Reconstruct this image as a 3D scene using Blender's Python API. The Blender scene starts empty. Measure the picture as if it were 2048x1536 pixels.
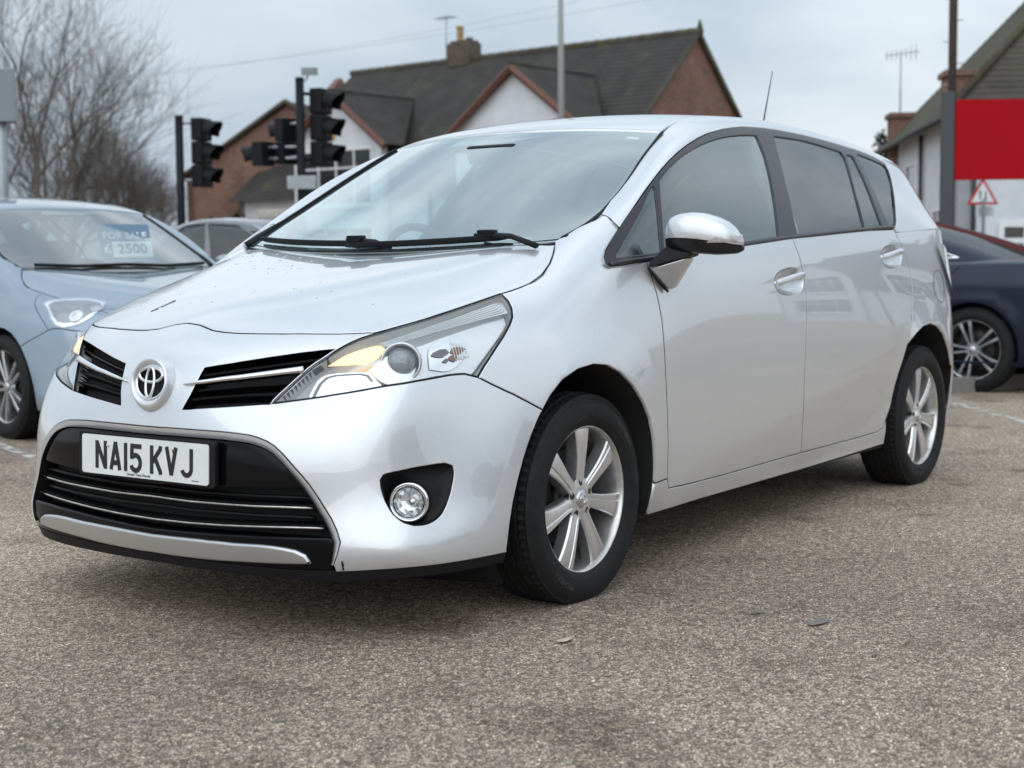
import bpy, bmesh, math, random
import numpy as np
from mathutils import Vector, Matrix
from mathutils.geometry import delaunay_2d_cdt
random.seed(7); np.random.seed(7)
R_ = math.radians
# ---------------------------------------------------------------- camera
SC = bpy.context.scene
CAM_POS = (3.7156, 3.2324, 1.0107); YAW, PITCH, ROLL = 215.426, -4.7087, -.4736
cam = bpy.data.cameras.new('camera'); cam_o = bpy.data.objects.new('camera', cam); SC.collection.objects.link(cam_o)
f_ = Vector((math.cos(R_(PITCH)) * math.cos(R_(YAW)), math.cos(R_(PITCH)) * math.sin(R_(YAW)), math.sin(R_(PITCH))))
r_ = f_.cross(Vector((0, 0, 1))).normalized(); u_ = r_.cross(f_)
r2, u2 = r_ * math.cos(R_(ROLL)) + u_ * math.sin(R_(ROLL)), u_ * math.cos(R_(ROLL)) - r_ * math.sin(R_(ROLL))
cam_o.matrix_world = Matrix(((r2.x, u2.x, -f_.x, CAM_POS[0]), (r2.y, u2.y, -f_.y, CAM_POS[1]), (r2.z, u2.z, -f_.z, CAM_POS[2]), (0, 0, 0, 1)))
cam.sensor_width = 36.0; cam.lens = 2999.4 / 2048 * 36; cam.clip_start = .05; cam.clip_end = 3000
cam.dof.use_dof = True; cam.dof.focus_distance = 4.45; cam.dof.aperture_fstop = 4.0
SC.camera = cam_o
# ---------------------------------------------------------------- sky, sun, exposure
world = bpy.data.worlds.new('World'); SC.world = world; world.use_nodes = True
nt = world.node_tree; bg = nt.nodes['Background']; bg.inputs['Strength'].default_value = .10
SUN_EL, SUN_AZ = 38.0, 22.0          # azimuth of the sun measured from +x towards +y
sky = nt.nodes.new('ShaderNodeTexSky'); sky.sky_type = 'NISHITA'; sky.sun_disc = False
sky.sun_elevation = R_(SUN_EL); sky.sun_rotation = R_(90 - SUN_AZ); sky.air_density = 1.6; sky.dust_density = 4.0
tc = nt.nodes.new('ShaderNodeTexCoord'); mp = nt.nodes.new('ShaderNodeMapping'); mp.inputs['Scale'].default_value = (1.0, 1.0, 2.6); mp.inputs['Location'].default_value = (.3, .7, 0)
nt.links.new(tc.outputs['Generated'], mp.inputs['Vector'])
n1 = nt.nodes.new('ShaderNodeTexNoise'); n1.inputs['Scale'].default_value = 2.2; n1.inputs['Detail'].default_value = 5.0; n1.inputs['Roughness'].default_value = .5; n1.inputs['Distortion'].default_value = .4
nt.links.new(mp.outputs[0], n1.inputs['Vector'])
ramp = nt.nodes.new('ShaderNodeValToRGB'); ramp.color_ramp.elements[0].position = .36; ramp.color_ramp.elements[1].position = .64
ramp.color_ramp.elements[0].color = (3.55, 4.3, 5.1, 1); ramp.color_ramp.elements[1].color = (6.35, 6.95, 7.4, 1)
nt.links.new(n1.outputs['Fac'], ramp.inputs[0])
mixs = nt.nodes.new('ShaderNodeMix'); mixs.data_type = 'RGBA'; mixs.inputs[0].default_value = .93
# overcast sky: brighter towards the zenith, (1 + 2 sin h) / 3
sx = nt.nodes.new('ShaderNodeSeparateXYZ'); nt.links.new(tc.outputs['Generated'], sx.inputs[0])
g1 = nt.nodes.new('ShaderNodeMath'); g1.operation = 'MAXIMUM'; g1.inputs[1].default_value = 0.0; nt.links.new(sx.outputs['Z'], g1.inputs[0])
g2 = nt.nodes.new('ShaderNodeMath'); g2.operation = 'MULTIPLY_ADD'; g2.inputs[1].default_value = .55; g2.inputs[2].default_value = .95; nt.links.new(g1.outputs[0], g2.inputs[0])
g3 = nt.nodes.new('ShaderNodeVectorMath'); g3.operation = 'SCALE'; nt.links.new(ramp.outputs[0], g3.inputs[0]); nt.links.new(g2.outputs[0], g3.inputs['Scale'])
nt.links.new(sky.outputs[0], mixs.inputs[6]); nt.links.new(g3.outputs[0], mixs.inputs[7]); nt.links.new(mixs.outputs[2], bg.inputs['Color'])
sun = bpy.data.lights.new('sun', 'SUN'); sun.energy = 1.0; sun.angle = R_(100); sun.color = (.93, .97, 1)
sun_o = bpy.data.objects.new('sun', sun); SC.collection.objects.link(sun_o)
sd = Vector((math.cos(R_(SUN_EL)) * math.cos(R_(SUN_AZ)), math.cos(R_(SUN_EL)) * math.sin(R_(SUN_AZ)), math.sin(R_(SUN_EL))))
sun_o.rotation_euler = sd.to_track_quat('Z', 'Y').to_euler(); sun_o.location = (0, 0, 20)
SC.view_settings.view_transform = 'Standard'; SC.view_settings.look = 'None'; SC.view_settings.exposure = .48; SC.view_settings.gamma = 1
SC.view_settings.use_curve_mapping = False
SC.render.engine = 'CYCLES'; SC.cycles.max_bounces = 5; SC.cycles.glossy_bounces = 3; SC.cycles.diffuse_bounces = 2; SC.cycles.transmission_bounces = 2; SC.cycles.transparent_max_bounces = 8; SC.cycles.use_denoising = True
SC.cycles.sample_clamp_indirect = 6; SC.cycles.caustics_reflective = False; SC.cycles.caustics_refractive = False
# ---------------------------------------------------------------- helpers
COL = bpy.context.scene.collection
def tag(o, label=None, cat=None, group=None, kind=None):
    if label: o['label'] = label
    if cat: o['category'] = cat
    if group: o['group'] = group
    if kind: o['kind'] = kind
    return o
def empty(name, loc=(0, 0, 0), rz=0.0, parent=None):
    o = bpy.data.objects.new(name, None); COL.objects.link(o); o.location = loc; o.rotation_euler = (0, 0, rz)
    o.empty_display_size = .1
    if parent: o.parent = parent
    return o
def link(name, me, mat=None, parent=None):
    o = bpy.data.objects.new(name, me); COL.objects.link(o)
    if mat is not None:
        for m in (mat if isinstance(mat, (list, tuple)) else [mat]): me.materials.append(m)
    if parent: o.parent = parent
    return o
def copy_tree(o, parent=None):
    c = o.copy(); COL.objects.link(c); c.parent = parent
    for ch in list(o.children): copy_tree(ch, c)
    return c

def inp(node, **k):
    for a, v in k.items():
        s = node.inputs[a.replace('_', ' ')]
        s.default_value = (*v, 1.0) if isinstance(v, tuple) and len(v) == 3 and s.type == 'RGBA' else v
MATS = {}
def pmat(name, col=(.5, .5, .5), rough=.5, metal=0.0, coat=0.0, coat_rough=.03, spec=.5, trans=0.0, ior=1.5, emit=None, emit_s=0.0, noise=0.0, nscale=20.0, bump=0.0, bscale=200.0, rvar=0.0, stretch=(1, 1, 1), alpha=1.0):
    if name in MATS: return MATS[name]
    m = bpy.data.materials.new(name); m.use_nodes = True; nt = m.node_tree; b = nt.nodes['Principled BSDF']
    inp(b, Base_Color=tuple(col), Roughness=rough, Metallic=metal, Coat_Weight=coat, Coat_Roughness=coat_rough, Specular_IOR_Level=spec, Transmission_Weight=trans, IOR=ior, Alpha=alpha)
    if emit: inp(b, Emission_Color=tuple(emit), Emission_Strength=emit_s)
    if noise or bump or rvar:
        tc = nt.nodes.new('ShaderNodeTexCoord'); mp = nt.nodes.new('ShaderNodeMapping'); inp(mp, Scale=tuple(stretch))
        nt.links.new(tc.outputs['Object'], mp.inputs['Vector'])
    if noise or rvar:
        n = nt.nodes.new('ShaderNodeTexNoise'); inp(n, Scale=nscale, Detail=6.0, Roughness=.6); nt.links.new(mp.outputs[0], n.inputs['Vector'])
    if noise:
        r = nt.nodes.new('ShaderNodeMix'); r.data_type = 'RGBA'
        a = tuple(max(0, c * (1 - noise)) for c in col); z = tuple(min(1, c * (1 + noise)) for c in col)
        r.inputs[6].default_value = (*a, 1); r.inputs[7].default_value = (*z, 1)
        mr = nt.nodes.new('ShaderNodeMapRange'); inp(mr, From_Min=.3, From_Max=.7); nt.links.new(n.outputs['Fac'], mr.inputs['Value'])
        nt.links.new(mr.outputs[0], r.inputs[0]); nt.links.new(r.outputs[2], b.inputs['Base Color'])
    if rvar:
        mr = nt.nodes.new('ShaderNodeMapRange'); inp(mr, From_Min=.3, From_Max=.7, To_Min=max(0, rough - rvar), To_Max=min(1, rough + rvar))
        nt.links.new(n.outputs['Fac'], mr.inputs['Value']); nt.links.new(mr.outputs[0], b.inputs['Roughness'])
    if bump:
        n2 = nt.nodes.new('ShaderNodeTexNoise'); inp(n2, Scale=bscale, Detail=4.0); nt.links.new(mp.outputs[0], n2.inputs['Vector'])
        bp = nt.nodes.new('ShaderNodeBump'); inp(bp, Strength=bump, Distance=.01); nt.links.new(n2.outputs['Fac'], bp.inputs['Height']); nt.links.new(bp.outputs[0], b.inputs['Normal'])
    MATS[name] = m; return m
def glass_mat(name, tint=(.8, .9, .88), r0=.06, r1=.7, rough=.0, haze=0.0, refl=(1, 1, 1)):
    """thin pane: reflects r0 face on, rising to r0+r1 at grazing; the rest passes through tinted"""
    if name in MATS: return MATS[name]
    m = bpy.data.materials.new(name); m.use_nodes = True; nt = m.node_tree; nt.nodes.clear()
    out = nt.nodes.new('ShaderNodeOutputMaterial'); mix = nt.nodes.new('ShaderNodeMixShader'); lw = nt.nodes.new('ShaderNodeLayerWeight'); inp(lw, Blend=.5); sq = nt.nodes.new('ShaderNodeMath'); sq.operation = 'POWER'; sq.inputs[1].default_value = 2.0; nt.links.new(lw.outputs['Facing'], sq.inputs[0]); fr = nt.nodes.new('ShaderNodeMath'); fr.operation = 'MULTIPLY_ADD'; fr.use_clamp = True; fr.inputs[1].default_value = r1; fr.inputs[2].default_value = r0; nt.links.new(sq.outputs[0], fr.inputs[0])
    tr = nt.nodes.new('ShaderNodeBsdfTransparent'); gl = nt.nodes.new('ShaderNodeBsdfGlossy'); inp(gl, Roughness=rough, Color=tuple(refl)); tr.inputs['Color'].default_value = (*tint, 1)
    nt.links.new(fr.outputs[0], mix.inputs[0]); nt.links.new(tr.outputs[0], mix.inputs[1]); nt.links.new(gl.outputs[0], mix.inputs[2])
    last = mix
    if haze:
        d = nt.nodes.new('ShaderNodeBsdfDiffuse'); inp(d, Color=(.62, .66, .66)); m2 = nt.nodes.new('ShaderNodeMixShader')  # pale diffuse layer painted over the pane as haze
        tc = nt.nodes.new('ShaderNodeTexCoord'); n = nt.nodes.new('ShaderNodeTexNoise'); inp(n, Scale=3.0, Detail=7.0, Roughness=.7); nt.links.new(tc.outputs['Object'], n.inputs['Vector'])
        mr = nt.nodes.new('ShaderNodeMapRange'); inp(mr, From_Min=.3, From_Max=.75, To_Min=haze * .55, To_Max=haze * 1.3); nt.links.new(n.outputs['Fac'], mr.inputs['Value'])
        nt.links.new(mr.outputs[0], m2.inputs[0]); nt.links.new(mix.outputs[0], m2.inputs[1]); nt.links.new(d.outputs[0], m2.inputs[2]); last = m2
    nt.links.new(last.outputs[0], out.inputs['Surface'])
    MATS[name] = m; return m

class MB:
    """collects simple shapes into ONE mesh"""
    def __init__(s): s.v = []; s.f = []; s.sm = []; s.mi = []; s.cur = 0
    def add(s, V, Fc, smooth=False):
        o = len(s.v); s.v += [tuple(map(float, p)) for p in V]
        for f in Fc: s.f.append(tuple(i + o for i in f)); s.sm.append(smooth); s.mi.append(s.cur)
        return s
    def box(s, c, d, R=None, taper=None):
        x, y, z = (k / 2 for k in d); P = []
        for sz in (-1, 1):
            t = 1 if taper is None or sz < 0 else taper
            for sx, sy in ((-1, -1), (1, -1), (1, 1), (-1, 1)): P.append(Vector((sx * x * t, sy * y * t, sz * z)))
        if R is not None: P = [R @ p for p in P]
        c = Vector(c); P = [p + c for p in P]
        return s.add(P, [(3, 2, 1, 0), (4, 5, 6, 7), (0, 1, 5, 4), (1, 2, 6, 5), (2, 3, 7, 6), (3, 0, 4, 7)])
    def bbox(s, lo, hi):
        return s.box([(a + b) / 2 for a, b in zip(lo, hi)], [b - a for a, b in zip(lo, hi)])
    def lathe(s, prof, M=None, n=32, axis='z', smooth=True, closed=False, arc=None):
        """prof: list of (r, h) ; revolved about axis"""
        a0, a1 = arc or (0, 2 * math.pi); full = arc is None; V = []; m = len(prof); k = n if full else n + 1
        for i in range(k):
            a = a0 + (a1 - a0) * i / n; ca, sa = math.cos(a), math.sin(a)
            for r, h in prof:
                p = {'z': (r * ca, r * sa, h), 'y': (r * ca, h, r * sa), 'x': (h, r * ca, r * sa)}[axis]
                V.append(M @ Vector(p) if M is not None else p)
        Fc = []
        for i in range(n):
            j = (i + 1) % k
            for q in range(m - 1 + (1 if closed else 0)):
                w = (q + 1) % m
                Fc.append((i * m + q, j * m + q, j * m + w, i * m + w))
        return s.add(V, Fc, smooth)
    def tube(s, pts, r, n=8, smooth=True, cap=True, closed=False, flat=None, up=(0, 0, 1)):
        """tube along pts, r a number or a list; flat=(a,b) scales the section"""
        pts = [Vector(p) for p in pts]; m = len(pts); rr = r if hasattr(r, '__len__') else [r] * m; V = []
        prev = None
        for i, p in enumerate(pts):
            if closed: t = pts[(i + 1) % m] - pts[i - 1]
            else: t = pts[min(i + 1, m - 1)] - pts[max(i - 1, 0)]
            t.normalize()
            if prev is None:
                u = Vector(up); u = u - t * u.dot(t)
                if u.length < 1e-3: u = Vector((1, 0, 0)) - t * t.x
            else: u = prev - t * prev.dot(t)
            u.normalize(); prev = u; w = t.cross(u)
            for k in range(n):
                a = 2 * math.pi * k / n; ca, sa = math.cos(a), math.sin(a)
                if flat: ca *= flat[0]; sa *= flat[1]
                V.append(p + (u * ca + w * sa) * rr[i])
        Fc = []
        for i in range(m if closed else m - 1):
            j = (i + 1) % m
            for k in range(n): Fc.append((i * n + k, i * n + (k + 1) % n, j * n + (k + 1) % n, j * n + k))
        if cap and not closed:
            Fc.append(tuple(range(n))[::-1]); Fc.append(tuple((m - 1) * n + k for k in range(n)))
        return s.add(V, Fc, smooth)
    def prism(s, poly, M, h0, h1, smooth=False):
        """polygon in local xy extruded from z=h0 to h1, placed by M"""
        n = len(poly); V = [M @ Vector((x, y, h0)) for x, y in poly] + [M @ Vector((x, y, h1)) for x, y in poly]
        a = sum(poly[i][0] * poly[(i + 1) % n][1] - poly[(i + 1) % n][0] * poly[i][1] for i in range(n))
        F1 = [tuple(range(n))[::-1], tuple(range(n, 2 * n))] + [(i, (i + 1) % n, n + (i + 1) % n, n + i) for i in range(n)]
        if a < 0: F1 = [f[::-1] for f in F1]
        return s.add(V, F1, smooth)
    def loft(s, rings, smooth=True, cap=True, closed_ring=True):
        m = len(rings[0]); V = [p for r in rings for p in r]; Fc = []
        for i in range(len(rings) - 1):
            for k in range(m if closed_ring else m - 1): Fc.append((i * m + k, i * m + (k + 1) % m, (i + 1) * m + (k + 1) % m, (i + 1) * m + k))
        if cap: Fc.append(tuple(range(m))[::-1]); Fc.append(tuple((len(rings) - 1) * m + k for k in range(m)))
        return s.add(V, Fc, smooth)
    def mesh(s, name):
        me = bpy.data.meshes.new(name); me.from_pydata(s.v, [], s.f)
        me.polygons.foreach_set('use_smooth', s.sm)
        if any(s.mi): me.polygons.foreach_set('material_index', s.mi)
        me.update(); return me
    def build(s, name, mat, parent=None, bevel=0.0, seg=2, fix=True, sub=0, angle=None):
        me = s.mesh(name)
        if fix:
            bm = bmesh.new(); bm.from_mesh(me); bmesh.ops.recalc_face_normals(bm, faces=bm.faces)
            if bevel: 
                bmesh.ops.remove_doubles(bm, verts=bm.verts, dist=1e-5)
                ed = [e for e in bm.edges if len(e.link_faces) == 2 and e.calc_face_angle(0) > math.radians(28)]
                if ed: bmesh.ops.bevel(bm, geom=ed, offset=bevel, segments=seg, affect='EDGES', clamp_overlap=True, profile=.6)
            bm.to_mesh(me); bm.free()
        o = link(name, me, mat, parent)
        if sub:
            md = o.modifiers.new('s', 'SUBSURF'); md.levels = sub; md.render_levels = sub
        if angle is not None: smooth_angle(me, angle)
        return o
def smooth_angle(me, deg):
    """smooth shading with sharp edges above an angle"""
    me.polygons.foreach_set('use_smooth', [True] * len(me.polygons))
    bm = bmesh.new(); bm.from_mesh(me)
    for e in bm.edges: e.smooth = not (len(e.link_faces) == 2 and e.calc_face_angle(0) > math.radians(deg))
    bm.to_mesh(me); bm.free()

def frame(o, n, up=(0, 0, 1)):
    """matrix with local z along n, local y near up, at o"""
    z = Vector(n).normalized(); y = Vector(up); y = (y - z * y.dot(z)).normalized(); x = y.cross(z)
    return Matrix(((x.x, y.x, z.x, o[0]), (x.y, y.y, z.y, o[1]), (x.z, y.z, z.z, o[2]), (0, 0, 0, 1)))

def text_mesh(body, size=1.0, ext=0.0, align='CENTER', xs=1.0, res=3, bold=0.0):
    cu = bpy.data.curves.new('t', 'FONT'); cu.body = body; cu.size = size; cu.extrude = ext; cu.align_x = align; cu.align_y = 'CENTER'; cu.resolution_u = res; cu.offset = bold
    o = bpy.data.objects.new('t', cu); COL.objects.link(o); dg = bpy.context.evaluated_depsgraph_get(); dg.update()
    me = bpy.data.meshes.new_from_object(o.evaluated_get(dg)); bpy.data.objects.remove(o); bpy.data.curves.remove(cu)
    for v in me.vertices: v.co.x *= xs
    me.materials.clear(); return me

# ---- panels cut out of a spline surface
def resample(P, h):
    P = np.asarray(P, float); out = [P[0]]
    for a, b in zip(P[:-1], P[1:]):
        m = max(1, int(np.ceil(np.linalg.norm(b - a) / h)))
        for k in range(1, m + 1): out.append(a + (b - a) * k / m)
    return np.array(out)
def dedupe(P, e=6e-4):
    out = [P[0]]
    for p in P[1:]:
        if np.linalg.norm(p - out[-1]) > e: out.append(p)
    if np.linalg.norm(out[0] - out[-1]) < e: out.pop()
    return np.array(out)
def inside(pt, poly):
    x, y = pt[:, 0], pt[:, 1]; r = np.zeros(len(pt), bool); n = len(poly)
    for i in range(n):
        x1, y1 = poly[i]; x2, y2 = poly[(i + 1) % n]
        if y1 == y2: continue
        c = ((y1 > y) != (y2 > y)) & (x < (x2 - x1) * (y - y1) / (y2 - y1) + x1); r ^= c
    return r
def loop_shift(S, P, g, hole):
    """move a closed loop of 3-D points by g towards the material; returns points, uv, normals, inward directions"""
    uv = S.near(P); Q = uv * [S.mu, S.mv]
    area = .5 * np.sum(Q[:, 0] * np.roll(Q[:, 1], -1) - np.roll(Q[:, 0], -1) * Q[:, 1])
    T = np.roll(P, -1, 0) - np.roll(P, 1, 0); T /= np.linalg.norm(T, axis=1, keepdims=True) + 1e-9
    N = S.nrm(uv); a, b = S.dv(uv); sgn = np.sign((np.cross(a, b) * N).sum(1)).mean()
    I = np.cross(N, T) * np.sign(area) * np.sign(sgn)
    I /= np.linalg.norm(I, axis=1, keepdims=True) + 1e-9
    if hole: I = -I
    ctr = (np.abs(P[:, 1]) < 2e-3)
    I[ctr, 1] = 0; I[ctr] /= np.linalg.norm(I[ctr], axis=1, keepdims=True) + 1e-9
    return P + I * np.broadcast_to(np.asarray(g, float).reshape(-1, 1), P.shape), N, I
def panel(name, S, outer, holes=(), mat=None, parent=None, step=.03, gap=.0018, rim=.014, inset=0.0, mirror=None, lip=.0014, hole_gap=None, build=True, nogap=None):
    """mirror: None (as is), 'both' (symmetric, welded at the centre), 'flip' (only the mirrored copy), 'pair' (two objects)"""
    loops = []
    for k, L in enumerate([outer] + list(holes)):
        P = dedupe(resample(dedupe(np.asarray(L, float)), step * .6)); g = gap if k == 0 else (gap if hole_gap is None else hole_gap)
        ctr = np.abs(P[:, 1]) < 2e-3
        if mirror == 'both': P[ctr, 1] = 0
        gg = np.where(ctr & (np.roll(ctr, 1) & np.roll(ctr, -1)), 0, g) if mirror == 'both' else np.full(len(P), g)
        if nogap is not None and k == 0: gg = np.where(nogap(P), 0, gg)
        P1, N, I = loop_shift(S, P, gg, k > 0); P2 = P + I * (gg + np.where(gg > 0, lip * 1.6, 0))[:, None]
        if mirror == 'both': P1[ctr, 1] = 0; P2[ctr, 1] = 0
        loops.append((P1, N, I, P2, ctr if mirror == 'both' else np.zeros(len(P), bool), gg))
    sc = np.array([S.mu, S.mv]); V2 = []; E = []; polys = []; starts = []
    for P1, N, I, P2, ctr, gg in loops:
        uv = S.near(P2) * sc
        st = len(V2); starts.append(st); V2 += uv.tolist(); n = len(uv); E += [(st + i, st + (i + 1) % n) for i in range(n)]; polys.append(uv)
    nb = len(V2); lo, hi = polys[0].min(0), polys[0].max(0)
    # local stretch of the parameter plane -> grid steps
    a, b = S.dv((lo + hi)[None] / 2 / sc); hu = step * S.mu / max(np.linalg.norm(a), 1e-6); hv = step * S.mv / max(np.linalg.norm(b), 1e-6)
    gu = np.arange(lo[0] + hu * .5, hi[0], hu); gv = np.arange(lo[1] + hv * .5, hi[1], hv)
    G = np.stack(np.meshgrid(gu, gv), -1).reshape(-1, 2)
    if len(G):
        ok = inside(G, polys[0])
        for h in polys[1:]: ok &= ~inside(G, h)
        B = np.concatenate(polys); G = G[ok]
        if len(G):
            d = np.full(len(G), 9e9)
            for k in range(0, len(B), 100): d = np.minimum(d, (((G[:, None] - B[None, k:k + 100]) / [hu, hv]) ** 2).sum(2).min(1))
            G = G[d > .30]
    V2 += G.tolist()
    cv, ce, cf, ov, oe, of = delaunay_2d_cdt([Vector(p) for p in V2], E, [], 0, 1e-7)
    C = np.array([tuple(p) for p in cv]); Fc = np.array([f for f in cf if len(f) == 3]); cen = C[Fc].mean(1)
    ok = inside(cen, polys[0])
    for h in polys[1:]: ok &= ~inside(cen, h)
    Fc = Fc[ok]; uv = C / sc; P = S.ev(uv); N = S.nrm(uv); imap = {}
    for k, lst in enumerate(ov):
        for i in lst: imap.setdefault(i, k)
    if mirror == 'both':
        c0 = np.abs(P[:, 1]) < 2.5e-3; P[c0, 1] = 0; N[c0, 1] = 0; N /= np.linalg.norm(N, axis=1, keepdims=True)
    # exact boundary positions
    for st, (P1, N1, I, P2, ctr, gg) in zip(starts, loops):
        for i in range(len(P2)):
            k = imap.get(st + i)
            if k is not None and ctr[i]: P[k, 1] = 0
    P = P - N * inset
    t = np.cross(P[Fc[:, 1]] - P[Fc[:, 0]], P[Fc[:, 2]] - P[Fc[:, 0]]); fl = (t * N[Fc[:, 0]]).sum(1) < 0
    Fc[fl] = Fc[fl][:, ::-1]
    V = P.tolist(); NN = N.tolist(); F = [tuple(map(int, f)) for f in Fc]
    if rim:
        for st, (P1, N1, I, P2, ctr, gg) in zip(starts, loops):
            n = len(P1); b0 = len(V)
            for i in range(n):
                V.append((P1[i] - N1[i] * (lip + inset)).tolist()); m = N1[i] * .8 - I[i]; NN.append((m / np.linalg.norm(m)).tolist())
            for i in range(n):
                V.append((P1[i] - N1[i] * (rim + inset)).tolist()); NN.append((-I[i]).tolist())
            for i in range(n):
                j = (i + 1) % n
                if (ctr[i] and ctr[j]) or (gg[i] == 0 and gg[j] == 0): continue
                ka, kb = imap.get(st + i), imap.get(st + j)
                if ka is None or kb is None or ka == kb: continue
                for q in ((ka, kb, b0 + j, b0 + i), (b0 + i, b0 + j, b0 + n + j, b0 + n + i)):
                    nrm = np.cross(np.subtract(V[q[1]], V[q[0]]), np.subtract(V[q[2]], V[q[0]]))
                    F.append(q if np.dot(nrm, np.add(NN[q[2]], NN[q[3]])) > 0 else q[::-1])
    V = np.array(V); NN = np.array(NN)
    def mk(nm, V, NN, F):
        me = bpy.data.meshes.new(nm); me.from_pydata(V.tolist(), [], F); me.polygons.foreach_set('use_smooth', [True] * len(me.polygons)); me.update()
        me.normals_split_custom_set_from_vertices([tuple(q) for q in NN])
        return link(nm, me, mat, parent)
    fm = np.array([1, -1, 1.0])
    if mirror == 'both':
        n = len(V); idx = np.arange(n) + n; z = np.abs(V[:, 1]) < 1e-5; idx[z] = np.arange(n)[z]
        used = np.concatenate([np.arange(n), np.arange(n)[~z] + n]); re = {int(u): k for k, u in enumerate(used)}
        V2_ = np.concatenate([V, V[~z] * fm]); N2_ = np.concatenate([NN, NN[~z] * fm])
        F2 = F + [tuple(re[int(idx[i])] for i in f)[::-1] for f in F]
        return mk(name, V2_, N2_, F2)
    if mirror in ('flip', 'pair'):
        o2 = mk(name, V * fm, NN * fm, [f[::-1] for f in F])
        if mirror == 'flip': return o2
        return mk(name, V, NN, F), o2
    return mk(name, V, NN, F)
def mirrored(o, parent=None):
    """a mesh object copied to the other side of the car (y -> -y)"""
    me = o.data.copy(); me.transform(Matrix.Scale(-1, 4, (0, 1, 0))); me.flip_normals()
    c = link(o.name.split('.')[0], me, None, parent or o.parent); 
    for k in ('label',):
        if k in o: c[k] = o[k]
    return c
try:
    from mathutils.kdtree import KDTree
except ImportError:
    KDTree = None
# ---------------------------------------------------------------- spline surfaces of the silver car
def bs_basis(t, kn, n, p=3):
    t = np.clip(np.asarray(t, float), kn[p], kn[n] - 1e-9)
    N = ((t[:, None] >= kn[None, :-1]) & (t[:, None] < kn[None, 1:])).astype(float)
    for d in range(1, p + 1):
        M = np.zeros((len(t), N.shape[1] - 1))
        for i in range(N.shape[1] - 1):
            a = kn[i + d] - kn[i]; b = kn[i + d + 1] - kn[i + 1]
            if a > 1e-12: M[:, i] += (t - kn[i]) / a * N[:, i]
            if b > 1e-12: M[:, i] += (kn[i + d + 1] - t) / b * N[:, i + 1]
        N = M
    return N[:, :n]

def bs_local(t, kn, n):
    """first control index and the four non-zero cubic basis values"""
    t = np.clip(t, kn[3], kn[n] - 1e-9); i = np.clip(np.searchsorted(kn, t, 'right') - 1, 3, n - 1); N = np.zeros((len(t), 4)); N[:, 0] = 1
    for d in range(1, 4):
        saved = np.zeros(len(t))
        for r in range(d):
            a = kn[i + r + 1]; b = kn[i + 1 - d + r]; w = N[:, r] / np.where(a - b > 1e-12, a - b, 1); N[:, r] = saved + (a - t) * w; saved = (t - b) * w
        N[:, d] = saved
    return i - 3, N

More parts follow.
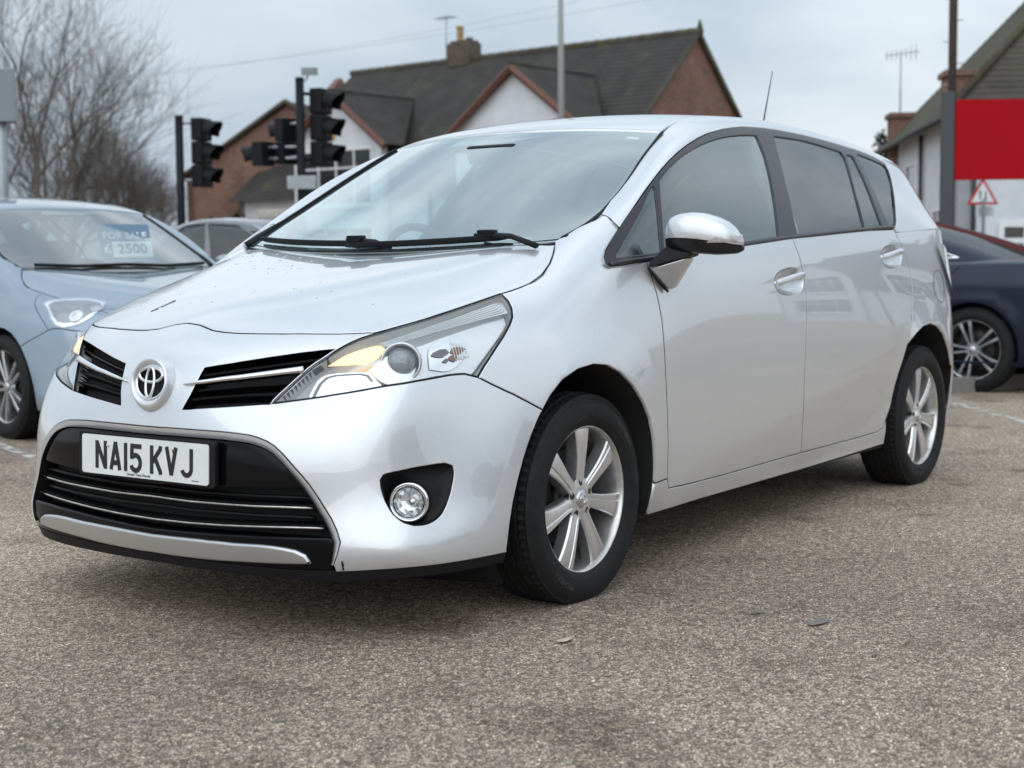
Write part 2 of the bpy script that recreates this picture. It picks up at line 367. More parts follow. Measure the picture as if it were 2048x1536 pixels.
class Surf:
    """Tensor cubic spline through a grid of points (rows v, columns u)."""
    def __init__(s, G, lu=0.0, lv=0.0, n=(260, 120), disp=None, flip=1.0):
        s.disp = disp; s.flip = flip
        G = np.asarray(G, float); s.nv, s.nu = G.shape[:2]
        def par(A):
            d = np.linalg.norm(np.diff(A, axis=1), axis=2) ** 0.75
            d = d / d.sum(1, keepdims=True)
            m = d.mean(0); return np.concatenate([[0], np.cumsum(m)])
        s.pu = par(G); s.pv = par(G.transpose(1, 0, 2))
        s.pu /= s.pu[-1]; s.pv /= s.pv[-1]
        def kn(t):
            m = len(t); k = [0] * 4 + [t[j:j + 3].mean() for j in range(1, m - 3)] + [1] * 4
            return np.array(k, float)
        s.ku = kn(s.pu); s.kv = kn(s.pv)
        Bu = bs_basis(s.pu, s.ku, s.nu); Bu[-1] = 0; Bu[-1, -1] = 1
        Bv = bs_basis(s.pv, s.kv, s.nv); Bv[-1] = 0; Bv[-1, -1] = 1
        def solve(B, D, lam):
            n_ = B.shape[1]; R = np.zeros((max(n_ - 3, 0), n_))
            for i in range(n_ - 3): R[i, i:i + 4] = [-1, 3, -3, 1]
            return np.linalg.solve(B.T @ B + lam * R.T @ R + 1e-10 * np.eye(n_), B.T @ D)
        P = solve(Bu, G.transpose(1, 0, 2).reshape(s.nu, -1), lu).reshape(s.nu, s.nv, 3).transpose(1, 0, 2)
        P = solve(Bv, P.reshape(s.nv, -1), lv).reshape(s.nv, s.nu, 3)
        s.P = P
        gu = np.linspace(0, 1, n[0]); gv = np.linspace(0, 1, n[1])
        s.gu, s.gv = gu, gv
        A = bs_basis(gu, s.ku, s.nu); B = bs_basis(gv, s.kv, s.nv)
        s.grid = np.einsum('vj,jik,ui->vuk', B, P, A)
        if s.disp: s.grid = s.disp(s.grid.reshape(-1, 3)).reshape(s.grid.shape)
        s.mu = np.linalg.norm(np.diff(s.grid, axis=1), axis=2).sum(1).mean()
        s.mv = np.linalg.norm(np.diff(s.grid, axis=0), axis=2).sum(0).mean()
    def ev(s, uv):
        uv = np.atleast_2d(uv)
        iu, Nu = bs_local(uv[:, 0], s.ku, s.nu); iv, Nv = bs_local(uv[:, 1], s.kv, s.nv); p = np.zeros((len(uv), 3))
        for a in range(4):
            for b in range(4): p += (Nv[:, a] * Nu[:, b])[:, None] * s.P[iv + a, iu + b]
        return s.disp(p) if s.disp else p
    def dv(s, uv, h=2e-4):
        uv = np.clip(np.atleast_2d(uv), h, 1 - h)
        a = (s.ev(uv + [h, 0]) - s.ev(uv - [h, 0])) / (2 * h)
        b = (s.ev(uv + [0, h]) - s.ev(uv - [0, h])) / (2 * h)
        return a, b
    def nrm(s, uv):
        a, b = s.dv(uv); n = np.cross(a, b); return s.flip * n / (np.linalg.norm(n, axis=1, keepdims=True) + 1e-12)
    def near(s, P, it=4):
        """parameters of the closest surface points"""
        P = np.atleast_2d(np.asarray(P, float)); g = s.grid.reshape(-1, 3)
        if KDTree is not None:
            if not hasattr(s, 'kd'):
                s.kd = KDTree(len(g))
                for i, q in enumerate(g): s.kd.insert(q, i)
                s.kd.balance()
            d = np.array([s.kd.find(p)[1] for p in P])
        else:
            d = np.concatenate([((P[k:k + 200][:, None] - g[None]) ** 2).sum(2).argmin(1) for k in range(0, len(P), 200)])
        out = np.stack([s.gu[d % len(s.gu)], s.gv[d // len(s.gu)]], 1)
        for _ in range(it):
            a, b = s.dv(out); r = P - s.ev(out)
            aa = (a * a).sum(1); bb = (b * b).sum(1); ab = (a * b).sum(1); ra = (r * a).sum(1); rb = (r * b).sum(1)
            det = aa * bb - ab * ab + 1e-12
            out = np.clip(out + np.clip(np.stack([(ra * bb - rb * ab) / det, (rb * aa - ra * ab) / det], 1), -.03, .03), 0, 1)
        return out

def side_grid():
    # each row: horizontal contour from the nose centre round the corner, along the side, to the tail centre (x, y, z)
    F = [  # front columns 0..9 : (x,y,z)
     [(.903,0,.190),(.899,.2,.190),(.882,.4,.192),(.860,.53,.195),(.835,.62,.20),(.765,.70,.203),(.70,.755,.205),(.61,.805,.205),(.40,.858,.205),(.20,.862,.205)],
     [(.917,0,.238),(.913,.2,.238),(.898,.4,.240),(.878,.53,.243),(.856,.62,.246),(.798,.70,.25),(.735,.757,.25),(.645,.808,.25),(.40,.866,.25),(.20,.870,.25)],
     [(.924,0,.30),(.919,.2,.30),(.903,.4,.30),(.881,.53,.30),(.846,.62,.302),(.788,.695,.305),(.715,.755,.305),(.60,.805,.305),(.39,.868,.305),(.20,.878,.30)],
     [(.929,0,.37),(.925,.2,.37),(.908,.4,.37),(.878,.53,.37),(.832,.62,.37),(.768,.69,.37),(.69,.748,.37),(.57,.80,.37),(.38,.866,.37),(.20,.884,.37)],
     [(.930,0,.44),(.926,.2,.44),(.910,.4,.44),(.876,.53,.44),(.826,.62,.44),(.757,.69,.44),(.675,.746,.44),(.548,.80,.44),(.37,.863,.44),(.20,.888,.44)],
     [(.926,0,.53),(.923,.2,.53),(.903,.4,.53),(.868,.53,.53),(.815,.62,.53),(.745,.69,.53),(.655,.745,.53),(.510,.800,.535),(.35,.855,.53),(.20,.889,.54)],
     [(.912,0,.60),(.906,.2,.60),(.868,.4,.605),(.830,.53,.61),(.783,.62,.615),(.723,.69,.62),(.635,.745,.62),(.475,.796,.62),(.33,.845,.62),(.19,.885,.64)],
     [(.888,0,.675),(.876,.2,.675),(.826,.4,.68),(.779,.53,.685),(.731,.62,.69),(.672,.69,.69),(.59,.743,.69),(.437,.791,.69),(.30,.836,.70),(.18,.872,.715)],
     [(.857,0,.745),(.843,.2,.742),(.785,.4,.745),(.738,.53,.75),(.688,.62,.752),(.632,.685,.755),(.54,.737,.757),(.385,.783,.765),(.27,.822,.775),(.16,.855,.785)],
     [(.812,0,.803),(.795,.2,.792),(.748,.4,.79),(.700,.53,.793),(.650,.61,.797),(.585,.668,.805),(.49,.717,.815),(.335,.766,.832),(.23,.797,.845),(.13,.825,.855)],
     [(.755,0,.846),(.742,.2,.833),(.697,.4,.826),(.650,.52,.828),(.590,.595,.835),(.520,.645,.848),(.42,.690,.872),(.275,.735,.898),(.18,.757,.914),(.09,.778,.930)],
     [(.68,0,.878),(.665,.2,.870),(.622,.39,.863),(.575,.49,.866),(.515,.555,.876),(.445,.602,.892),(.34,.648,.918),(.20,.690,.942),(.115,.706,.957),(.03,.716,.975)]]
    def P(z, zs=(.19,.24,.30,.38,.48,.58,.68,.78,.86,.93,.99,1.05,1.12), ys=(.855,.871,.879,.887,.891,.894,.895,.8935,.889,.881,.870,.855,.835)):
        return np.interp(z, zs, ys)
    Zs = [.205,.25,.305,.385,.475,.565,.655,.745,.825,.90,.965,1.03]
    rise = lambda x: np.interp(-x, [0, .42, 1.45, 2.45, 3.1], [0, .0, .065, .115, .135])
    def col(x, dy=(0,)*12, dz=None):
        out = []
        for i, z in enumerate(Zs):
            zz = z + rise(x) * max(0, (i - 6) / 5) ** 1.3 + (dz[i] if dz is not None else 0)
            out.append((x, P(z + rise(x) * .35 * max(0, (i - 6) / 5)) + dy[i], zz))
        return out
    C = []
    # x = 0, fender over the wheel
    C.append([(0,.862,.205),(0,.871,.25),(0,.879,.305),(0,.886,.375),(0,.891,.45),(0,.894,.55),(.0,.893,.655),(0,.885,.735),(0,.866,.81),(-.005,.836,.88),(-.015,.793,.952),(-.04,.742,1.005)])
    C.append([(-.2,.860,.205),(-.2,.870,.25),(-.2,.878,.305),(-.2,.886,.378),(-.2,.890,.455),(-.2,.894,.555),(-.2,.894,.655),(-.2,.889,.742),(-.2,.877,.82),(-.195,.857,.89),(-.19,.836,.955),(-.19,.808,1.015)])
    C.append(col(-.44, dy=(0,0,0,-.001,-.002,-.002,-.001,0,-.001,-.002,-.005,-.009)))
    C.append(col(-.9)); C.append(col(-1.45)); C.append(col(-2.0, dy=(0,0,0,0,0,0,0,0,-.002,-.004,-.006,-.008)))
    C.append(col(-2.4, dy=(0,0,0,.001,.002,.003,.002,-.002,-.006,-.011,-.016,-.02)))
    C.append(col(-2.78, dy=(-.004,-.003,-.002,.001,.003,.004,.001,-.007,-.015,-.024,-.032,-.038)))
    C.append(col(-3.05, dy=(-.02,-.014,-.012,-.009,-.007,-.007,-.011,-.02,-.031,-.042,-.052,-.058)))
    def rear(x, ys, zs=None):
        c = col(-3.1); return [(x[i] if hasattr(x, '__len__') else x, y, c[i][2]) for i, y in enumerate(ys)]
    C.append(rear(-3.22, (.79,.80,.805,.815,.825,.83,.829,.823,.812,.80,.787,.775)))
    C.append(rear([-3.33,-3.34,-3.345,-3.35,-3.355,-3.36,-3.36,-3.355,-3.35,-3.345,-3.335,-3.325], (.71,.72,.73,.74,.75,.757,.757,.75,.74,.728,.716,.70)))
    C.append(rear([-3.42,-3.44,-3.45,-3.455,-3.46,-3.465,-3.465,-3.46,-3.45,-3.44,-3.425,-3.41], (.56,)*12))
    C.append(rear([-3.46,-3.485,-3.5,-3.51,-3.515,-3.515,-3.515,-3.505,-3.49,-3.475,-3.46,-3.445], (.28,)*12))
    C.append(rear([-3.47,-3.5,-3.515,-3.525,-3.53,-3.53,-3.525,-3.515,-3.50,-3.485,-3.47,-3.455], (0,)*12))
    G = np.zeros((12, 10 + len(C), 3))
    for i in range(12):
        for j in range(10): G[i, j] = F[i][j]
        for j, c in enumerate(C): G[i, 10 + j] = c[i]
    E = np.zeros((2, G.shape[1], 3))
    for j in range(G.shape[1]):
        d = G[11, j] - G[10, j]; x = G[11, j, 0]
        for k in (0, 1):
            if j < 10: e = d * (.8, 1.6)[k] + np.array([0, 0, (-.004, -.012)[k]])
            elif x > -3.15: e = np.array([0, (-.030, -.064)[k], (.072, .142)[k]])
            else: e = np.array([(.02, .045)[k] * (1 if j > 20 else .6), (-.02, -.045)[k] * (1 if j < 22 else 0), (.07, .14)[k]])
            E[k, j] = G[11, j] + e
    E[0, 10] = (-.06,.70,1.033); E[1, 10] = (-.08,.66,1.053)
    G[10, 11] = (-.19,.848,.965); G[11, 11] = (-.197,.826,1.03); E[0, 11] = (-.225,.782,1.085); E[1, 11] = (-.262,.722,1.126)
    E[0, 12] = (-.44,.822,1.11); E[1, 12] = (-.45,.786,1.185)
    return np.concatenate([G, E])

def gh_grid():
    # belt, glass, frame edge, cant rail, roof edge ; columns from the A pillar foot to the tail centre
    B = [(.00,.845,.945),(-.22,.852,.972),(-.5,.8575,.995),(-.8,.860,1.018),(-1.1,.861,1.040),(-1.42,.860,1.066),(-1.8,.855,1.085),(-2.2,.845,1.105),(-2.5,.832,1.118),(-2.78,.813,1.128),(-3.02,.788,1.135),(-3.2,.757,1.135),(-3.33,.69,1.13),(-3.41,.54,1.12),(-3.44,.27,1.12),(-3.45,0,1.12)]
    A = [(-.11,.812,1.035),(-.31,.795,1.125),(-.575,.757,1.277),(-.85,.706,1.390),(-1.15,.664,1.460),(-1.47,.640,1.495),(-1.85,.634,1.505),(-2.25,.632,1.490),(-2.62,.632,1.462),(-2.92,.628,1.432),(-3.1,.62,1.412),(-3.2,.60,1.40),(-3.25,.545,1.395),(-3.28,.44,1.395),(-3.295,.22,1.40),(-3.30,0,1.405)]
    Wd = [(-.12,.700,1.062),(-.335,.693,1.152),(-.60,.664,1.293),(-.815,.622,1.405),(-1.06,.565,1.500),(-1.40,.538,1.545),(-1.85,.53,1.562),(-2.28,.525,1.553),(-2.68,.52,1.530),(-3.0,.515,1.503),(-3.16,.51,1.483),(-3.23,.50,1.473),(-3.26,.47,1.47),(-3.285,.39,1.475),(-3.30,.20,1.488),(-3.305,0,1.495)]
    B, A, Wd = map(np.array, (B, A, Wd)); rows = []
    bul = np.array([.004,.012,.016,.018,.018,.018,.018,.018,.017,.016,.014,.012,.01,.008,.006,.006])
    low = B.copy(); low[:, 2] -= .06; low[:, 1] += np.where(B[:, 1] > .6, .013, .0); low[13:, 0] -= .02
    rows.append(low); rows.append(B)
    for f in (.3, .6, .85):
        p = B + (A - B) * f; k = 4 * f * (1 - f) * bul
        out = np.where((np.arange(16) < 12)[:, None], np.array([[0, .9, .35]]), np.array([[-1., 0, .3]]))
        rows.append(p + k[:, None] * out)
    rows.append(A)
    m = A + (Wd - A) * .5
    bulge = np.array([.030,.026,.022,.020,.019,.018,.016,.016,.016,.016,.016,.018,.02,.02,.02,.02])
    nn = np.array([[.42,.55,.72]] * 2 + [[.40,.5,.77]] * 2 + [[.2,.5,.85]] + [[0,.55,.83]] * 6 + [[-.2,.5,.85]] + [[-.5,.3,.8]] + [[-.7,.0,.7]] * 3)
    rows.append(m + bulge[:, None] * nn)
    rows.append(Wd)
    # a little beyond, towards the roof centre
    ext = Wd.copy(); ext[:, 1] = np.where(np.arange(16) < 12, Wd[:, 1] - .07, Wd[:, 1] * .86)
    ext[:, 2] += np.array([.012,.010,.008,.010,.013,.013,.013,.013,.013,.013,.014,.015,.016,.016,.016,.018]); ext[12:, 0] += .06
    ext[:4, 0] += np.array([.03,.02,.02,.02])
    rows.append(ext)
    return np.array(rows)

def roof_grid():
    # rows centre -> ditch, columns windscreen header -> tailgate
    E = [(-.84,.615,1.415),(-.915,.594,1.457),(-1.06,.565,1.500),(-1.40,.538,1.545),(-1.85,.53,1.562),(-2.28,.525,1.553),(-2.68,.52,1.530),(-3.0,.515,1.503),(-3.16,.51,1.483),(-3.265,.48,1.470)]
    M = [(-.73,0,1.440),(-.82,0,1.483),(-.97,0,1.5235),(-1.35,0,1.575),(-1.85,0,1.597),(-2.28,0,1.593),(-2.68,0,1.573),(-3.0,0,1.545),(-3.16,0,1.526),(-3.30,0,1.495)]
    rows = []
    for t in (0, .25, .5, .7, .87, 1.0):
        r = []
        for a, b in zip(M, E):
            w = t ** 2.5; r.append((a[0] + (b[0] - a[0]) * w, b[1] * t, a[2] + (b[2] - a[2]) * w))
        rows.append(r)
    return np.array(rows)

def ws_grid():
    # windscreen: rows from the cowl up, columns from centre to side
    e = [(-.10,.70,1.045),(-.17,.692,1.078),(-.345,.692,1.158),(-.486,.683,1.227),(-.70,.652,1.345),(-.915,.594,1.457),(-.97,.58,1.482)]
    m = [(.055,0,1.010),(-.01,0,1.047),(-.205,0,1.158),(-.365,0,1.244),(-.59,0,1.364),(-.82,0,1.483),(-.88,0,1.510)]
    rows = []
    for a, b in zip(m, e):
        a, b = np.array(a), np.array(b); r = []
        for t in (0,.2,.4,.6,.8,.95,1.08):
            w = t ** 2.3
            r.append((a[0] + (b[0] - a[0]) * w, b[1] * t, a[2] + (b[2] - a[2]) * w))
        rows.append(r)
    return np.array(rows)

def top_grid():
    # bonnet: columns centre -> side, rows front -> back
    fr = [(.790,0,.828),(.785,.12,.815),(.765,.24,.808),(.732,.36,.803),(.685,.46,.800),(.640,.54,.796),(.605,.60,.793),(.575,.66,.787)]
    sh = [(.755,0,.846),(.749,.12,.838),(.733,.24,.831),(.707,.36,.827),(.670,.45,.827),(.625,.53,.829),(.583,.60,.836),(.535,.665,.836)]
    r2 = [(.68,0,.878),(.674,.12,.874),(.658,.24,.869),(.630,.36,.864),(.592,.45,.864),(.547,.53,.866),(.50,.61,.862),(.455,.685,.852)]
    r3 = [(.56,0,.914),(.555,.13,.913),(.540,.26,.911),(.512,.38,.908),(.478,.47,.907),(.435,.55,.904),(.385,.64,.893),(.345,.715,.874)]
    r4 = [(.41,0,.953),(.405,.14,.954),(.392,.28,.954),(.368,.40,.952),(.335,.50,.948),(.296,.58,.942),(.258,.665,.924),(.225,.735,.898)]
    r5 = [(.22,0,.992),(.216,.14,.995),(.205,.28,.999),(.185,.41,1.001),(.158,.51,.999),(.127,.59,.994),(.098,.672,.980),(.075,.742,.952)]
    r6 = [(.06,0,1.020),(.057,.14,1.023),(.045,.28,1.029),(.025,.42,1.035),(-.002,.52,1.038),(-.03,.60,1.038),(-.05,.675,1.029),(-.065,.745,.998)]
    r7 = [(-.06,0,1.040),(-.066,.15,1.043),(-.08,.29,1.049),(-.10,.43,1.058),(-.128,.53,1.064),(-.155,.62,1.069),(-.17,.69,1.070),(-.18,.76,1.040)]
    return np.array([fr, sh, r2, r3, r4, r5, r6, r7])

def sp(x): return np.where(x > 30, x, np.log1p(np.exp(np.clip(x, -60, 30))))
ARCH = ((0.0, .315, .375), (-2.78, .315, .375))
def side_disp(p):
    p = p.copy(); x, y, z = p[:, 0].copy(), p[:, 1].copy(), p[:, 2].copy()
    side = np.clip((y - .74) / .08, 0, 1) * np.clip((x + 3.40) / .2, 0, 1)
    # rising crease on the doors: below it the skin tucks in
    L = np.interp(-x, [.3, .46, .95, 1.45, 1.85, 2.15, 2.32, 2.46, 2.8], [.22, .30, .375, .452, .52, .585, .64, .71, .80])
    w = .012; t = w * sp((L - z) / w)
    fade = np.clip((-x - .42) / .3, 0, 1) * np.clip((x + 2.62) / .12, 0, 1)
    fade = fade * fade * (3 - 2 * fade)
    p[:, 1] -= side * fade * .115 * np.minimum(t, .26) * np.clip((z - .10) / .12, .3, 1)
    # wheel arch flares
    for cx, cz, r in ARCH:
        d = np.hypot(x - cx, (z - cz) * .93) - r; s_ = np.clip(1 - np.maximum(d, 0) / .115, 0, 1)
        ok = side * np.clip((z - .18) / .1, 0, 1)
        if cx == 0: ok = ok * np.clip((.30 - x) / .16, 0, 1)
        p[:, 1] += ok * .012 * s_ ** 1.25
    return p

def make_surfs():
    S = {}
    g = side_grid(); g[:, 9:13, 1] -= np.array([.004, .008, .006, .002])[None]; g[:, 17, 1] -= .008; g[:, 16, 1] -= .003; g[:, 18, 1] -= .003
    S['side'] = Surf(g, .02, .02, (420, 140), side_disp, 1)
    t = top_grid()
    for i in range(t.shape[0]):
        for j in range(t.shape[1]):
            if i < 2 or (j >= 6 and i < 7):
                t[i, j] = S['side'].ev(S['side'].near(t[i:i + 1, j]))[0]
    S['top'] = Surf(t, .01, .01, (120, 120), None, 1)
    h = gh_grid()
    for j in range(h.shape[1]):
        for i in (0, 1):
            if j >= 8 or j == 0: h[i, j] = S['side'].ev(S['side'].near(h[i:i + 1, j]))[0]
    for i in range(2, 8):
        for j in (0, 1): h[i, j] = .25 * h[i, j] + .75 * S['side'].ev(S['side'].near(h[i:i + 1, j]))[0]
    S['gh'] = Surf(h, .005, .005, (300, 120), None, 1)
    S['roof'] = Surf(roof_grid(), .01, .01, (160, 80), None, -1)
    S['ws'] = Surf(ws_grid(), .005, .005, (100, 100), None, 1)
    return S
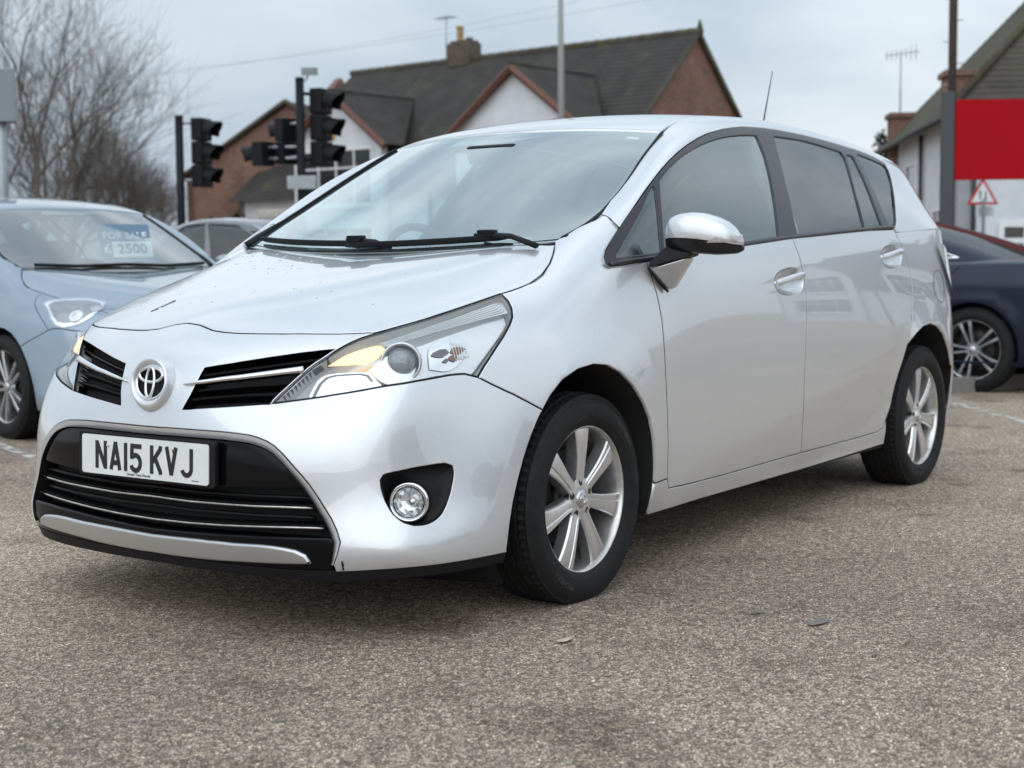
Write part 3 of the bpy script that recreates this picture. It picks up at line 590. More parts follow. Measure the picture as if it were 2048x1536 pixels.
# feature lines of the silver car in its own coordinates (mm): x forward from the front axle, y to its left, z up
FE = {
'hl_in': [[620,594,822],[642,578,815],[663,563,808],[680,552,800],[696,541,791],[712,530,781],[725,520,771],[737,510,761],[749,499,750],[760,487,740],[772,476,729],[787,463,712],[802,450,695],[818,437,677],[833,423,659],[850,408,637]],
'hl_bot': [[850,408,637],[843,429,640],[835,449,643],[827,470,646],[819,489,649],[810,509,652],[801,528,655],[792,546,658],[782,565,662],[772,583,665],[762,600,668],[751,616,671],[739,632,674],[727,648,678],[714,662,681],[699,676,684],[684,688,686],[667,700,688],[649,711,690],[630,721,693],[609,730,695],[584,740,698],[558,750,701],[531,759,704],[506,767,705],[481,775,705],[442,791,694]],
'hl_rear': [[442,791,694],[413,792,723],[389,793,744],[365,793,765],[345,793,782],[324,793,799],[303,791,817],[282,787,834],[262,781,853],[245,766,878],[236,746,900],[235,720,918]],
'hl_top': [[235,720,918],[269,715,911],[302,709,903],[334,702,895],[364,695,888],[393,688,881],[421,680,874],[448,672,867],[474,663,860],[500,654,854],[524,644,848],[547,633,843],[569,622,837],[595,608,830],[620,594,822]],
'bonnet_front': [[763,-2,840],[763,20,839],[764,50,836],[775,111,823],[772,157,818],[768,186,817],[763,213,816],[757,240,816],[752,262,816],[746,284,816],[740,306,816],[734,327,816],[728,348,816],[722,369,817],[715,389,817],[708,412,817],[701,435,817],[693,457,817],[685,478,817],[676,500,817],[667,519,818],[657,537,818],[647,555,819],[627,586,821]],
'bonnet_side': [[627,586,821],[599,605,829],[569,622,837],[536,639,845],[500,654,854],[461,667,864],[421,680,874],[379,691,884],[334,702,895],[302,709,902],[269,716,910],[235,722,917],[198,728,924],[158,733,933],[105,735,946],[40,732,970],[-18,720,1002]],
'bonnet_rear': [[109,738,946],[78,738,958],[47,736,970],[-19,719,1002],[-71,697,1029],[-125,668,1057]],
'seam': [[442,791,694],[423,801,683],[404,811,672],[384,820,662],[365,829,652],[344,838,642],[324,846,631],[299,856,618],[276,865,605],[251,874,592]],
'arch_front': [[403,855,219],[401,859,251],[397,861,283],[390,862,314],[381,862,345],[371,863,374],[360,864,404],[347,865,433],[334,866,462],[314,867,499],[291,869,536],[272,871,564],[250,874,592],[217,878,630],[165,885,671],[93,891,697],[13,894,706],[-61,897,698],[-130,900,672],[-202,901,627],[-263,900,572],[-305,899,517],[-330,897,455],[-339,895,421],[-345,894,387],[-350,891,347],[-353,887,308],[-352,877,256],[-359,859,205]],
'arch_rear': [[-2392,834,216],[-2376,850,276],[-2382,858,333],[-2392,863,378],[-2405,867,422],[-2414,873,467],[-2434,879,513],[-2462,884,558],[-2522,892,630],[-2589,898,679],[-2674,898,708],[-2779,897,717],[-2868,897,700],[-2945,898,663],[-3009,898,601],[-3073,891,517]],
'door_front': [[-362,851,1004],[-374,862,963],[-392,874,897],[-404,883,825],[-408,890,741],[-412,891,689],[-418,891,635],[-424,890,582],[-429,889,528],[-433,889,475],[-437,888,421],[-438,886,369],[-442,882,316]],
'door_b': [[-1422,855,1085],[-1449,873,1009],[-1470,884,929],[-1473,889,874],[-1471,892,818],[-1465,895,744],[-1459,895,670],[-1456,895,608],[-1453,894,546],[-1452,892,483],[-1465,883,407],[-1490,868,328],[-1509,855,275]],
'door_rear': [[-2507,822,1130],[-2540,832,1089],[-2592,847,1018],[-2604,856,970],[-2607,865,921],[-2603,872,873],[-2594,878,826],[-2576,885,772],[-2551,891,719],[-2529,892,677],[-2508,890,635]],
'sill_top': [[-353,887,308],[-443,881,311],[-463,875,277],[-561,872,274],[-665,869,272],[-772,867,271],[-882,865,271],[-998,864,272],[-1119,862,273],[-1244,860,274],[-1375,858,275],[-1509,855,275],[-1657,852,275],[-1811,849,274],[-1971,846,274],[-2132,845,275],[-2298,844,277],[-2345,849,290],[-2362,856,327]],
'sill_bottom': [[-361,859,205],[-534,855,205],[-726,846,205],[-915,843,205],[-1113,841,205],[-1324,837,205],[-1548,834,205],[-1741,834,207],[-1946,834,209],[-2165,833,212],[-2392,834,216]],
'grille': [[857,163,725],[851,184,728],[845,205,732],[839,226,735],[832,246,738],[826,266,742],[819,285,745],[811,304,748],[804,323,751],[796,344,755],[788,364,758],[780,384,761],[771,404,764],[763,423,767],[754,443,770],[745,463,772],[736,483,775],[727,502,777],[717,522,779],[734,511,765],[748,499,751],[760,488,740],[772,476,729],[787,463,712],[802,450,695],[818,437,677],[833,423,659],[851,406,635],[858,384,634],[864,362,632],[870,340,630],[876,317,628],[881,294,626],[886,270,624],[891,248,622],[895,224,620],[899,201,618],[903,177,616],[906,152,613],[909,126,611],[902,134,629],[895,142,647],[887,148,666],[878,154,686],[868,158,706]],
'opening': [[925,12,539],[926,54,539],[926,94,540],[925,133,540],[923,168,540],[921,203,540],[918,236,540],[915,269,540],[911,307,539],[906,344,537],[902,371,535],[899,397,530],[896,422,523],[894,444,513],[891,470,494],[887,492,473],[883,509,456],[878,525,439],[873,540,421],[867,553,401],[862,566,381],[858,579,360],[853,595,335],[850,609,308],[850,619,283],[852,616,254],[850,607,224]],
'fog': [[742,701,454],[734,706,457],[724,712,459],[714,718,461],[705,724,462],[695,729,464],[685,735,465],[675,740,467],[664,745,468],[654,750,469],[643,755,470],[631,761,471],[619,767,472],[607,772,473],[594,778,473],[582,783,473],[563,792,465],[561,796,446],[563,796,436],[566,796,425],[570,797,415],[574,797,404],[578,797,394],[583,796,384],[589,796,374],[595,796,364],[602,796,355],[609,795,346],[618,794,338],[630,791,330],[643,787,324],[657,783,320],[670,777,318],[683,771,318],[694,764,319],[704,757,323],[713,749,327],[721,742,333],[728,734,342],[734,726,352],[738,719,363],[741,714,374],[744,709,385],[746,705,397],[748,702,409],[749,699,420],[749,698,431],[749,697,442]],
'flap': [[848,614,308],[842,631,290],[835,647,272]],
'corner_trim': [[-363,853,1006],[-334,851,1003],[-305,850,1001],[-277,848,999],[-251,845,996],[-226,842,994],[-202,838,993],[-180,834,991],[-165,825,999],[-174,814,1019],[-195,807,1040],[-219,803,1057],[-244,800,1074],[-272,796,1092],[-300,793,1110]],
'surround': [[-195,807,1040],[-243,798,1075],[-294,791,1108],[-340,786,1137],[-387,781,1166],[-436,776,1195],[-482,770,1222],[-530,763,1249],[-581,755,1277],[-648,744,1310],[-723,732,1343],[-813,717,1377],[-914,699,1409],[-1012,683,1436],[-1116,666,1460],[-1272,647,1486],[-1365,638,1498],[-1457,631,1508],[-1559,627,1513],[-1659,626,1516],[-1770,626,1516],[-1884,627,1514],[-1974,627,1512],[-2068,626,1509],[-2163,626,1505],[-2262,625,1500],[-2365,624,1495],[-2471,622,1488],[-2581,620,1482],[-2695,618,1473],[-2804,618,1460],[-2912,628,1436],[-2857,666,1390],[-2803,701,1345],[-2723,740,1292],[-2657,771,1239],[-2591,807,1161],[-2524,820,1136],[-2388,829,1131],[-2262,836,1126],[-2144,840,1121],[-2033,844,1116],[-1927,846,1110],[-1819,849,1105],[-1714,851,1099],[-1614,852,1093],[-1516,854,1088],[-1422,855,1082],[-1336,855,1077],[-1253,855,1071],[-1171,855,1066],[-1093,855,1060],[-1016,855,1055],[-943,855,1050],[-873,854,1045],[-803,855,1040],[-735,855,1035],[-669,855,1029],[-603,855,1025],[-540,855,1020],[-479,855,1015],[-420,854,1010],[-363,853,1006],[-312,850,1001],[-264,846,997],[-220,841,994],[-180,834,991],[-165,825,999],[-174,814,1019]],
'beltline': [[-2524,820,1136],[-2202,838,1123],[-1927,846,1110],[-1664,852,1096],[-1422,855,1082],[-1212,855,1069],[-1016,855,1055],[-803,855,1040],[-603,855,1025],[-363,853,1006],[-180,834,991]],
'belttop': [[-2485,819,1144],[-2151,834,1137],[-1911,841,1124],[-1690,846,1111],[-1485,849,1098],[-1314,849,1091],[-1026,849,1073],[-868,849,1064],[-716,849,1055],[-489,849,1038]],
'glass_tri': [[-222,827,1020],[-250,823,1040],[-278,819,1059],[-307,815,1079],[-336,811,1099],[-366,806,1120],[-396,801,1141],[-428,796,1162],[-459,790,1184],[-494,781,1210],[-531,772,1237],[-552,769,1248],[-549,776,1235],[-536,787,1210],[-523,798,1185],[-511,808,1161],[-499,818,1136],[-489,827,1111],[-480,835,1086],[-471,842,1061],[-464,849,1037],[-418,848,1034],[-374,846,1031],[-333,843,1028],[-294,839,1026],[-257,834,1023]],
'glass_front': [[-489,849,1038],[-497,843,1063],[-506,836,1087],[-516,828,1112],[-528,820,1137],[-541,810,1162],[-555,800,1188],[-570,789,1214],[-586,778,1240],[-603,766,1266],[-645,758,1288],[-690,750,1310],[-759,739,1336],[-835,727,1362],[-895,718,1379],[-960,708,1396],[-1027,698,1412],[-1123,685,1432],[-1220,674,1449],[-1310,666,1461],[-1400,660,1470],[-1465,657,1474],[-1530,655,1477],[-1520,672,1451],[-1512,688,1425],[-1500,704,1398],[-1483,720,1371],[-1466,735,1344],[-1449,750,1317],[-1432,764,1290],[-1416,777,1263],[-1396,792,1231],[-1377,807,1199],[-1357,820,1167],[-1340,833,1136],[-1316,849,1093],[-1252,849,1089],[-1189,849,1084],[-1128,849,1080],[-1068,849,1076],[-1009,849,1072],[-951,849,1068],[-895,850,1064],[-841,850,1061],[-788,850,1057],[-735,850,1054],[-684,850,1051],[-633,850,1047],[-584,850,1044],[-536,850,1041]],
'glass_rear': [[-1693,651,1484],[-1769,651,1485],[-1847,650,1486],[-1927,649,1485],[-1993,649,1483],[-2057,650,1480],[-2123,651,1476],[-2193,652,1470],[-2263,653,1464],[-2336,654,1458],[-2340,669,1437],[-2308,694,1400],[-2276,719,1363],[-2246,741,1326],[-2222,762,1291],[-2205,778,1260],[-2190,793,1229],[-2176,807,1199],[-2165,821,1169],[-2156,833,1140],[-2072,836,1134],[-1991,839,1130],[-1913,841,1125],[-1837,843,1120],[-1763,845,1116],[-1691,846,1111],[-1621,848,1107],[-1552,849,1103],[-1485,849,1098],[-1494,839,1126],[-1503,828,1154],[-1514,816,1182],[-1526,804,1210],[-1540,789,1240],[-1555,775,1271],[-1571,759,1302],[-1590,742,1333],[-1610,724,1365],[-1629,707,1394],[-1649,689,1424],[-1669,671,1453]],
'glass_fixed': [[-2394,657,1451],[-2459,657,1445],[-2445,678,1416],[-2432,698,1386],[-2420,717,1357],[-2408,736,1327],[-2396,754,1297],[-2387,770,1267],[-2379,785,1237],[-2375,799,1208],[-2372,811,1178],[-2374,823,1149],[-2268,829,1143],[-2168,834,1138],[-2177,821,1168],[-2189,808,1198],[-2203,793,1229],[-2220,778,1260],[-2240,761,1291],[-2263,743,1322],[-2290,724,1353],[-2322,703,1385],[-2357,680,1418]],
'glass_quarter': [[-2551,639,1462],[-2651,639,1452],[-2755,638,1442],[-2862,641,1426],[-2872,651,1410],[-2817,686,1366],[-2752,721,1321],[-2700,747,1282],[-2655,769,1245],[-2615,788,1208],[-2581,804,1172],[-2553,813,1152],[-2511,818,1144],[-2474,817,1153],[-2462,806,1182],[-2457,794,1212],[-2458,780,1242],[-2462,764,1273],[-2469,747,1303],[-2479,729,1334],[-2493,708,1366],[-2509,687,1397],[-2527,664,1429]],
'frame_arc': [[-300,793,1110],[-344,787,1138],[-389,782,1166],[-436,776,1195],[-482,769,1222],[-530,762,1249],[-581,755,1277],[-648,744,1310],[-723,732,1343],[-813,717,1377],[-914,699,1409],[-1012,683,1436],[-1116,666,1460],[-1272,647,1486],[-1365,638,1498],[-1457,631,1508],[-1559,627,1513],[-1659,626,1516],[-1770,626,1516],[-1884,627,1514],[-1974,627,1512],[-2068,626,1509],[-2163,626,1505],[-2262,625,1500],[-2365,624,1495],[-2471,622,1488],[-2581,620,1482],[-2695,618,1473],[-2804,618,1460],[-2912,628,1436],[-2857,666,1390],[-2803,701,1345],[-2723,740,1292],[-2657,771,1239],[-2591,807,1161],[-2524,820,1136]],
'apillar_seam': [[-319,711,1154],[-311,739,1147],[-299,770,1129],[-300,793,1110]],
'ws_low': [[-344,696,1157],[-302,698,1137],[-260,699,1118],[-228,696,1104],[-198,692,1091],[-151,683,1071]],
'hl_strip': [[654,608,796],[636,621,802],[616,633,809],[595,643,815],[575,652,821],[554,660,827],[533,668,832],[511,675,838],[489,682,844],[465,689,849],[442,696,855],[418,702,861],[394,708,867],[369,713,874],[344,719,880],[319,724,886],[292,729,893],[265,733,899],[252,736,902],[263,768,868],[289,761,864],[315,754,860],[341,747,855],[366,740,851],[391,733,846],[415,726,842],[439,719,838],[463,711,833],[486,704,828],[508,697,824],[530,690,819],[551,682,814],[572,674,809],[592,665,804],[611,656,799],[630,646,792],[647,633,788]],
'hl_indicator': [[750,514,741],[743,521,747],[735,528,753],[728,535,759],[720,542,765],[713,549,771],[705,557,775],[698,564,779],[690,572,783],[683,580,787],[675,587,790],[667,595,793],[659,602,795],[652,610,797],[646,619,797],[647,633,788],[657,635,779],[668,633,769],[679,629,760],[687,624,755],[694,617,751],[702,610,746],[708,600,746],[713,590,745],[719,579,745],[724,569,744],[730,558,743],[735,547,743],[740,536,742],[745,525,741]],
'hl_bezel': [[704,620,735],[695,626,743],[685,631,751],[675,636,759],[664,641,767],[653,647,773],[641,655,778],[628,663,782],[614,670,785],[600,678,788],[585,685,792],[570,691,795],[554,697,799],[539,701,803],[523,706,807],[506,710,812],[490,715,816],[473,719,820],[456,724,824],[438,728,828],[421,733,832],[403,738,836],[385,742,839],[367,746,843],[349,751,847],[330,755,851],[311,760,855],[292,764,859],[273,768,863],[278,782,844],[292,785,832],[307,788,819],[322,789,808],[337,789,796],[351,790,784],[365,790,773],[379,790,762],[392,790,751],[406,789,739],[419,788,728],[432,788,716],[446,786,707],[466,779,708],[487,771,713],[504,765,712],[522,760,711],[539,754,710],[556,748,709],[571,742,707],[585,737,705],[600,731,704],[614,725,702],[627,719,700],[640,713,698],[653,706,695],[665,699,694],[676,691,693],[685,681,695],[693,670,699],[699,659,705],[702,646,714],[704,634,725]],
'hl_side': [[571,735,727],[568,731,738],[564,726,751],[560,721,763],[555,717,774],[547,713,785],[531,712,797],[511,714,805],[496,716,811],[482,720,815],[468,724,817],[457,730,816],[447,738,811],[440,745,805],[435,754,794],[436,761,781],[443,764,770],[453,766,758],[464,766,748],[476,765,739],[489,764,731],[502,762,724],[515,759,720],[527,755,719],[538,751,720],[549,745,722],[561,740,725]],
'hl_low': [[814,489,658],[806,490,668],[799,490,679],[792,491,689],[785,493,699],[778,496,709],[771,501,716],[764,509,722],[758,518,725],[753,528,727],[748,539,729],[743,549,730],[738,560,730],[733,570,731],[728,581,732],[722,591,732],[717,601,732],[711,611,733],[705,621,734],[705,631,725],[705,640,717],[704,649,709],[702,658,702],[699,667,695],[695,676,689],[703,669,687],[711,661,685],[719,653,684],[726,645,682],[733,637,680],[739,628,678],[745,620,677],[752,611,675],[757,601,673],[763,592,672],[769,582,670],[774,572,669],[780,562,667],[785,552,666],[790,542,664],[795,531,663],[799,521,662],[804,510,660],[809,499,659]],
'cup_front': [[-1210,884,933],[-1223,882,947],[-1245,881,958],[-1268,880,965],[-1294,879,970],[-1321,879,973],[-1348,878,976],[-1377,878,976],[-1403,878,974],[-1428,879,967],[-1446,881,956],[-1453,882,944],[-1456,884,931],[-1455,885,918],[-1446,887,902],[-1427,888,888],[-1398,889,880],[-1364,889,876],[-1333,889,876],[-1301,889,877],[-1271,889,880],[-1244,888,887],[-1224,888,897],[-1214,887,909],[-1209,885,921]],
'cup_rear': [[-2268,860,1021],[-2286,856,1036],[-2320,852,1050],[-2362,848,1058],[-2409,845,1063],[-2458,843,1064],[-2499,841,1061],[-2525,843,1050],[-2536,846,1035],[-2535,849,1021],[-2529,852,1007],[-2517,855,993],[-2493,859,979],[-2460,862,969],[-2415,865,964],[-2369,866,964],[-2327,867,968],[-2296,867,977],[-2278,865,990],[-2268,863,1006]],
'handle_front': [[-1207,886,919],[-1255,885,927],[-1319,884,936],[-1386,883,943],[-1453,882,950]],
'handle_rear': [[-2275,861,1010],[-2332,858,1016],[-2467,850,1031],[-2537,845,1038]],
'fuel': [[-2932,850,941],[-2967,847,949],[-3013,844,949],[-3040,846,928],[-3052,850,905],[-3052,853,887],[-3048,856,869],[-3041,860,850],[-3032,863,832],[-3023,866,814],[-2985,870,802],[-2931,871,817],[-2904,869,839],[-2892,865,863],[-2895,862,882],[-2903,859,902],[-2916,854,922]],
'wing_mid': [[886,116,676],[870,197,688],[858,244,695],[845,289,700],[830,333,706],[814,377,712],[797,420,718],[780,462,724]],
'slat_a': [[866,162,707],[842,251,721],[814,333,733],[790,394,742],[765,453,751],[739,510,759]],
'slat_b': [[886,159,666],[871,229,674],[853,295,682],[830,371,688],[805,443,694]],
'slat_c': [[898,141,641],[884,218,650],[867,290,657],[849,357,661],[830,421,664]],
'bar_a': [[928,2,362],[929,79,361],[927,153,360],[925,211,361],[921,268,362],[916,323,363],[910,375,364],[903,426,366],[894,474,368],[881,518,369],[866,559,370]],
'bar_b': [[924,-1,296],[924,73,297],[922,145,298],[920,204,300],[917,261,302],[912,317,305],[907,371,308],[901,423,311],[893,472,314],[878,533,317],[858,589,319]],
'band_low': [[930,5,397],[931,87,401],[929,165,405],[925,239,409],[921,300,411],[914,359,414],[907,415,416],[893,480,419],[873,538,421]],
'lip_top': [[919,-2,255],[919,46,256],[919,93,257],[918,138,258],[916,183,259],[914,227,259],[911,269,260],[908,311,260],[905,356,262],[901,401,264],[896,444,264],[890,481,262],[883,516,258],[875,543,247],[867,556,224]],
'lip_bot': [[908,-2,202],[907,62,201],[906,124,202],[904,184,203],[902,243,205],[898,300,208],[894,355,211],[890,409,214],[885,461,217],[877,510,220],[867,556,222]],
'tray_top': [[921,-2,270],[921,65,271],[920,131,273],[918,194,275],[915,249,277],[911,303,280],[907,356,283],[902,407,285],[895,461,288],[885,512,291],[872,559,293],[849,615,296]],
'tail': [[-3035,811,1093],[-3126,807,1084],[-3183,801,1065],[-3208,798,1043],[-3231,792,1024],[-3220,800,1004],[-3215,805,984],[-3207,811,962],[-3225,808,938],[-3196,822,917],[-3107,844,904],[-3109,839,932],[-3087,838,953],[-3072,835,975],[-3060,831,997],[-3050,828,1017],[-3040,824,1038],[-3032,819,1058],[-3029,815,1077]],
'mirror_foot': [[-380,861,974],[-401,861,983],[-424,861,991],[-450,862,995],[-477,863,998],[-505,864,1002],[-532,864,1005],[-560,865,1009],[-588,865,1012],[-575,868,998],[-562,871,984],[-548,873,969],[-533,874,955],[-519,876,942],[-505,877,928],[-484,877,914],[-461,876,916],[-444,874,925],[-428,871,936],[-413,869,946],[-400,866,957]],
'points': [[636,684,752],[682,750,380],[887,-2,681],[893,-2,665],[-1326,885,926]],
'ws_edge': [[-144,682,1067],[-173,690,1080],[-215,696,1098],[-260,699,1118],[-346,691,1158],[-414,688,1192],[-484,681,1228],[-542,671,1259],[-602,659,1293],[-664,645,1328],[-728,632,1363],[-810,618,1406],[-899,601,1450]],
'ws_top': [[-811,0,1478],[-809,49,1477],[-810,96,1477],[-813,141,1477],[-817,186,1476],[-821,226,1475],[-826,266,1474],[-831,304,1473],[-838,342,1472],[-845,380,1470],[-853,418,1468],[-862,455,1465],[-872,491,1462],[-882,527,1460],[-894,562,1457],[-908,596,1455]],
'blue_bowls': [[590,692,781],[624,579,824]],
'blue_lamp': [[320,758,853],[342,727,874],[378,700,879],[415,671,881],[445,648,879],[469,612,881],[491,586,879],[517,551,877],[550,526,869],[603,495,853],[648,543,822],[668,592,793],[671,632,767],[664,664,746],[643,696,726],[607,723,715],[553,751,704],[488,770,716],[440,773,752],[402,769,789]],
}
FE = {k: np.array(v, float) / 1000 for k, v in FE.items()}
# ---------------------------------------------------------------- the silver people carrier: materials and skin
PAINT = None
def paint_mat(name, base, flake=.025, rough=.38, metal=.45, coat=1.0, spots=True):
    m = pmat(name, base, rough, metal, coat, .02); nt = m.node_tree; b = nt.nodes['Principled BSDF']; inp(b, Coat_IOR=1.65 if spots is False else 1.9)
    tc = nt.nodes.new('ShaderNodeTexCoord'); n = nt.nodes.new('ShaderNodeTexVoronoi'); inp(n, Scale=1400.0); nt.links.new(tc.outputs['Object'], n.inputs['Vector'])
    mx = nt.nodes.new('ShaderNodeMix'); mx.data_type = 'RGBA'; mx.inputs[6].default_value = (*[c * (1 - flake * 4) for c in base], 1); mx.inputs[7].default_value = (*[min(1, c * (1 + flake * 4)) for c in base], 1)
    sep = nt.nodes.new('ShaderNodeSeparateColor'); nt.links.new(n.outputs['Color'], sep.inputs[0]); nt.links.new(sep.outputs[0], mx.inputs[0])
    # road film towards the sills and a few specks
    n2 = nt.nodes.new('ShaderNodeTexNoise'); inp(n2, Scale=2.5, Detail=8.0, Roughness=.65); nt.links.new(tc.outputs['Object'], n2.inputs['Vector'])
    mr = nt.nodes.new('ShaderNodeMapRange'); inp(mr, From_Min=.35, From_Max=.7, To_Min=.008, To_Max=.035); nt.links.new(n2.outputs['Fac'], mr.inputs['Value']); nt.links.new(mr.outputs[0], b.inputs['Coat Roughness'])
    nt.links.new(mx.outputs[2], b.inputs['Base Color'])
    if spots:
        v = nt.nodes.new('ShaderNodeTexVoronoi'); inp(v, Scale=16.0); nt.links.new(tc.outputs['Object'], v.inputs['Vector'])
        lt = nt.nodes.new('ShaderNodeMath'); lt.operation = 'LESS_THAN'; lt.inputs[1].default_value = .030; nt.links.new(v.outputs['Distance'], lt.inputs[0])
        m2 = nt.nodes.new('ShaderNodeMix'); m2.data_type = 'RGBA'; m2.inputs[7].default_value = (.3, .29, .27, 1); nt.links.new(mx.outputs[2], m2.inputs[6])
        m3 = nt.nodes.new('ShaderNodeMath'); m3.operation = 'MULTIPLY'; m3.inputs[1].default_value = .30; nt.links.new(lt.outputs[0], m3.inputs[0]); nt.links.new(m3.outputs[0], m2.inputs[0]); nt.links.new(m2.outputs[2], b.inputs['Base Color'])
    return m
PAINT = paint_mat('silver_paint', (.690, .705, .730), metal=.58, rough=.32)
BLACKPL = pmat('black_plastic', (.009, .009, .010), .5, spec=.2, bump=.06, bscale=900)
GLOSSBK = pmat('gloss_black', (.003, .003, .004), .10, spec=.22)
TRIMBK = pmat('window_trim', (.022, .021, .024), .28)
RUBBER = pmat('rubber', (.012, .012, .013), .75, spec=.25)
CHROME = pmat('chrome', (.82, .83, .84), .06, 1.0)
SATIN = pmat('satin_silver', (.62, .63, .64), .28, .9)
GLASS_WS = glass_mat('windscreen_glass', (.74, .90, .89), .14, .95, haze=.03, refl=(.90, .98, .985))
GLASS_FD = glass_mat('front_door_glass', (.72, .86, .84), .07, .62, haze=.02, refl=(.92, .99, 1.0))
GLASS_PRIV = glass_mat('privacy_glass', (.06, .068, .075), .06, .46, haze=.02)
LENS = glass_mat('lamp_lens', (.98, .99, .99), .04, .40)
DARK = pmat('dark_inside', (.008, .008, .008), .9)
LINER = pmat('arch_liner', (.012, .012, .012), .85, bump=.2, bscale=300)

CAR = empty('silver_car'); tag(CAR, 'silver five-door people carrier parked in front, number plate NA15 KVJ', 'car')
SF = make_surfs(); SD, TP, GH, RF, WS = (SF[k] for k in ('side', 'top', 'gh', 'roof', 'ws'))
F_ = FE
def cat_(*a): return np.concatenate([np.asarray(x, float).reshape(-1, 3) for x in a])
def upto(P, q):   # polyline cut at the point nearest q
    P = np.asarray(P); k = np.linalg.norm(P - np.asarray(q), axis=1).argmin(); return P[:k + 1]
def fro(P, q):
    P = np.asarray(P); k = np.linalg.norm(P - np.asarray(q), axis=1).argmin(); return P[k:]
def isol(S, v, u0, u1, n=30): return S.ev(np.stack([np.linspace(u0, u1, n), np.full(n, v)], 1))
def isov(S, u, v0, v1, n=20): return S.ev(np.stack([np.full(n, u), np.linspace(v0, v1, n)], 1))

bf, bs_, br = F_['bonnet_front'].copy(), F_['bonnet_side'], F_['bonnet_rear']
bf[0, 1] = 0
corner = br[-1]
rear_edge = np.array([(corner[0], corner[1], 0), (-.098, .62, 0), (-.085, .5, 0), (-.062, .3, 0), (-.05, .15, 0), (-.046, 0, 0)]); rear_edge[:, 2] = np.interp(rear_edge[:, 1], [0, .3, .5, .62, .68], [1.038, 1.047, 1.056, 1.058, 1.056])
rear_edge[0] = corner
side_to = upto(bs_, br[0])
cl = TP.ev(np.stack([np.zeros(30), np.linspace(TP.near(rear_edge[-1:])[0, 1], TP.near(bf[:1])[0, 1], 30)], 1))
panel('bonnet', TP, cat_(bf, side_to[1:-1], br, rear_edge[1:], cl[1:-1]), mat=PAINT, parent=CAR, step=.028, gap=.003, mirror='both')

# front bumper
arF = F_['arch_front']; seam = F_['seam']; op = F_['opening'].copy(); op[0, 1] = 0
# the opening has a painted chamfer: its outer edge lies 13 mm outside the inner one
opT = np.gradient(op, axis=0); opT /= np.linalg.norm(opT, axis=1, keepdims=True); opN = SD.nrm(SD.near(op)); opO = np.cross(opN, opT); opO *= np.sign((opO * (op - np.array([.9, 0, .35]))).sum(1))[:, None]; opO[0] = (0, 0, 1)
op_out = SD.ev(SD.near(op + opO * np.interp(np.arange(len(op)), [0, len(op) - 3, len(op) - 1], [.019, .018, .008])[:, None])); op_out[0, 1] = 0
a_dn = upto(arF, seam[-1])[::-1]
ua = SD.near(a_dn[-1:])[0, 0]; uo = SD.near(op_out[-1:])[0, 0]
bot = isol(SD, .004, ua, uo, 30)
ctr = SD.ev(np.stack([np.zeros(14), np.linspace(SD.near(op_out[:1])[0, 1], SD.near(bf[:1])[0, 1], 14)], 1)); ctr[:, 1] = 0
panel('front_bumper', SD, cat_(bf, F_['hl_in'][1:], F_['hl_bot'][1:], seam[1:], a_dn[1:], bot, op_out[::-1], ctr[1:-1]), holes=[F_['grille'], F_['fog']], mat=PAINT, parent=CAR, step=.022, gap=.0024, mirror='both', hole_gap=0.0005, rim=.016)

# front wing
sT, sB = F_['sill_top'], F_['sill_bottom']; dF, dB, dR = F_['door_front'], F_['door_b'], F_['door_rear']; BL = F_['beltline']
pfr = arF[np.linalg.norm(arF - sT[0], axis=1).argmin()]
kc = np.linalg.norm(sT - dF[-1], axis=1).argmin()
arc_up = fro(upto(arF, sT[0]), seam[-1])
ct = F_['corner_trim']; aps = F_['apillar_seam']; wl = F_['ws_low']
wing = cat_(seam, arc_up[1:], sT[:kc + 1], dF[::-1][1:], ct[1:], aps[::-1][1:], wl[1:], corner[None] + [[0, .006, .004]], br[::-1][1:], fro(bs_, F_['hl_rear'][-1])[::-1][-4:], F_['hl_rear'][::-1][:-1]) if False else None
bs_rev = fro(bs_, F_['hl_rear'][-1]); bs_rev = upto(bs_rev, br[0])[::-1]
wing = cat_(seam, arc_up[1:], sT[:kc + 1], dF[::-1][1:], ct[1:], aps[::-1][1:], wl[1:], br[::-1], bs_rev[1:], F_['hl_rear'][::-1][1:-1])
panel('front_wing', SD, wing, mat=PAINT, parent=CAR, step=.022, gap=.0022, mirror='pair')

belt = BL[::-1]                                            # front -> rear
kB = np.linalg.norm(belt - dB[0], axis=1).argmin()
sTB = np.linalg.norm(sT - dB[-1], axis=1).argmin()
b1 = cat_(dF[:1], belt[(belt[:, 0] < dF[0, 0] - .05) & (belt[:, 0] > dB[0, 0] + .03)], dB[:1])
b2 = cat_(dB[:1], belt[(belt[:, 0] < dB[0, 0] - .03) & (belt[:, 0] > dR[0, 0] + .03)], dR[:1])
panel('front_door', SD, cat_(dF, sT[kc + 1:sTB], dB[::-1], b1[::-1][1:-1]), holes=[F_['cup_front']], mat=PAINT, parent=CAR, step=.022, gap=.0021, mirror='pair', hole_gap=.0003)
arR = F_['arch_rear']
ar_up = upto(fro(arR, sT[-1]), dR[-1])
panel('rear_door', SD, cat_(dB, sT[sTB + 1:], ar_up[1:-1], dR[::-1], b2[::-1][1:-1]), holes=[F_['cup_rear']], mat=PAINT, parent=CAR, step=.022, gap=.0021, mirror='pair', hole_gap=.0003)
panel('sill', SD, cat_(sT, arR[:2][::-1] if np.linalg.norm(arR[0]-sB[-1])<.1 else arR[:1], sB[::-1][1:], fro(arF, sT[0])[::-1][:-1]), mat=PAINT, parent=CAR, step=.03, gap=.0012, mirror='pair')
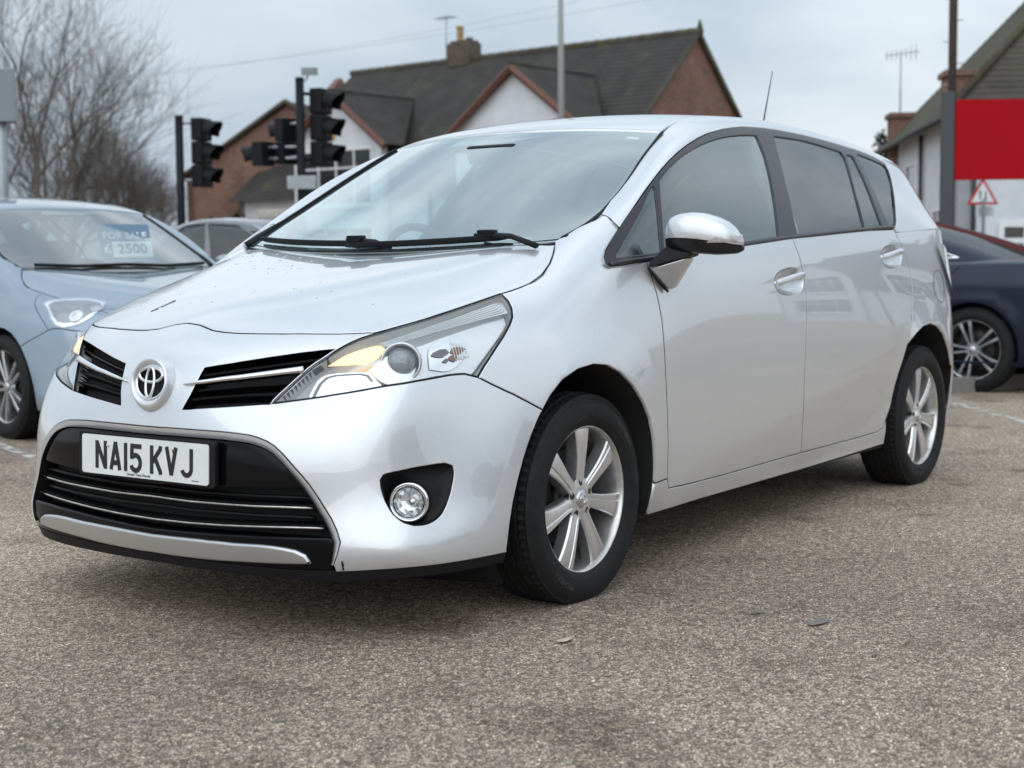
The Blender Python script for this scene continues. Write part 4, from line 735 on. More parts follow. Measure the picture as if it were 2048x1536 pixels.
# rear quarter and lower tail
ar_on = fro(arR, dR[-1]); e = ar_on[-1]
more_arc = SD.ev(SD.near(np.array([(-3.125, .88, .50), (-3.15, .88, .42), (-3.16, .86, .33), (-3.15, .84, .25)])))
ub = SD.near(more_arc[-1:])[0, 0]
vbelt = SD.near(GH.ev([[.72, GH.pv[1]]]))[0, 1]
uR = .985
bq = GH.ev(np.stack([np.linspace(GH.near(dR[:1])[0, 0], .80, 24), np.full(24, GH.pv[1])], 1))
bq = SD.ev(SD.near(bq)); us = SD.near(bq[-1:])[0, 0]; vs = SD.near(bq[-1:])[0, 1]
panel('rear_quarter', SD, cat_(dR, ar_on[1:], more_arc, isol(SD, .004, ub, us, 14)[1:], isov(SD, us, .004, vs, 14)[1:], bq[::-1][1:-1]), holes=[], mat=PAINT, parent=CAR, step=.03, gap=.0016, mirror='pair', nogap=lambda P: np.array([np.linalg.norm(bq - p, axis=1).min() < .012 and p[0] < -2.56 for p in P]))
tg = cat_(isov(SD, us, .004, vs, 14), isol(SD, vs, us, .9985, 12)[1:], isov(SD, .9985, vs, .004, 10)[1:], isol(SD, .004, .9985, us, 12)[1:-1]); tg[np.abs(tg[:, 1]) < .02, 1] = 0
panel('tailgate', SD, tg, mat=PAINT, parent=CAR, step=.05, gap=.002, mirror='both')
# pillars and cant rail
fa = F_['frame_arc']; vW = GH.pv[7]; ug = .80
bq2 = GH.ev(np.stack([np.linspace(GH.near(fa[-1:])[0, 0], ug, 24), np.full(24, GH.pv[1])], 1))
wsE = F_['ws_edge']; ws_up = fro(wsE, aps[0])
uw0 = GH.near(ws_up[-1:])[0, 0]
ditch = isol(GH, vW, ug, uw0, 60)
panel('roof_side', GH, cat_(aps, fa[1:], bq2[1:], isov(GH, ug, GH.pv[1], vW, 14)[1:], ditch[1:], ws_up[::-1][1:-1]), mat=PAINT, parent=CAR, step=.02, gap=.0016, mirror='pair', nogap=lambda P: np.array([np.linalg.norm(bq2 - p, axis=1).min() < .012 and p[0] < -2.56 for p in P]))
hg = cat_(isov(GH, ug, GH.pv[1], vW, 12), isol(GH, vW, ug, 1, 12)[1:], isov(GH, 1, vW, GH.pv[1], 10)[1:], isol(GH, GH.pv[1], 1, ug, 12)[1:-1]); hg[np.abs(hg[:, 1]) < .01, 1] = 0
rw = cat_(isol(GH, GH.pv[1] + .05, ug + .015, 1, 10), isov(GH, 1, GH.pv[1] + .05, GH.pv[5], 8)[1:], isol(GH, GH.pv[5], 1, ug + .02, 10)[1:]); rw[np.abs(rw[:, 1]) < .01, 1] = 0
panel('tailgate_glass', GH, hg, mat=GLASS_PRIV, parent=CAR, step=.05, gap=.002, mirror='both', inset=.001)
# roof
wt = F_['ws_top'].copy(); wt[0, 1] = 0
vr = RF.near(wt); u0c = vr[0, 0]; dl = isol(RF, .995, RF.near(wt[-1:])[0, 0], .985, 50)
rr_ = isov(RF, .985, .995, 0, 14); rr_[-1, 1] = 0; cc = isol(RF, 0, .985, u0c, 40); cc[:, 1] = 0
panel('roof', RF, cat_(wt, dl[1:], rr_[1:], cc[1:-1]), mat=PAINT, parent=CAR, step=.04, gap=.003, mirror='both')
# windscreen
vb = .05; we = upto(wsE[::-1], wsE[0])[::-1]
edge = cat_(F_['ws_low'][::-1], fro(wsE, F_['ws_low'][0])[1:]); 
lowE = WS.near(edge[:1])[0]; botw = WS.ev(np.stack([np.linspace(0, lowE[0], 20), np.linspace(.075, lowE[1], 20)], 1)); botw[0, 1] = 0
wc = WS.ev(np.stack([np.zeros(20), np.linspace(WS.near(wt[:1])[0, 1], .075, 20)], 1)); wc[:, 1] = 0
wsloop = cat_(botw, edge[1:], wt[::-1], wc[1:-1])
panel('windscreen', WS, wsloop, mat=GLASS_WS, parent=CAR, step=.05, gap=.003, mirror='both', inset=.003, rim=.004)
# dark printed band round the windscreen
def shrink(L, d, S):
    P = dedupe(resample(L, .02)); Q, N, I = loop_shift(S, P, np.where(np.abs(P[:, 1]) < 2e-3, 0, d), False); return S.ev(S.near(Q))
top_in = WS.ev(np.stack([np.linspace(0, WS.near(edge[-1:])[0, 0], 24) * .955, np.interp(np.linspace(0, 1, 24), np.linspace(0, 1, len(wt)), WS.near(wt)[:, 1]) - .028], 1)); 
eu = WS.near(edge); ed_in = WS.ev(np.stack([eu[:, 0] * .962, np.clip(eu[:, 1] - .004, 0, 1)], 1))[:-1]
bi = WS.ev(np.stack([np.linspace(0, eu[0, 0] * .962, 20), np.linspace(.10, eu[0, 1] + .005, 20)], 1)); bi[0, 1] = 0; top_in[0, 1] = 0
FRIT = pmat('glass_print', (.05, .05, .055), .35)
def band(name, S, A, B, mat, inset):
    ua_, ub_ = S.near(resample(A, .03)), None
    A = resample(A, .03); n = len(A); t = np.linspace(0, 1, n); Bq = np.asarray(B); s_ = np.concatenate([[0], np.cumsum(np.linalg.norm(np.diff(Bq, axis=0), axis=1))]); s_ /= s_[-1]
    sa = np.concatenate([[0], np.cumsum(np.linalg.norm(np.diff(A, axis=0), axis=1))]); sa /= sa[-1]
    Bi = np.stack([np.interp(sa, s_, Bq[:, k]) for k in range(3)], 1); mb = MB()
    for sg in (1, -1):
        fm = np.array([1, sg, 1]); P0 = (S.ev(S.near(A)) - S.nrm(S.near(A)) * inset) * fm; P1 = (S.ev(S.near(Bi)) - S.nrm(S.near(Bi)) * inset) * fm
        mb.loft([P0.tolist(), P1.tolist()], smooth=True, cap=False, closed_ring=False)
    return mb.build(name, mat, CAR)
band('windscreen_print', WS, cat_(edge, wt[::-1][1:]), cat_(ed_in, top_in[::-1]), FRIT, .006)
# side windows
sr = F_['surround']; gl = ['glass_tri', 'glass_front', 'glass_rear', 'glass_fixed', 'glass_quarter']
panel('window_surround', GH, sr, holes=[F_[g] for g in gl], mat=TRIMBK, parent=CAR, step=.03, gap=.002, mirror='pair', inset=.0015, lip=.003, rim=.012)
for g, nm, mt in zip(gl, ['quarter_light', 'door_glass', 'rear_door_glass', 'rear_quarter_light', 'rear_side_glass'], [GLASS_FD, GLASS_FD, GLASS_PRIV, GLASS_PRIV, GLASS_PRIV]):
    panel(nm, GH, F_[g], mat=mt, parent=CAR, step=.06, gap=-.004, mirror='pair', inset=.0075, rim=0)
# ---------------------------------------------------------------- details of the silver car
PT = F_['points']
def off(S, P, d):
    uv = S.near(P); return S.ev(uv) + S.nrm(uv) * d
def walls(name, S, L, d0, d1, mat, both=True, cap=False):
    P = dedupe(resample(L, .02)); mb = MB(); A, B = off(S, P, -d0), off(S, P, -d1)
    mb.loft([A.tolist(), B.tolist()], cap=False); o = mb.build(name, mat, CAR)
    if both: mirrored(o)
    return o
# inner skin so that nothing shows through the shut gaps
mb = MB(); mb.bbox((-.02, -.60, .27), (.585, .60, .79)); mb.bbox((-.15, -.62, .27), (-.02, .62, .98)); mb.build('engine_bay', DARK, CAR)
mb = MB(); mb.bbox((-3.3, -.70, .19), (.70, .70, .225)); mb.bbox((-2.4, -.82, .20), (-.42, .82, .235)); mb.build('underbody', DARK, CAR)
door_in = cat_(dF, sT[kc + 1:], ar_up[1:-1], dR[::-1], b2[::-1][1:-1], b1[::-1][:-1])
panel('door_lining', SD, door_in, mat=pmat('door_lining', (.03, .03, .032), .7), parent=CAR, step=.12, gap=0.0, rim=0, inset=.045, mirror='pair')
panel('headlining', RF, cat_(wt, dl[1:], rr_[1:], cc[1:-1]), mat=pmat('headlining', (.42, .41, .39), .9), parent=CAR, step=.15, gap=.0, rim=0, inset=.03, mirror='both')
# wheel housings
for nm, A in (('arch_liner', cat_(arF)), ('arch_liner', cat_(arR, more_arc))):
    A = resample(A, .03); A = A[A[:, 2] > .20]; mb = MB(); rows = [off(SD, A, -.010), A * [1, 0, 1] + [0, .55, 0]]
    mb.loft([rows[0].tolist(), rows[1].tolist()], cap=False, closed_ring=False)
    mb.add(rows[1].tolist(), [tuple(range(len(A)))]); o = mb.build(nm, LINER, CAR); mirrored(o)

# dark tubes painting shade into the shut gaps, also black edging round the headlamps
for nm in ('bonnet_front', 'bonnet_side', 'bonnet_rear', 'seam', 'door_front', 'door_b', 'door_rear', 'sill_top', 'apillar_seam', 'hl_in', 'hl_bot', 'hl_rear', 'hl_top'):
    S_ = TP if nm == 'bonnet_rear' else GH if nm == 'apillar_seam' else SD; P = dedupe(resample(F_[nm], .02)); thick = .0042 if nm[:2] in ('bo', 'hl') else .0034
    mb = MB(); mb.tube(off(S_, P, -thick - .0006), thick, 6); mirrored(mb.build('gap_shade_edging', RUBBER, CAR))
P = dedupe(resample(edge, .02)); mb = MB(); mb.tube(off(WS, P, .002), [.016 - .010 * min(1, i / 14) for i in range(len(P))], 8, flat=(.9, 1)); mirrored(mb.build('windscreen_moulding', BLACKPL, CAR))
mb = MB(); mb.loft([op_out.tolist(), (op_out * .5 + off(SD, op, -.006) * .5).tolist(), off(SD, op, -.010).tolist()], cap=False, closed_ring=False); mirrored(mb.build('intake_chamfer', PAINT, CAR))
# ---- wheels
def build_tyre():
    prof = [(.212, .080), (.222, .0915), (.232, .0975), (.245, .1022), (.262, .1042), (.280, .1022), (.293, .0965), (.3015, .0905), (.3075, .0845)]
    tread = [(.0845, 0), (.081, 1), (.062, 1), (.060, 2), (.053, 2), (.051, 0), (.032, 0), (.030, 2), (.022, 2), (.020, 0), (.002, 3), (-.002, 3)]
    R0 = .318; cols = []
    full = [(y, k) for y, k in tread] + [(-y, k) for y, k in tread[::-1]]
    n = 216; V = []; Fc = []; sm = []
    pts_per = len(prof) * 2 + len(full)
    for i in range(n):
        a = 2 * math.pi * i / n; ring = []
        for r, y in prof: ring.append((r, y))
        for y, k in full:
            r = R0 - .9 * abs(y) ** 2 * .9; r = R0 - .35 * y * y - (.004 if abs(y) > .08 else 0)
            g = (i + int(round(abs(y) * 90))) % 6
            if k == 2: r -= .0065
            elif k == 1 and g % 3 == 0: r -= .006
            elif k == 0 and abs(y) < .08 and (i + int(y * 120)) % 6 == 0: r -= .0045
            elif k == 3: r -= .003
            ring.append((r, y))
        for r, y in prof[::-1]: ring.append((r, -y))
        for r, y in ring: V.append((r * math.cos(a), y, r * math.sin(a)))
    m = pts_per
    for i in range(n):
        j = (i + 1) % n
        for q in range(m - 1): Fc.append((i * m + q, j * m + q, j * m + q + 1, i * m + q + 1))
    mb = MB(); mb.add(V, Fc, True); 
    # rings on the sidewall
    for r, w in ((.2395, .0016), (.2890, .0014), (.2965, .001)):
        y = np.interp(r, [p[0] for p in prof], [p[1] for p in prof])
        mb.lathe([(r - w, y - .0005), (r, y + .0012), (r + w, y - .0005)], axis='y', n=96)
    me = mb.mesh('tyre'); bm = bmesh.new(); bm.from_mesh(me); bmesh.ops.recalc_face_normals(bm, faces=bm.faces); bm.to_mesh(me); bm.free(); smooth_angle(me, 32)
    return me
def sidewall_text(txt, size, rad, ang, flip=False):
    me = text_mesh(txt, size, .0006, xs=1.15)
    for v in me.vertices:
        x, y, z = v.co; a = ang - x / rad; r = rad + y
        if flip: a = ang + x / rad; r = rad - y
        yy = np.interp(r, [.222, .232, .245, .262, .280, .293, .3015], [.0915, .0975, .1022, .1042, .1022, .0965, .0905])
        v.co = (-r * math.cos(a), yy + z + .0004, r * math.sin(a))
    return me
def rim_parts():
    out = {}
    mb = MB(); mb.lathe([(.2185, .078), (.2200, .0845), (.2185, .0868), (.2155, .0862), (.2115, .080), (.2075, .066), (.203, .045), (.198, .015), (.194, -.03), (.196, -.075), (.21, -.088)], axis='y', n=96)
    out['rim_barrel'] = mb.mesh('rim_barrel')
    mb = MB()
    secs = [(.040, .0215, .0705), (.060, .0220, .0715), (.080, .0225, .0735), (.105, .0240, .0760), (.130, .0265, .0780), (.155, .0300, .0792), (.180, .0340, .0795), (.200, .0380, .0790), (.2095, .0405, .0775)]
    for k in range(7):
        a = math.pi / 2 + 2 * math.pi * k / 7; rings = []
        for r, w, y in secs:
            g = w * .38; ring = [(-w * .85, y - .045), (-w, y - .010), (-w + .003, y - .0035), (-w * .55, y - .0012), (g - .0035, y - .0008), (g, y - .0042), (g + .0028, y - .0012), (w - .0045, y - .0002), (w - .0008, y - .004), (w, y - .012), (w * .85, y - .045)]
            pr = []
            for t, yy in ring:
                X, Z = r * math.cos(a) - t * math.sin(a), r * math.sin(a) + t * math.cos(a); pr.append((-X, yy, Z))
            rings.append(pr)
        mb.loft(rings, smooth=True, cap=True)
    me = mb.mesh('spokes'); bm = bmesh.new(); bm.from_mesh(me); bmesh.ops.recalc_face_normals(bm, faces=bm.faces); bm.to_mesh(me); bm.free(); smooth_angle(me, 30); out['spoke'] = me
    # hub face with five bolt pockets
    n = 40; outer = [(.052 * math.cos(2 * math.pi * i / n), .052 * math.sin(2 * math.pi * i / n)) for i in range(n)]
    outer = [(x * 1.22, y * 1.22) for x, y in outer]; V = list(outer); E = [(i, (i + 1) % n) for i in range(n)]; pk = []
    for k in range(5):
        a = math.pi / 2 + .05 + 2 * math.pi * k / 5; c = (.0485 * math.cos(a), .0485 * math.sin(a)); s0 = len(V); loop = []
        for i in range(14):
            t = 2 * math.pi * i / 14; rr = .0098 + .0028 * max(0, math.cos(t - a)); loop.append((c[0] + rr * math.cos(t), c[1] + rr * math.sin(t)))
        V += loop; E += [(s0 + i, s0 + (i + 1) % 14) for i in range(14)]; pk.append(loop)
    cv, ce, cf, *_ = delaunay_2d_cdt([Vector(p) for p in V], E, [], 0, 1e-7); C = np.array([tuple(p) for p in cv]); Fc = [f for f in cf]
    keep = []
    for f in Fc:
        ce_ = C[list(f)].mean(0)[None]
        if not any(inside(ce_, np.array(l))[0] for l in pk): keep.append(tuple(f))
    mb = MB(); mb.add([(-x, .0745 - 1.6 * (x * x + y * y), y) for x, y in C], keep, True); me = mb.mesh('hub_face')
    out['hub_face'] = me
    for kk, l in enumerate(pk):
        mb = MB(); c = np.mean(l, 0); mb.loft([[(-x, .0745 - 1.6 * (x * x + y * y), y) for x, y in l], [(-(c[0] + (x - c[0]) * .9), .050, c[1] + (y - c[1]) * .9) for x, y in l]], cap=True, smooth=False)
        mb.lathe([(.0, .062), (.0052, .062), (.0062, .060), (.0068, .050)], M=Matrix.Translation((-c[0], 0, c[1])), axis='y', n=6, smooth=False); out['bolt%d' % kk] = mb.mesh('bolt')
    mb = MB(); mb.lathe([(0, .0795), (.020, .0788), (.026, .077), (.0285, .073), (.0285, .068)], axis='y', n=36); out['centre_cap'] = mb.mesh('centre_cap')
    mb = MB()
    def ell(cx, cz, a, b, r):
        return [(-(cx + a * math.cos(2 * math.pi * i / 28)), .0805, cz + b * math.sin(2 * math.pi * i / 28)) for i in range(28)]
    for e, r in ((ell(0, 0, .0175, .0125, 0), .0017), (ell(0, .005, .0135, .0058, 0), .0016), (ell(0, -.001, .0052, .0112, 0), .0016)): mb.tube(e, r, 6, closed=True)
    out['emblem'] = mb.mesh('emblem')
    mb = MB(); mb.lathe([(.06, .012), (.142, .012), (.145, .008), (.145, -.012), (.06, -.012)], axis='y', n=64); mb.lathe([(.0, .03), (.062, .03), (.07, .02), (.07, 0)], axis='y', n=32); mb.lathe([(.07, -.016), (.188, -.016), (.188, -.02)], axis='y', n=48)  # last lathe: dark backing disc added as shade behind the spokes
    out['brake_disc'] = mb.mesh('brake_disc')
    mb = MB()
    mb.lathe([(.115, .03), (.150, .03), (.155, -.03), (.115, -.03)], axis='y', n=10, arc=(.2, 1.35), closed=True); out['caliper'] = mb.mesh('caliper')
    mb = MB(); mb.tube([(-.1985 * math.cos(-.9), .050, .1985 * math.sin(-.9)), (-.180 * math.cos(-.9), .062, .180 * math.sin(-.9))], .0045, 8); out['valve'] = mb.mesh('valve')
    return out
ALLOY = pmat('alloy', (.74, .745, .75), .26, .8, coat=.4, coat_rough=.1, noise=.06, nscale=60)
ALLOYB = pmat('alloy_barrel', (.62, .61, .59), .30, .85, noise=.35, nscale=14)
TYRE = pmat('tyre_rubber', (.013, .013, .0135), .65, spec=.25, noise=.3, nscale=30, bump=.15, bscale=500)
TYRETXT = pmat('tyre_lettering', (.045, .045, .052), .5)
wm = {'tyre': build_tyre(), **rim_parts()}
for k in ('rim_barrel', 'centre_cap', 'brake_disc', 'caliper'):
    bm = bmesh.new(); bm.from_mesh(wm[k]); bmesh.ops.recalc_face_normals(bm, faces=bm.faces); bm.to_mesh(wm[k]); bm.free()
wmat = dict(tyre=TYRE, rim_barrel=ALLOYB, spoke=ALLOY, hub_face=ALLOY, **{'bolt%d' % i: pmat('bolt_dark', (.05, .05, .05), .45, .6) for i in range(5)}, centre_cap=SATIN, emblem=CHROME, brake_disc=pmat('brake_iron', (.035, .032, .03), .5, .6, noise=.4, nscale=40), caliper=DARK, valve=RUBBER)
for k, m in wmat.items(): wm[k].materials.append(m)
txts = [sidewall_text('MICHELIN', .021, .266, R_(42)), sidewall_text('MICHELIN', .021, .266, R_(238), False), sidewall_text('ENERGY', .012, .266, R_(8)), sidewall_text('205/60 R16', .010, .248, R_(100))]
for t in txts: t.materials.append(TYRETXT)
def put_wheel(x, side, rot):
    w = empty('wheel', (x, side * .7675, .3035), 0, CAR); w.rotation_euler = (0, rot, 0 if side > 0 else math.pi)
    ty = bpy.data.objects.new('tyre', wm['tyre']); COL.objects.link(ty); ty.parent = w
    for t in txts:
        o = bpy.data.objects.new('sidewall_lettering', t); COL.objects.link(o); o.parent = w
    for k in wmat:
        if k == 'tyre': continue
        o = bpy.data.objects.new('bolt' if k.startswith('bolt') else k, wm[k]); COL.objects.link(o); o.parent = w
    return w
for x in (0, -2.78):
    put_wheel(x, 1, 0 if x == 0 else .02); put_wheel(x, -1, .3)

# ---- lower front: grille wings, plate panel, bars, lip, skirt
SLAT = pmat('grille_black', (.005, .005, .006), .35, spec=.18)
gr = F_['grille']
g1, g2 = panel('grille', SD, gr, mat=DARK, parent=CAR, step=.05, gap=0, rim=0, inset=.045, mirror='pair')
walls('grille_surround', SD, gr, .0, .046, GLOSSBK)
for f in ('slat_a', 'slat_b', 'slat_c'):
    P = F_[f]; mb = MB(); Q0, Q1 = off(SD, P, -.010), off(SD, P, -.040); nn = SD.nrm(SD.near(P)); up = np.array([0, 0, .0028])
    mb.loft([(Q0 + up).tolist(), (Q1 + up * 3).tolist(), (Q1 - up * 3).tolist(), (Q0 - up).tolist(), (Q0 + up).tolist()], smooth=False, cap=False, closed_ring=False)
    o = mb.build('grille_slat', SLAT, CAR); mirrored(o)
for t in (.2, .5, .8):
    a = .45 + 0
    pass
P = resample(F_['wing_mid'], .012); n = len(P); t = np.linspace(0, 1, n)
hh = np.interp(t, [0, .04, .15, .5, 1], [.0015, .0045, .0068, .0085, .0105]); rings = []
nn = SD.nrm(SD.near(P)); Qc = off(SD, P, .001)
for i in range(n):
    N = nn[i]; T = P[min(i + 1, n - 1)] - P[max(i - 1, 0)]; T /= np.linalg.norm(T); U = np.cross(T, N); U *= np.sign(U[2])
    rings.append([(Qc[i] + U * hh[i] * math.cos(a) * (1) + N * .010 * math.sin(a) * (1 if math.sin(a) > 0 else 2.2)).tolist() for a in np.linspace(0, 2 * math.pi, 12, endpoint=False)])
mb = MB(); mb.loft(rings); mirrored(mb.build('grille_chrome_bar', CHROME, CAR))
bl = F_['band_low'].copy(); bl[0, 1] = 0
kq = np.linalg.norm(op - bl[-1], axis=1).argmin()
panel('plate_panel', SD, cat_(op[:kq + 1], bl[::-1], np.linspace(bl[0], op[0], 6)[1:-1]), mat=GLOSSBK, parent=CAR, step=.03, gap=.002, mirror='both', inset=.008, rim=.02)
# dark intake behind the bars
bot2 = isol(SD, .004, SD.near(op[-1:])[0, 0], 0, 20); bot2[-1, 1] = 0
panel('intake', SD, cat_(op, bot2, np.linspace(bot2[-1], op[0], 12)[1:-1]), mat=DARK, parent=CAR, step=.06, gap=-.004, mirror='both', inset=.055, rim=0)
walls('intake_surround', SD, cat_(op, op[::-1][1:-1] + 1e-5), .0, .058, BLACKPL)
for f in ('bar_a', 'bar_b'):
    P = F_[f].copy(); P[0, 1] = 0; Q = np.concatenate([(P[::-1][:-1] * [1, -1, 1]), P]); I = off(SD, P, -.014); I[0, 1] = 0; I = np.concatenate([(I[::-1][:-1] * [1, -1, 1]), I])
    mb = MB(); mb.tube(I, .0032, 8, flat=(1, .9)); mb.build('intake_chrome_bar', pmat('dull_chrome', (.6, .58, .54), .22, 1.0, noise=.3, nscale=30), CAR)
    J = I.copy(); J[:, 0] -= .008; mb = MB(); mb.loft([(J + [0, 0, .007]).tolist(), (J + [-.04, 0, .012]).tolist(), (J + [-.04, 0, -.012]).tolist(), (J + [0, 0, -.007]).tolist(), (J + [0, 0, .007]).tolist()], cap=False, closed_ring=False, smooth=False); mb.build('intake_slat', SLAT, CAR)
for dz in (.028,):
    J = off(SD, F_['bar_a'], -.03); J[0, 1] = 0; J = np.concatenate([(J[::-1][:-1] * [1, -1, 1]), J]) + [0, 0, -dz]; mb = MB(); mb.tube(J, .006, 6); mb.build('intake_slat', SLAT, CAR)
    mb = MB(); mb.tube(J + [0, 0, .052], .006, 6); mb.build('intake_slat', SLAT, CAR)
tt = F_['tray_top'].copy(); tt[0, 1] = 0; k2 = np.linalg.norm(op - tt[-1], axis=1).argmin()
panel('intake_tray', SD, cat_(tt, op[k2 + 1:], bot2, np.linspace(bot2[-1], tt[0], 5)[1:-1]), mat=GLOSSBK, parent=CAR, step=.03, gap=.001, mirror='both', inset=.005, rim=.05, lip=.003)
lt, lb = F_['lip_top'].copy(), F_['lip_bot'].copy(); lt[0, 1] = 0; lb[0, 1] = 0
panel('bumper_lip', SD, cat_(lt, lb[::-1][1:], np.linspace(lb[0], lt[0], 4)[1:-1]), mat=pmat('lip_silver', (.56, .57, .58), .3, .85, coat=.6), parent=CAR, step=.016, gap=0.0005, mirror='both', inset=-.007, rim=.016, lip=.004)
ub_ = isol(SD, .004, 0, ua, 50); nb_ = SD.nrm(SD.near(ub_)); nb_[:, 2] = 0; nb_ /= np.linalg.norm(nb_, axis=1, keepdims=True)
ub_[0, 1] = 0; nb_[0] = (1, 0, 0); mb = MB()
drop = np.interp(ub_[:, 1], [0, .5, .7, .86], [.022, .025, .028, .028])
A = ub_ - nb_ * .004; B = ub_ - nb_ * .014 + np.stack([0 * drop, 0 * drop, -drop], 1); C_ = B - nb_ * .12 + [0, 0, .012]
for s_ in (1, -1):
    fm = np.array([1, s_, 1]); mb.loft([(A * fm + [0, 0, .004]).tolist(), (A * fm).tolist(), (B * fm).tolist(), (C_ * fm).tolist()], cap=False, closed_ring=False, smooth=False)
o = mb.build('front_skirt', BLACKPL, CAR); smooth_angle(o.data, 35)
mb = MB()
mb.add([(.52, .50, .185), (.44, .84, .185), (.40, .84, .12), (.46, .50, .11)], [(0, 1, 2, 3)]); mirrored(mb.build('air_deflector', BLACKPL, CAR))
# ---- number plate
PM = frame((.942, 0, .4707), (math.cos(.0353), 0, math.sin(.0353)))   # local x = car y
def rrect(w, h, r, n=5):
    P = []
    for cx, cy, a0 in ((w / 2 - r, h / 2 - r, 0), (-w / 2 + r, h / 2 - r, 90), (-w / 2 + r, -h / 2 + r, 180), (w / 2 - r, -h / 2 + r, 270)):
        for k in range(n + 1): a = R_(a0 + 90 * k / n); P.append((cx + r * math.cos(a), cy + r * math.sin(a)))
    return P
plate = MB().prism(rrect(.52, .111, .009), PM, -.003, 0).build('number_plate', pmat('plate_white', (.74, .76, .75), .35, noise=.05, nscale=12, coat=.3), CAR)
MB().prism(rrect(.56, .125, .012), PM, -.02, -.004).build('plate_plinth', BLACKPL, CAR, bevel=.003)
def stroke(mb, pts, w, M, h0, h1, closed=False):
    pts = [Vector((p[0], p[1])) for p in pts]; n = len(pts); L = []; Rr = []
    for i in range(n):
        a = (pts[i] - pts[i - 1]).normalized() if i else (pts[1] - pts[0]).normalized()
        b = (pts[i + 1] - pts[i]).normalized() if i < n - 1 else a
        t = (a + b).normalized(); nn_ = Vector((-t.y, t.x)); k = w / 2 / max(.35, nn_.dot(Vector((-b.y, b.x)))); L.append(pts[i] + nn_ * k); Rr.append(pts[i] - nn_ * k)
    for i in range(n - 1): mb.prism([tuple(L[i]), tuple(Rr[i]), tuple(Rr[i + 1]), tuple(L[i + 1])], M, h0, h1)
def arcpts(cx, cy, r, a0, a1, n=8): return [(cx + r * math.cos(R_(a0 + (a1 - a0) * i / n)), cy + r * math.sin(R_(a0 + (a1 - a0) * i / n))) for i in range(n + 1)]
GL = {
 'N': [[(7, 0), (7, 79)], [(43, 0), (43, 79)], [(8, 74), (42, 5)]],
 'A': [[(6.5, 0), (25, 79)], [(43.5, 0), (25, 79)], [(13, 20), (37, 20)]],
 '1': [[(7, 0), (7, 79)]],
 '5': [[(48, 72), (8, 72)], [(9.5, 79), (7.5, 36)], [(8, 41)] + arcpts(23, 27, 20, 100, 0, 8)[0:] + arcpts(23, 24, 20, 0, -90, 6)[1:] + arcpts(22, 22, 17, -110, -165, 4)],
 'K': [[(7, 0), (7, 79)], [(10, 33), (42, 70), (43, 79)], [(20, 46), (42, 8), (43, 0)]],
 'V': [[(6.5, 79), (25, 2)], [(43.5, 79), (25, 2)]],
 'J': [[(43, 79), (43, 24)] + arcpts(25, 24, 18, 0, -90, 6)[1:] + arcpts(25, 24, 18, -90, -165, 6)[1:]]}
def glyph(ch, x0):
    mb = MB(); s = .001
    for k, st in enumerate(GL[ch]): stroke(mb, [(x0 + p[0] * s, -.0395 + p[1] * s) for p in st], .0135, PM, -.0005, .0011 + k * .0001)
    o = mb.build('plate_character', pmat('plate_black', (.012, .012, .014), .4), plate); o.data.name = 'plate_character'
x = -.201
for ch in 'NA15 KVJ':
    if ch == ' ': x += .033 - .011; continue
    glyph(ch, x); x += (.014 if ch == '1' else .050) + .011
tm = text_mesh('Lancaster Toyota Wearside', .0105, .0002, xs=.82); tm.transform(PM @ Matrix.Translation((-.018, -.0475, .0006))); link('plate_dealer_text', tm, pmat('plate_black'), plate)
mb = MB(); mb.prism([(.195, -.0475), (.222, -.0475), (.222, -.0455), (.195, -.0455)], PM, 0, .0008); mb.build('plate_mark', pmat('plate_black'), plate)
for sx, mtl in ((-.146, pmat('plate_cap', (.62, .62, .58), .5)), (.126, pmat('rusty_screw', (.10, .06, .035), .7, .3))):
    mb = MB(); mb.lathe([(0, .004), (.0045, .0036), (.006, .002), (.0062, 0)], M=PM @ Matrix.Translation((sx, .029, 0)), n=14); mb.build('plate_screw', mtl, plate)
# ---- badge
EM = frame((.904, 0, .681), (.985, 0, .17))
mb = MB(); n = 48
def er(a, b, h, cy=0): return [EM @ Vector((a * math.cos(2 * math.pi * i / n), cy + b * math.sin(2 * math.pi * i / n), h)) for i in range(n)]
mb.loft([er(.080, .086, -.034, -.012), er(.0735, .074, .006, -.004), er(.0715, .069, .012), er(.068, .064, .0135), er(.0645, .0555, .010), er(.0615, .0505, .001), er(.060, .0490, -.010)], cap=False); badge_b = mb.build('badge_bezel', PAINT, CAR)
MESHB = pmat('badge_mesh', (.012, .012, .013), .5, bump=.8, bscale=900)
mb = MB(); mb.loft([er(.0605, .0495, -.006), er(.03, .025, -.006), er(.0001, .0001, -.006)], cap=False); mb.build('badge_mesh', MESHB, badge_b)
def etube(cx, cy, a, b, r, h, tip=1.0, nn=40):
    return [EM @ Vector((cx + a * math.cos(2 * math.pi * i / nn), cy + b * math.sin(2 * math.pi * i / nn), h)) for i in range(nn)]
mb = MB(); zN = (EM.to_3x3() @ Vector((0, 0, 1)))
mb.tube(etube(0, 0, .0585, .0470, 0, .001), .0048, 10, closed=True, flat=(.8, 1), up=zN)
mb.tube(etube(0, .0205, .0470, .0205, 0, .004), .0050, 10, closed=True, flat=(.8, 1), up=zN)
mb.tube(etube(0, -.001, .0165, .0415, 0, .005), .0046, 10, closed=True, flat=(.8, 1), up=zN)
mb.build('badge_emblem', CHROME, badge_b)
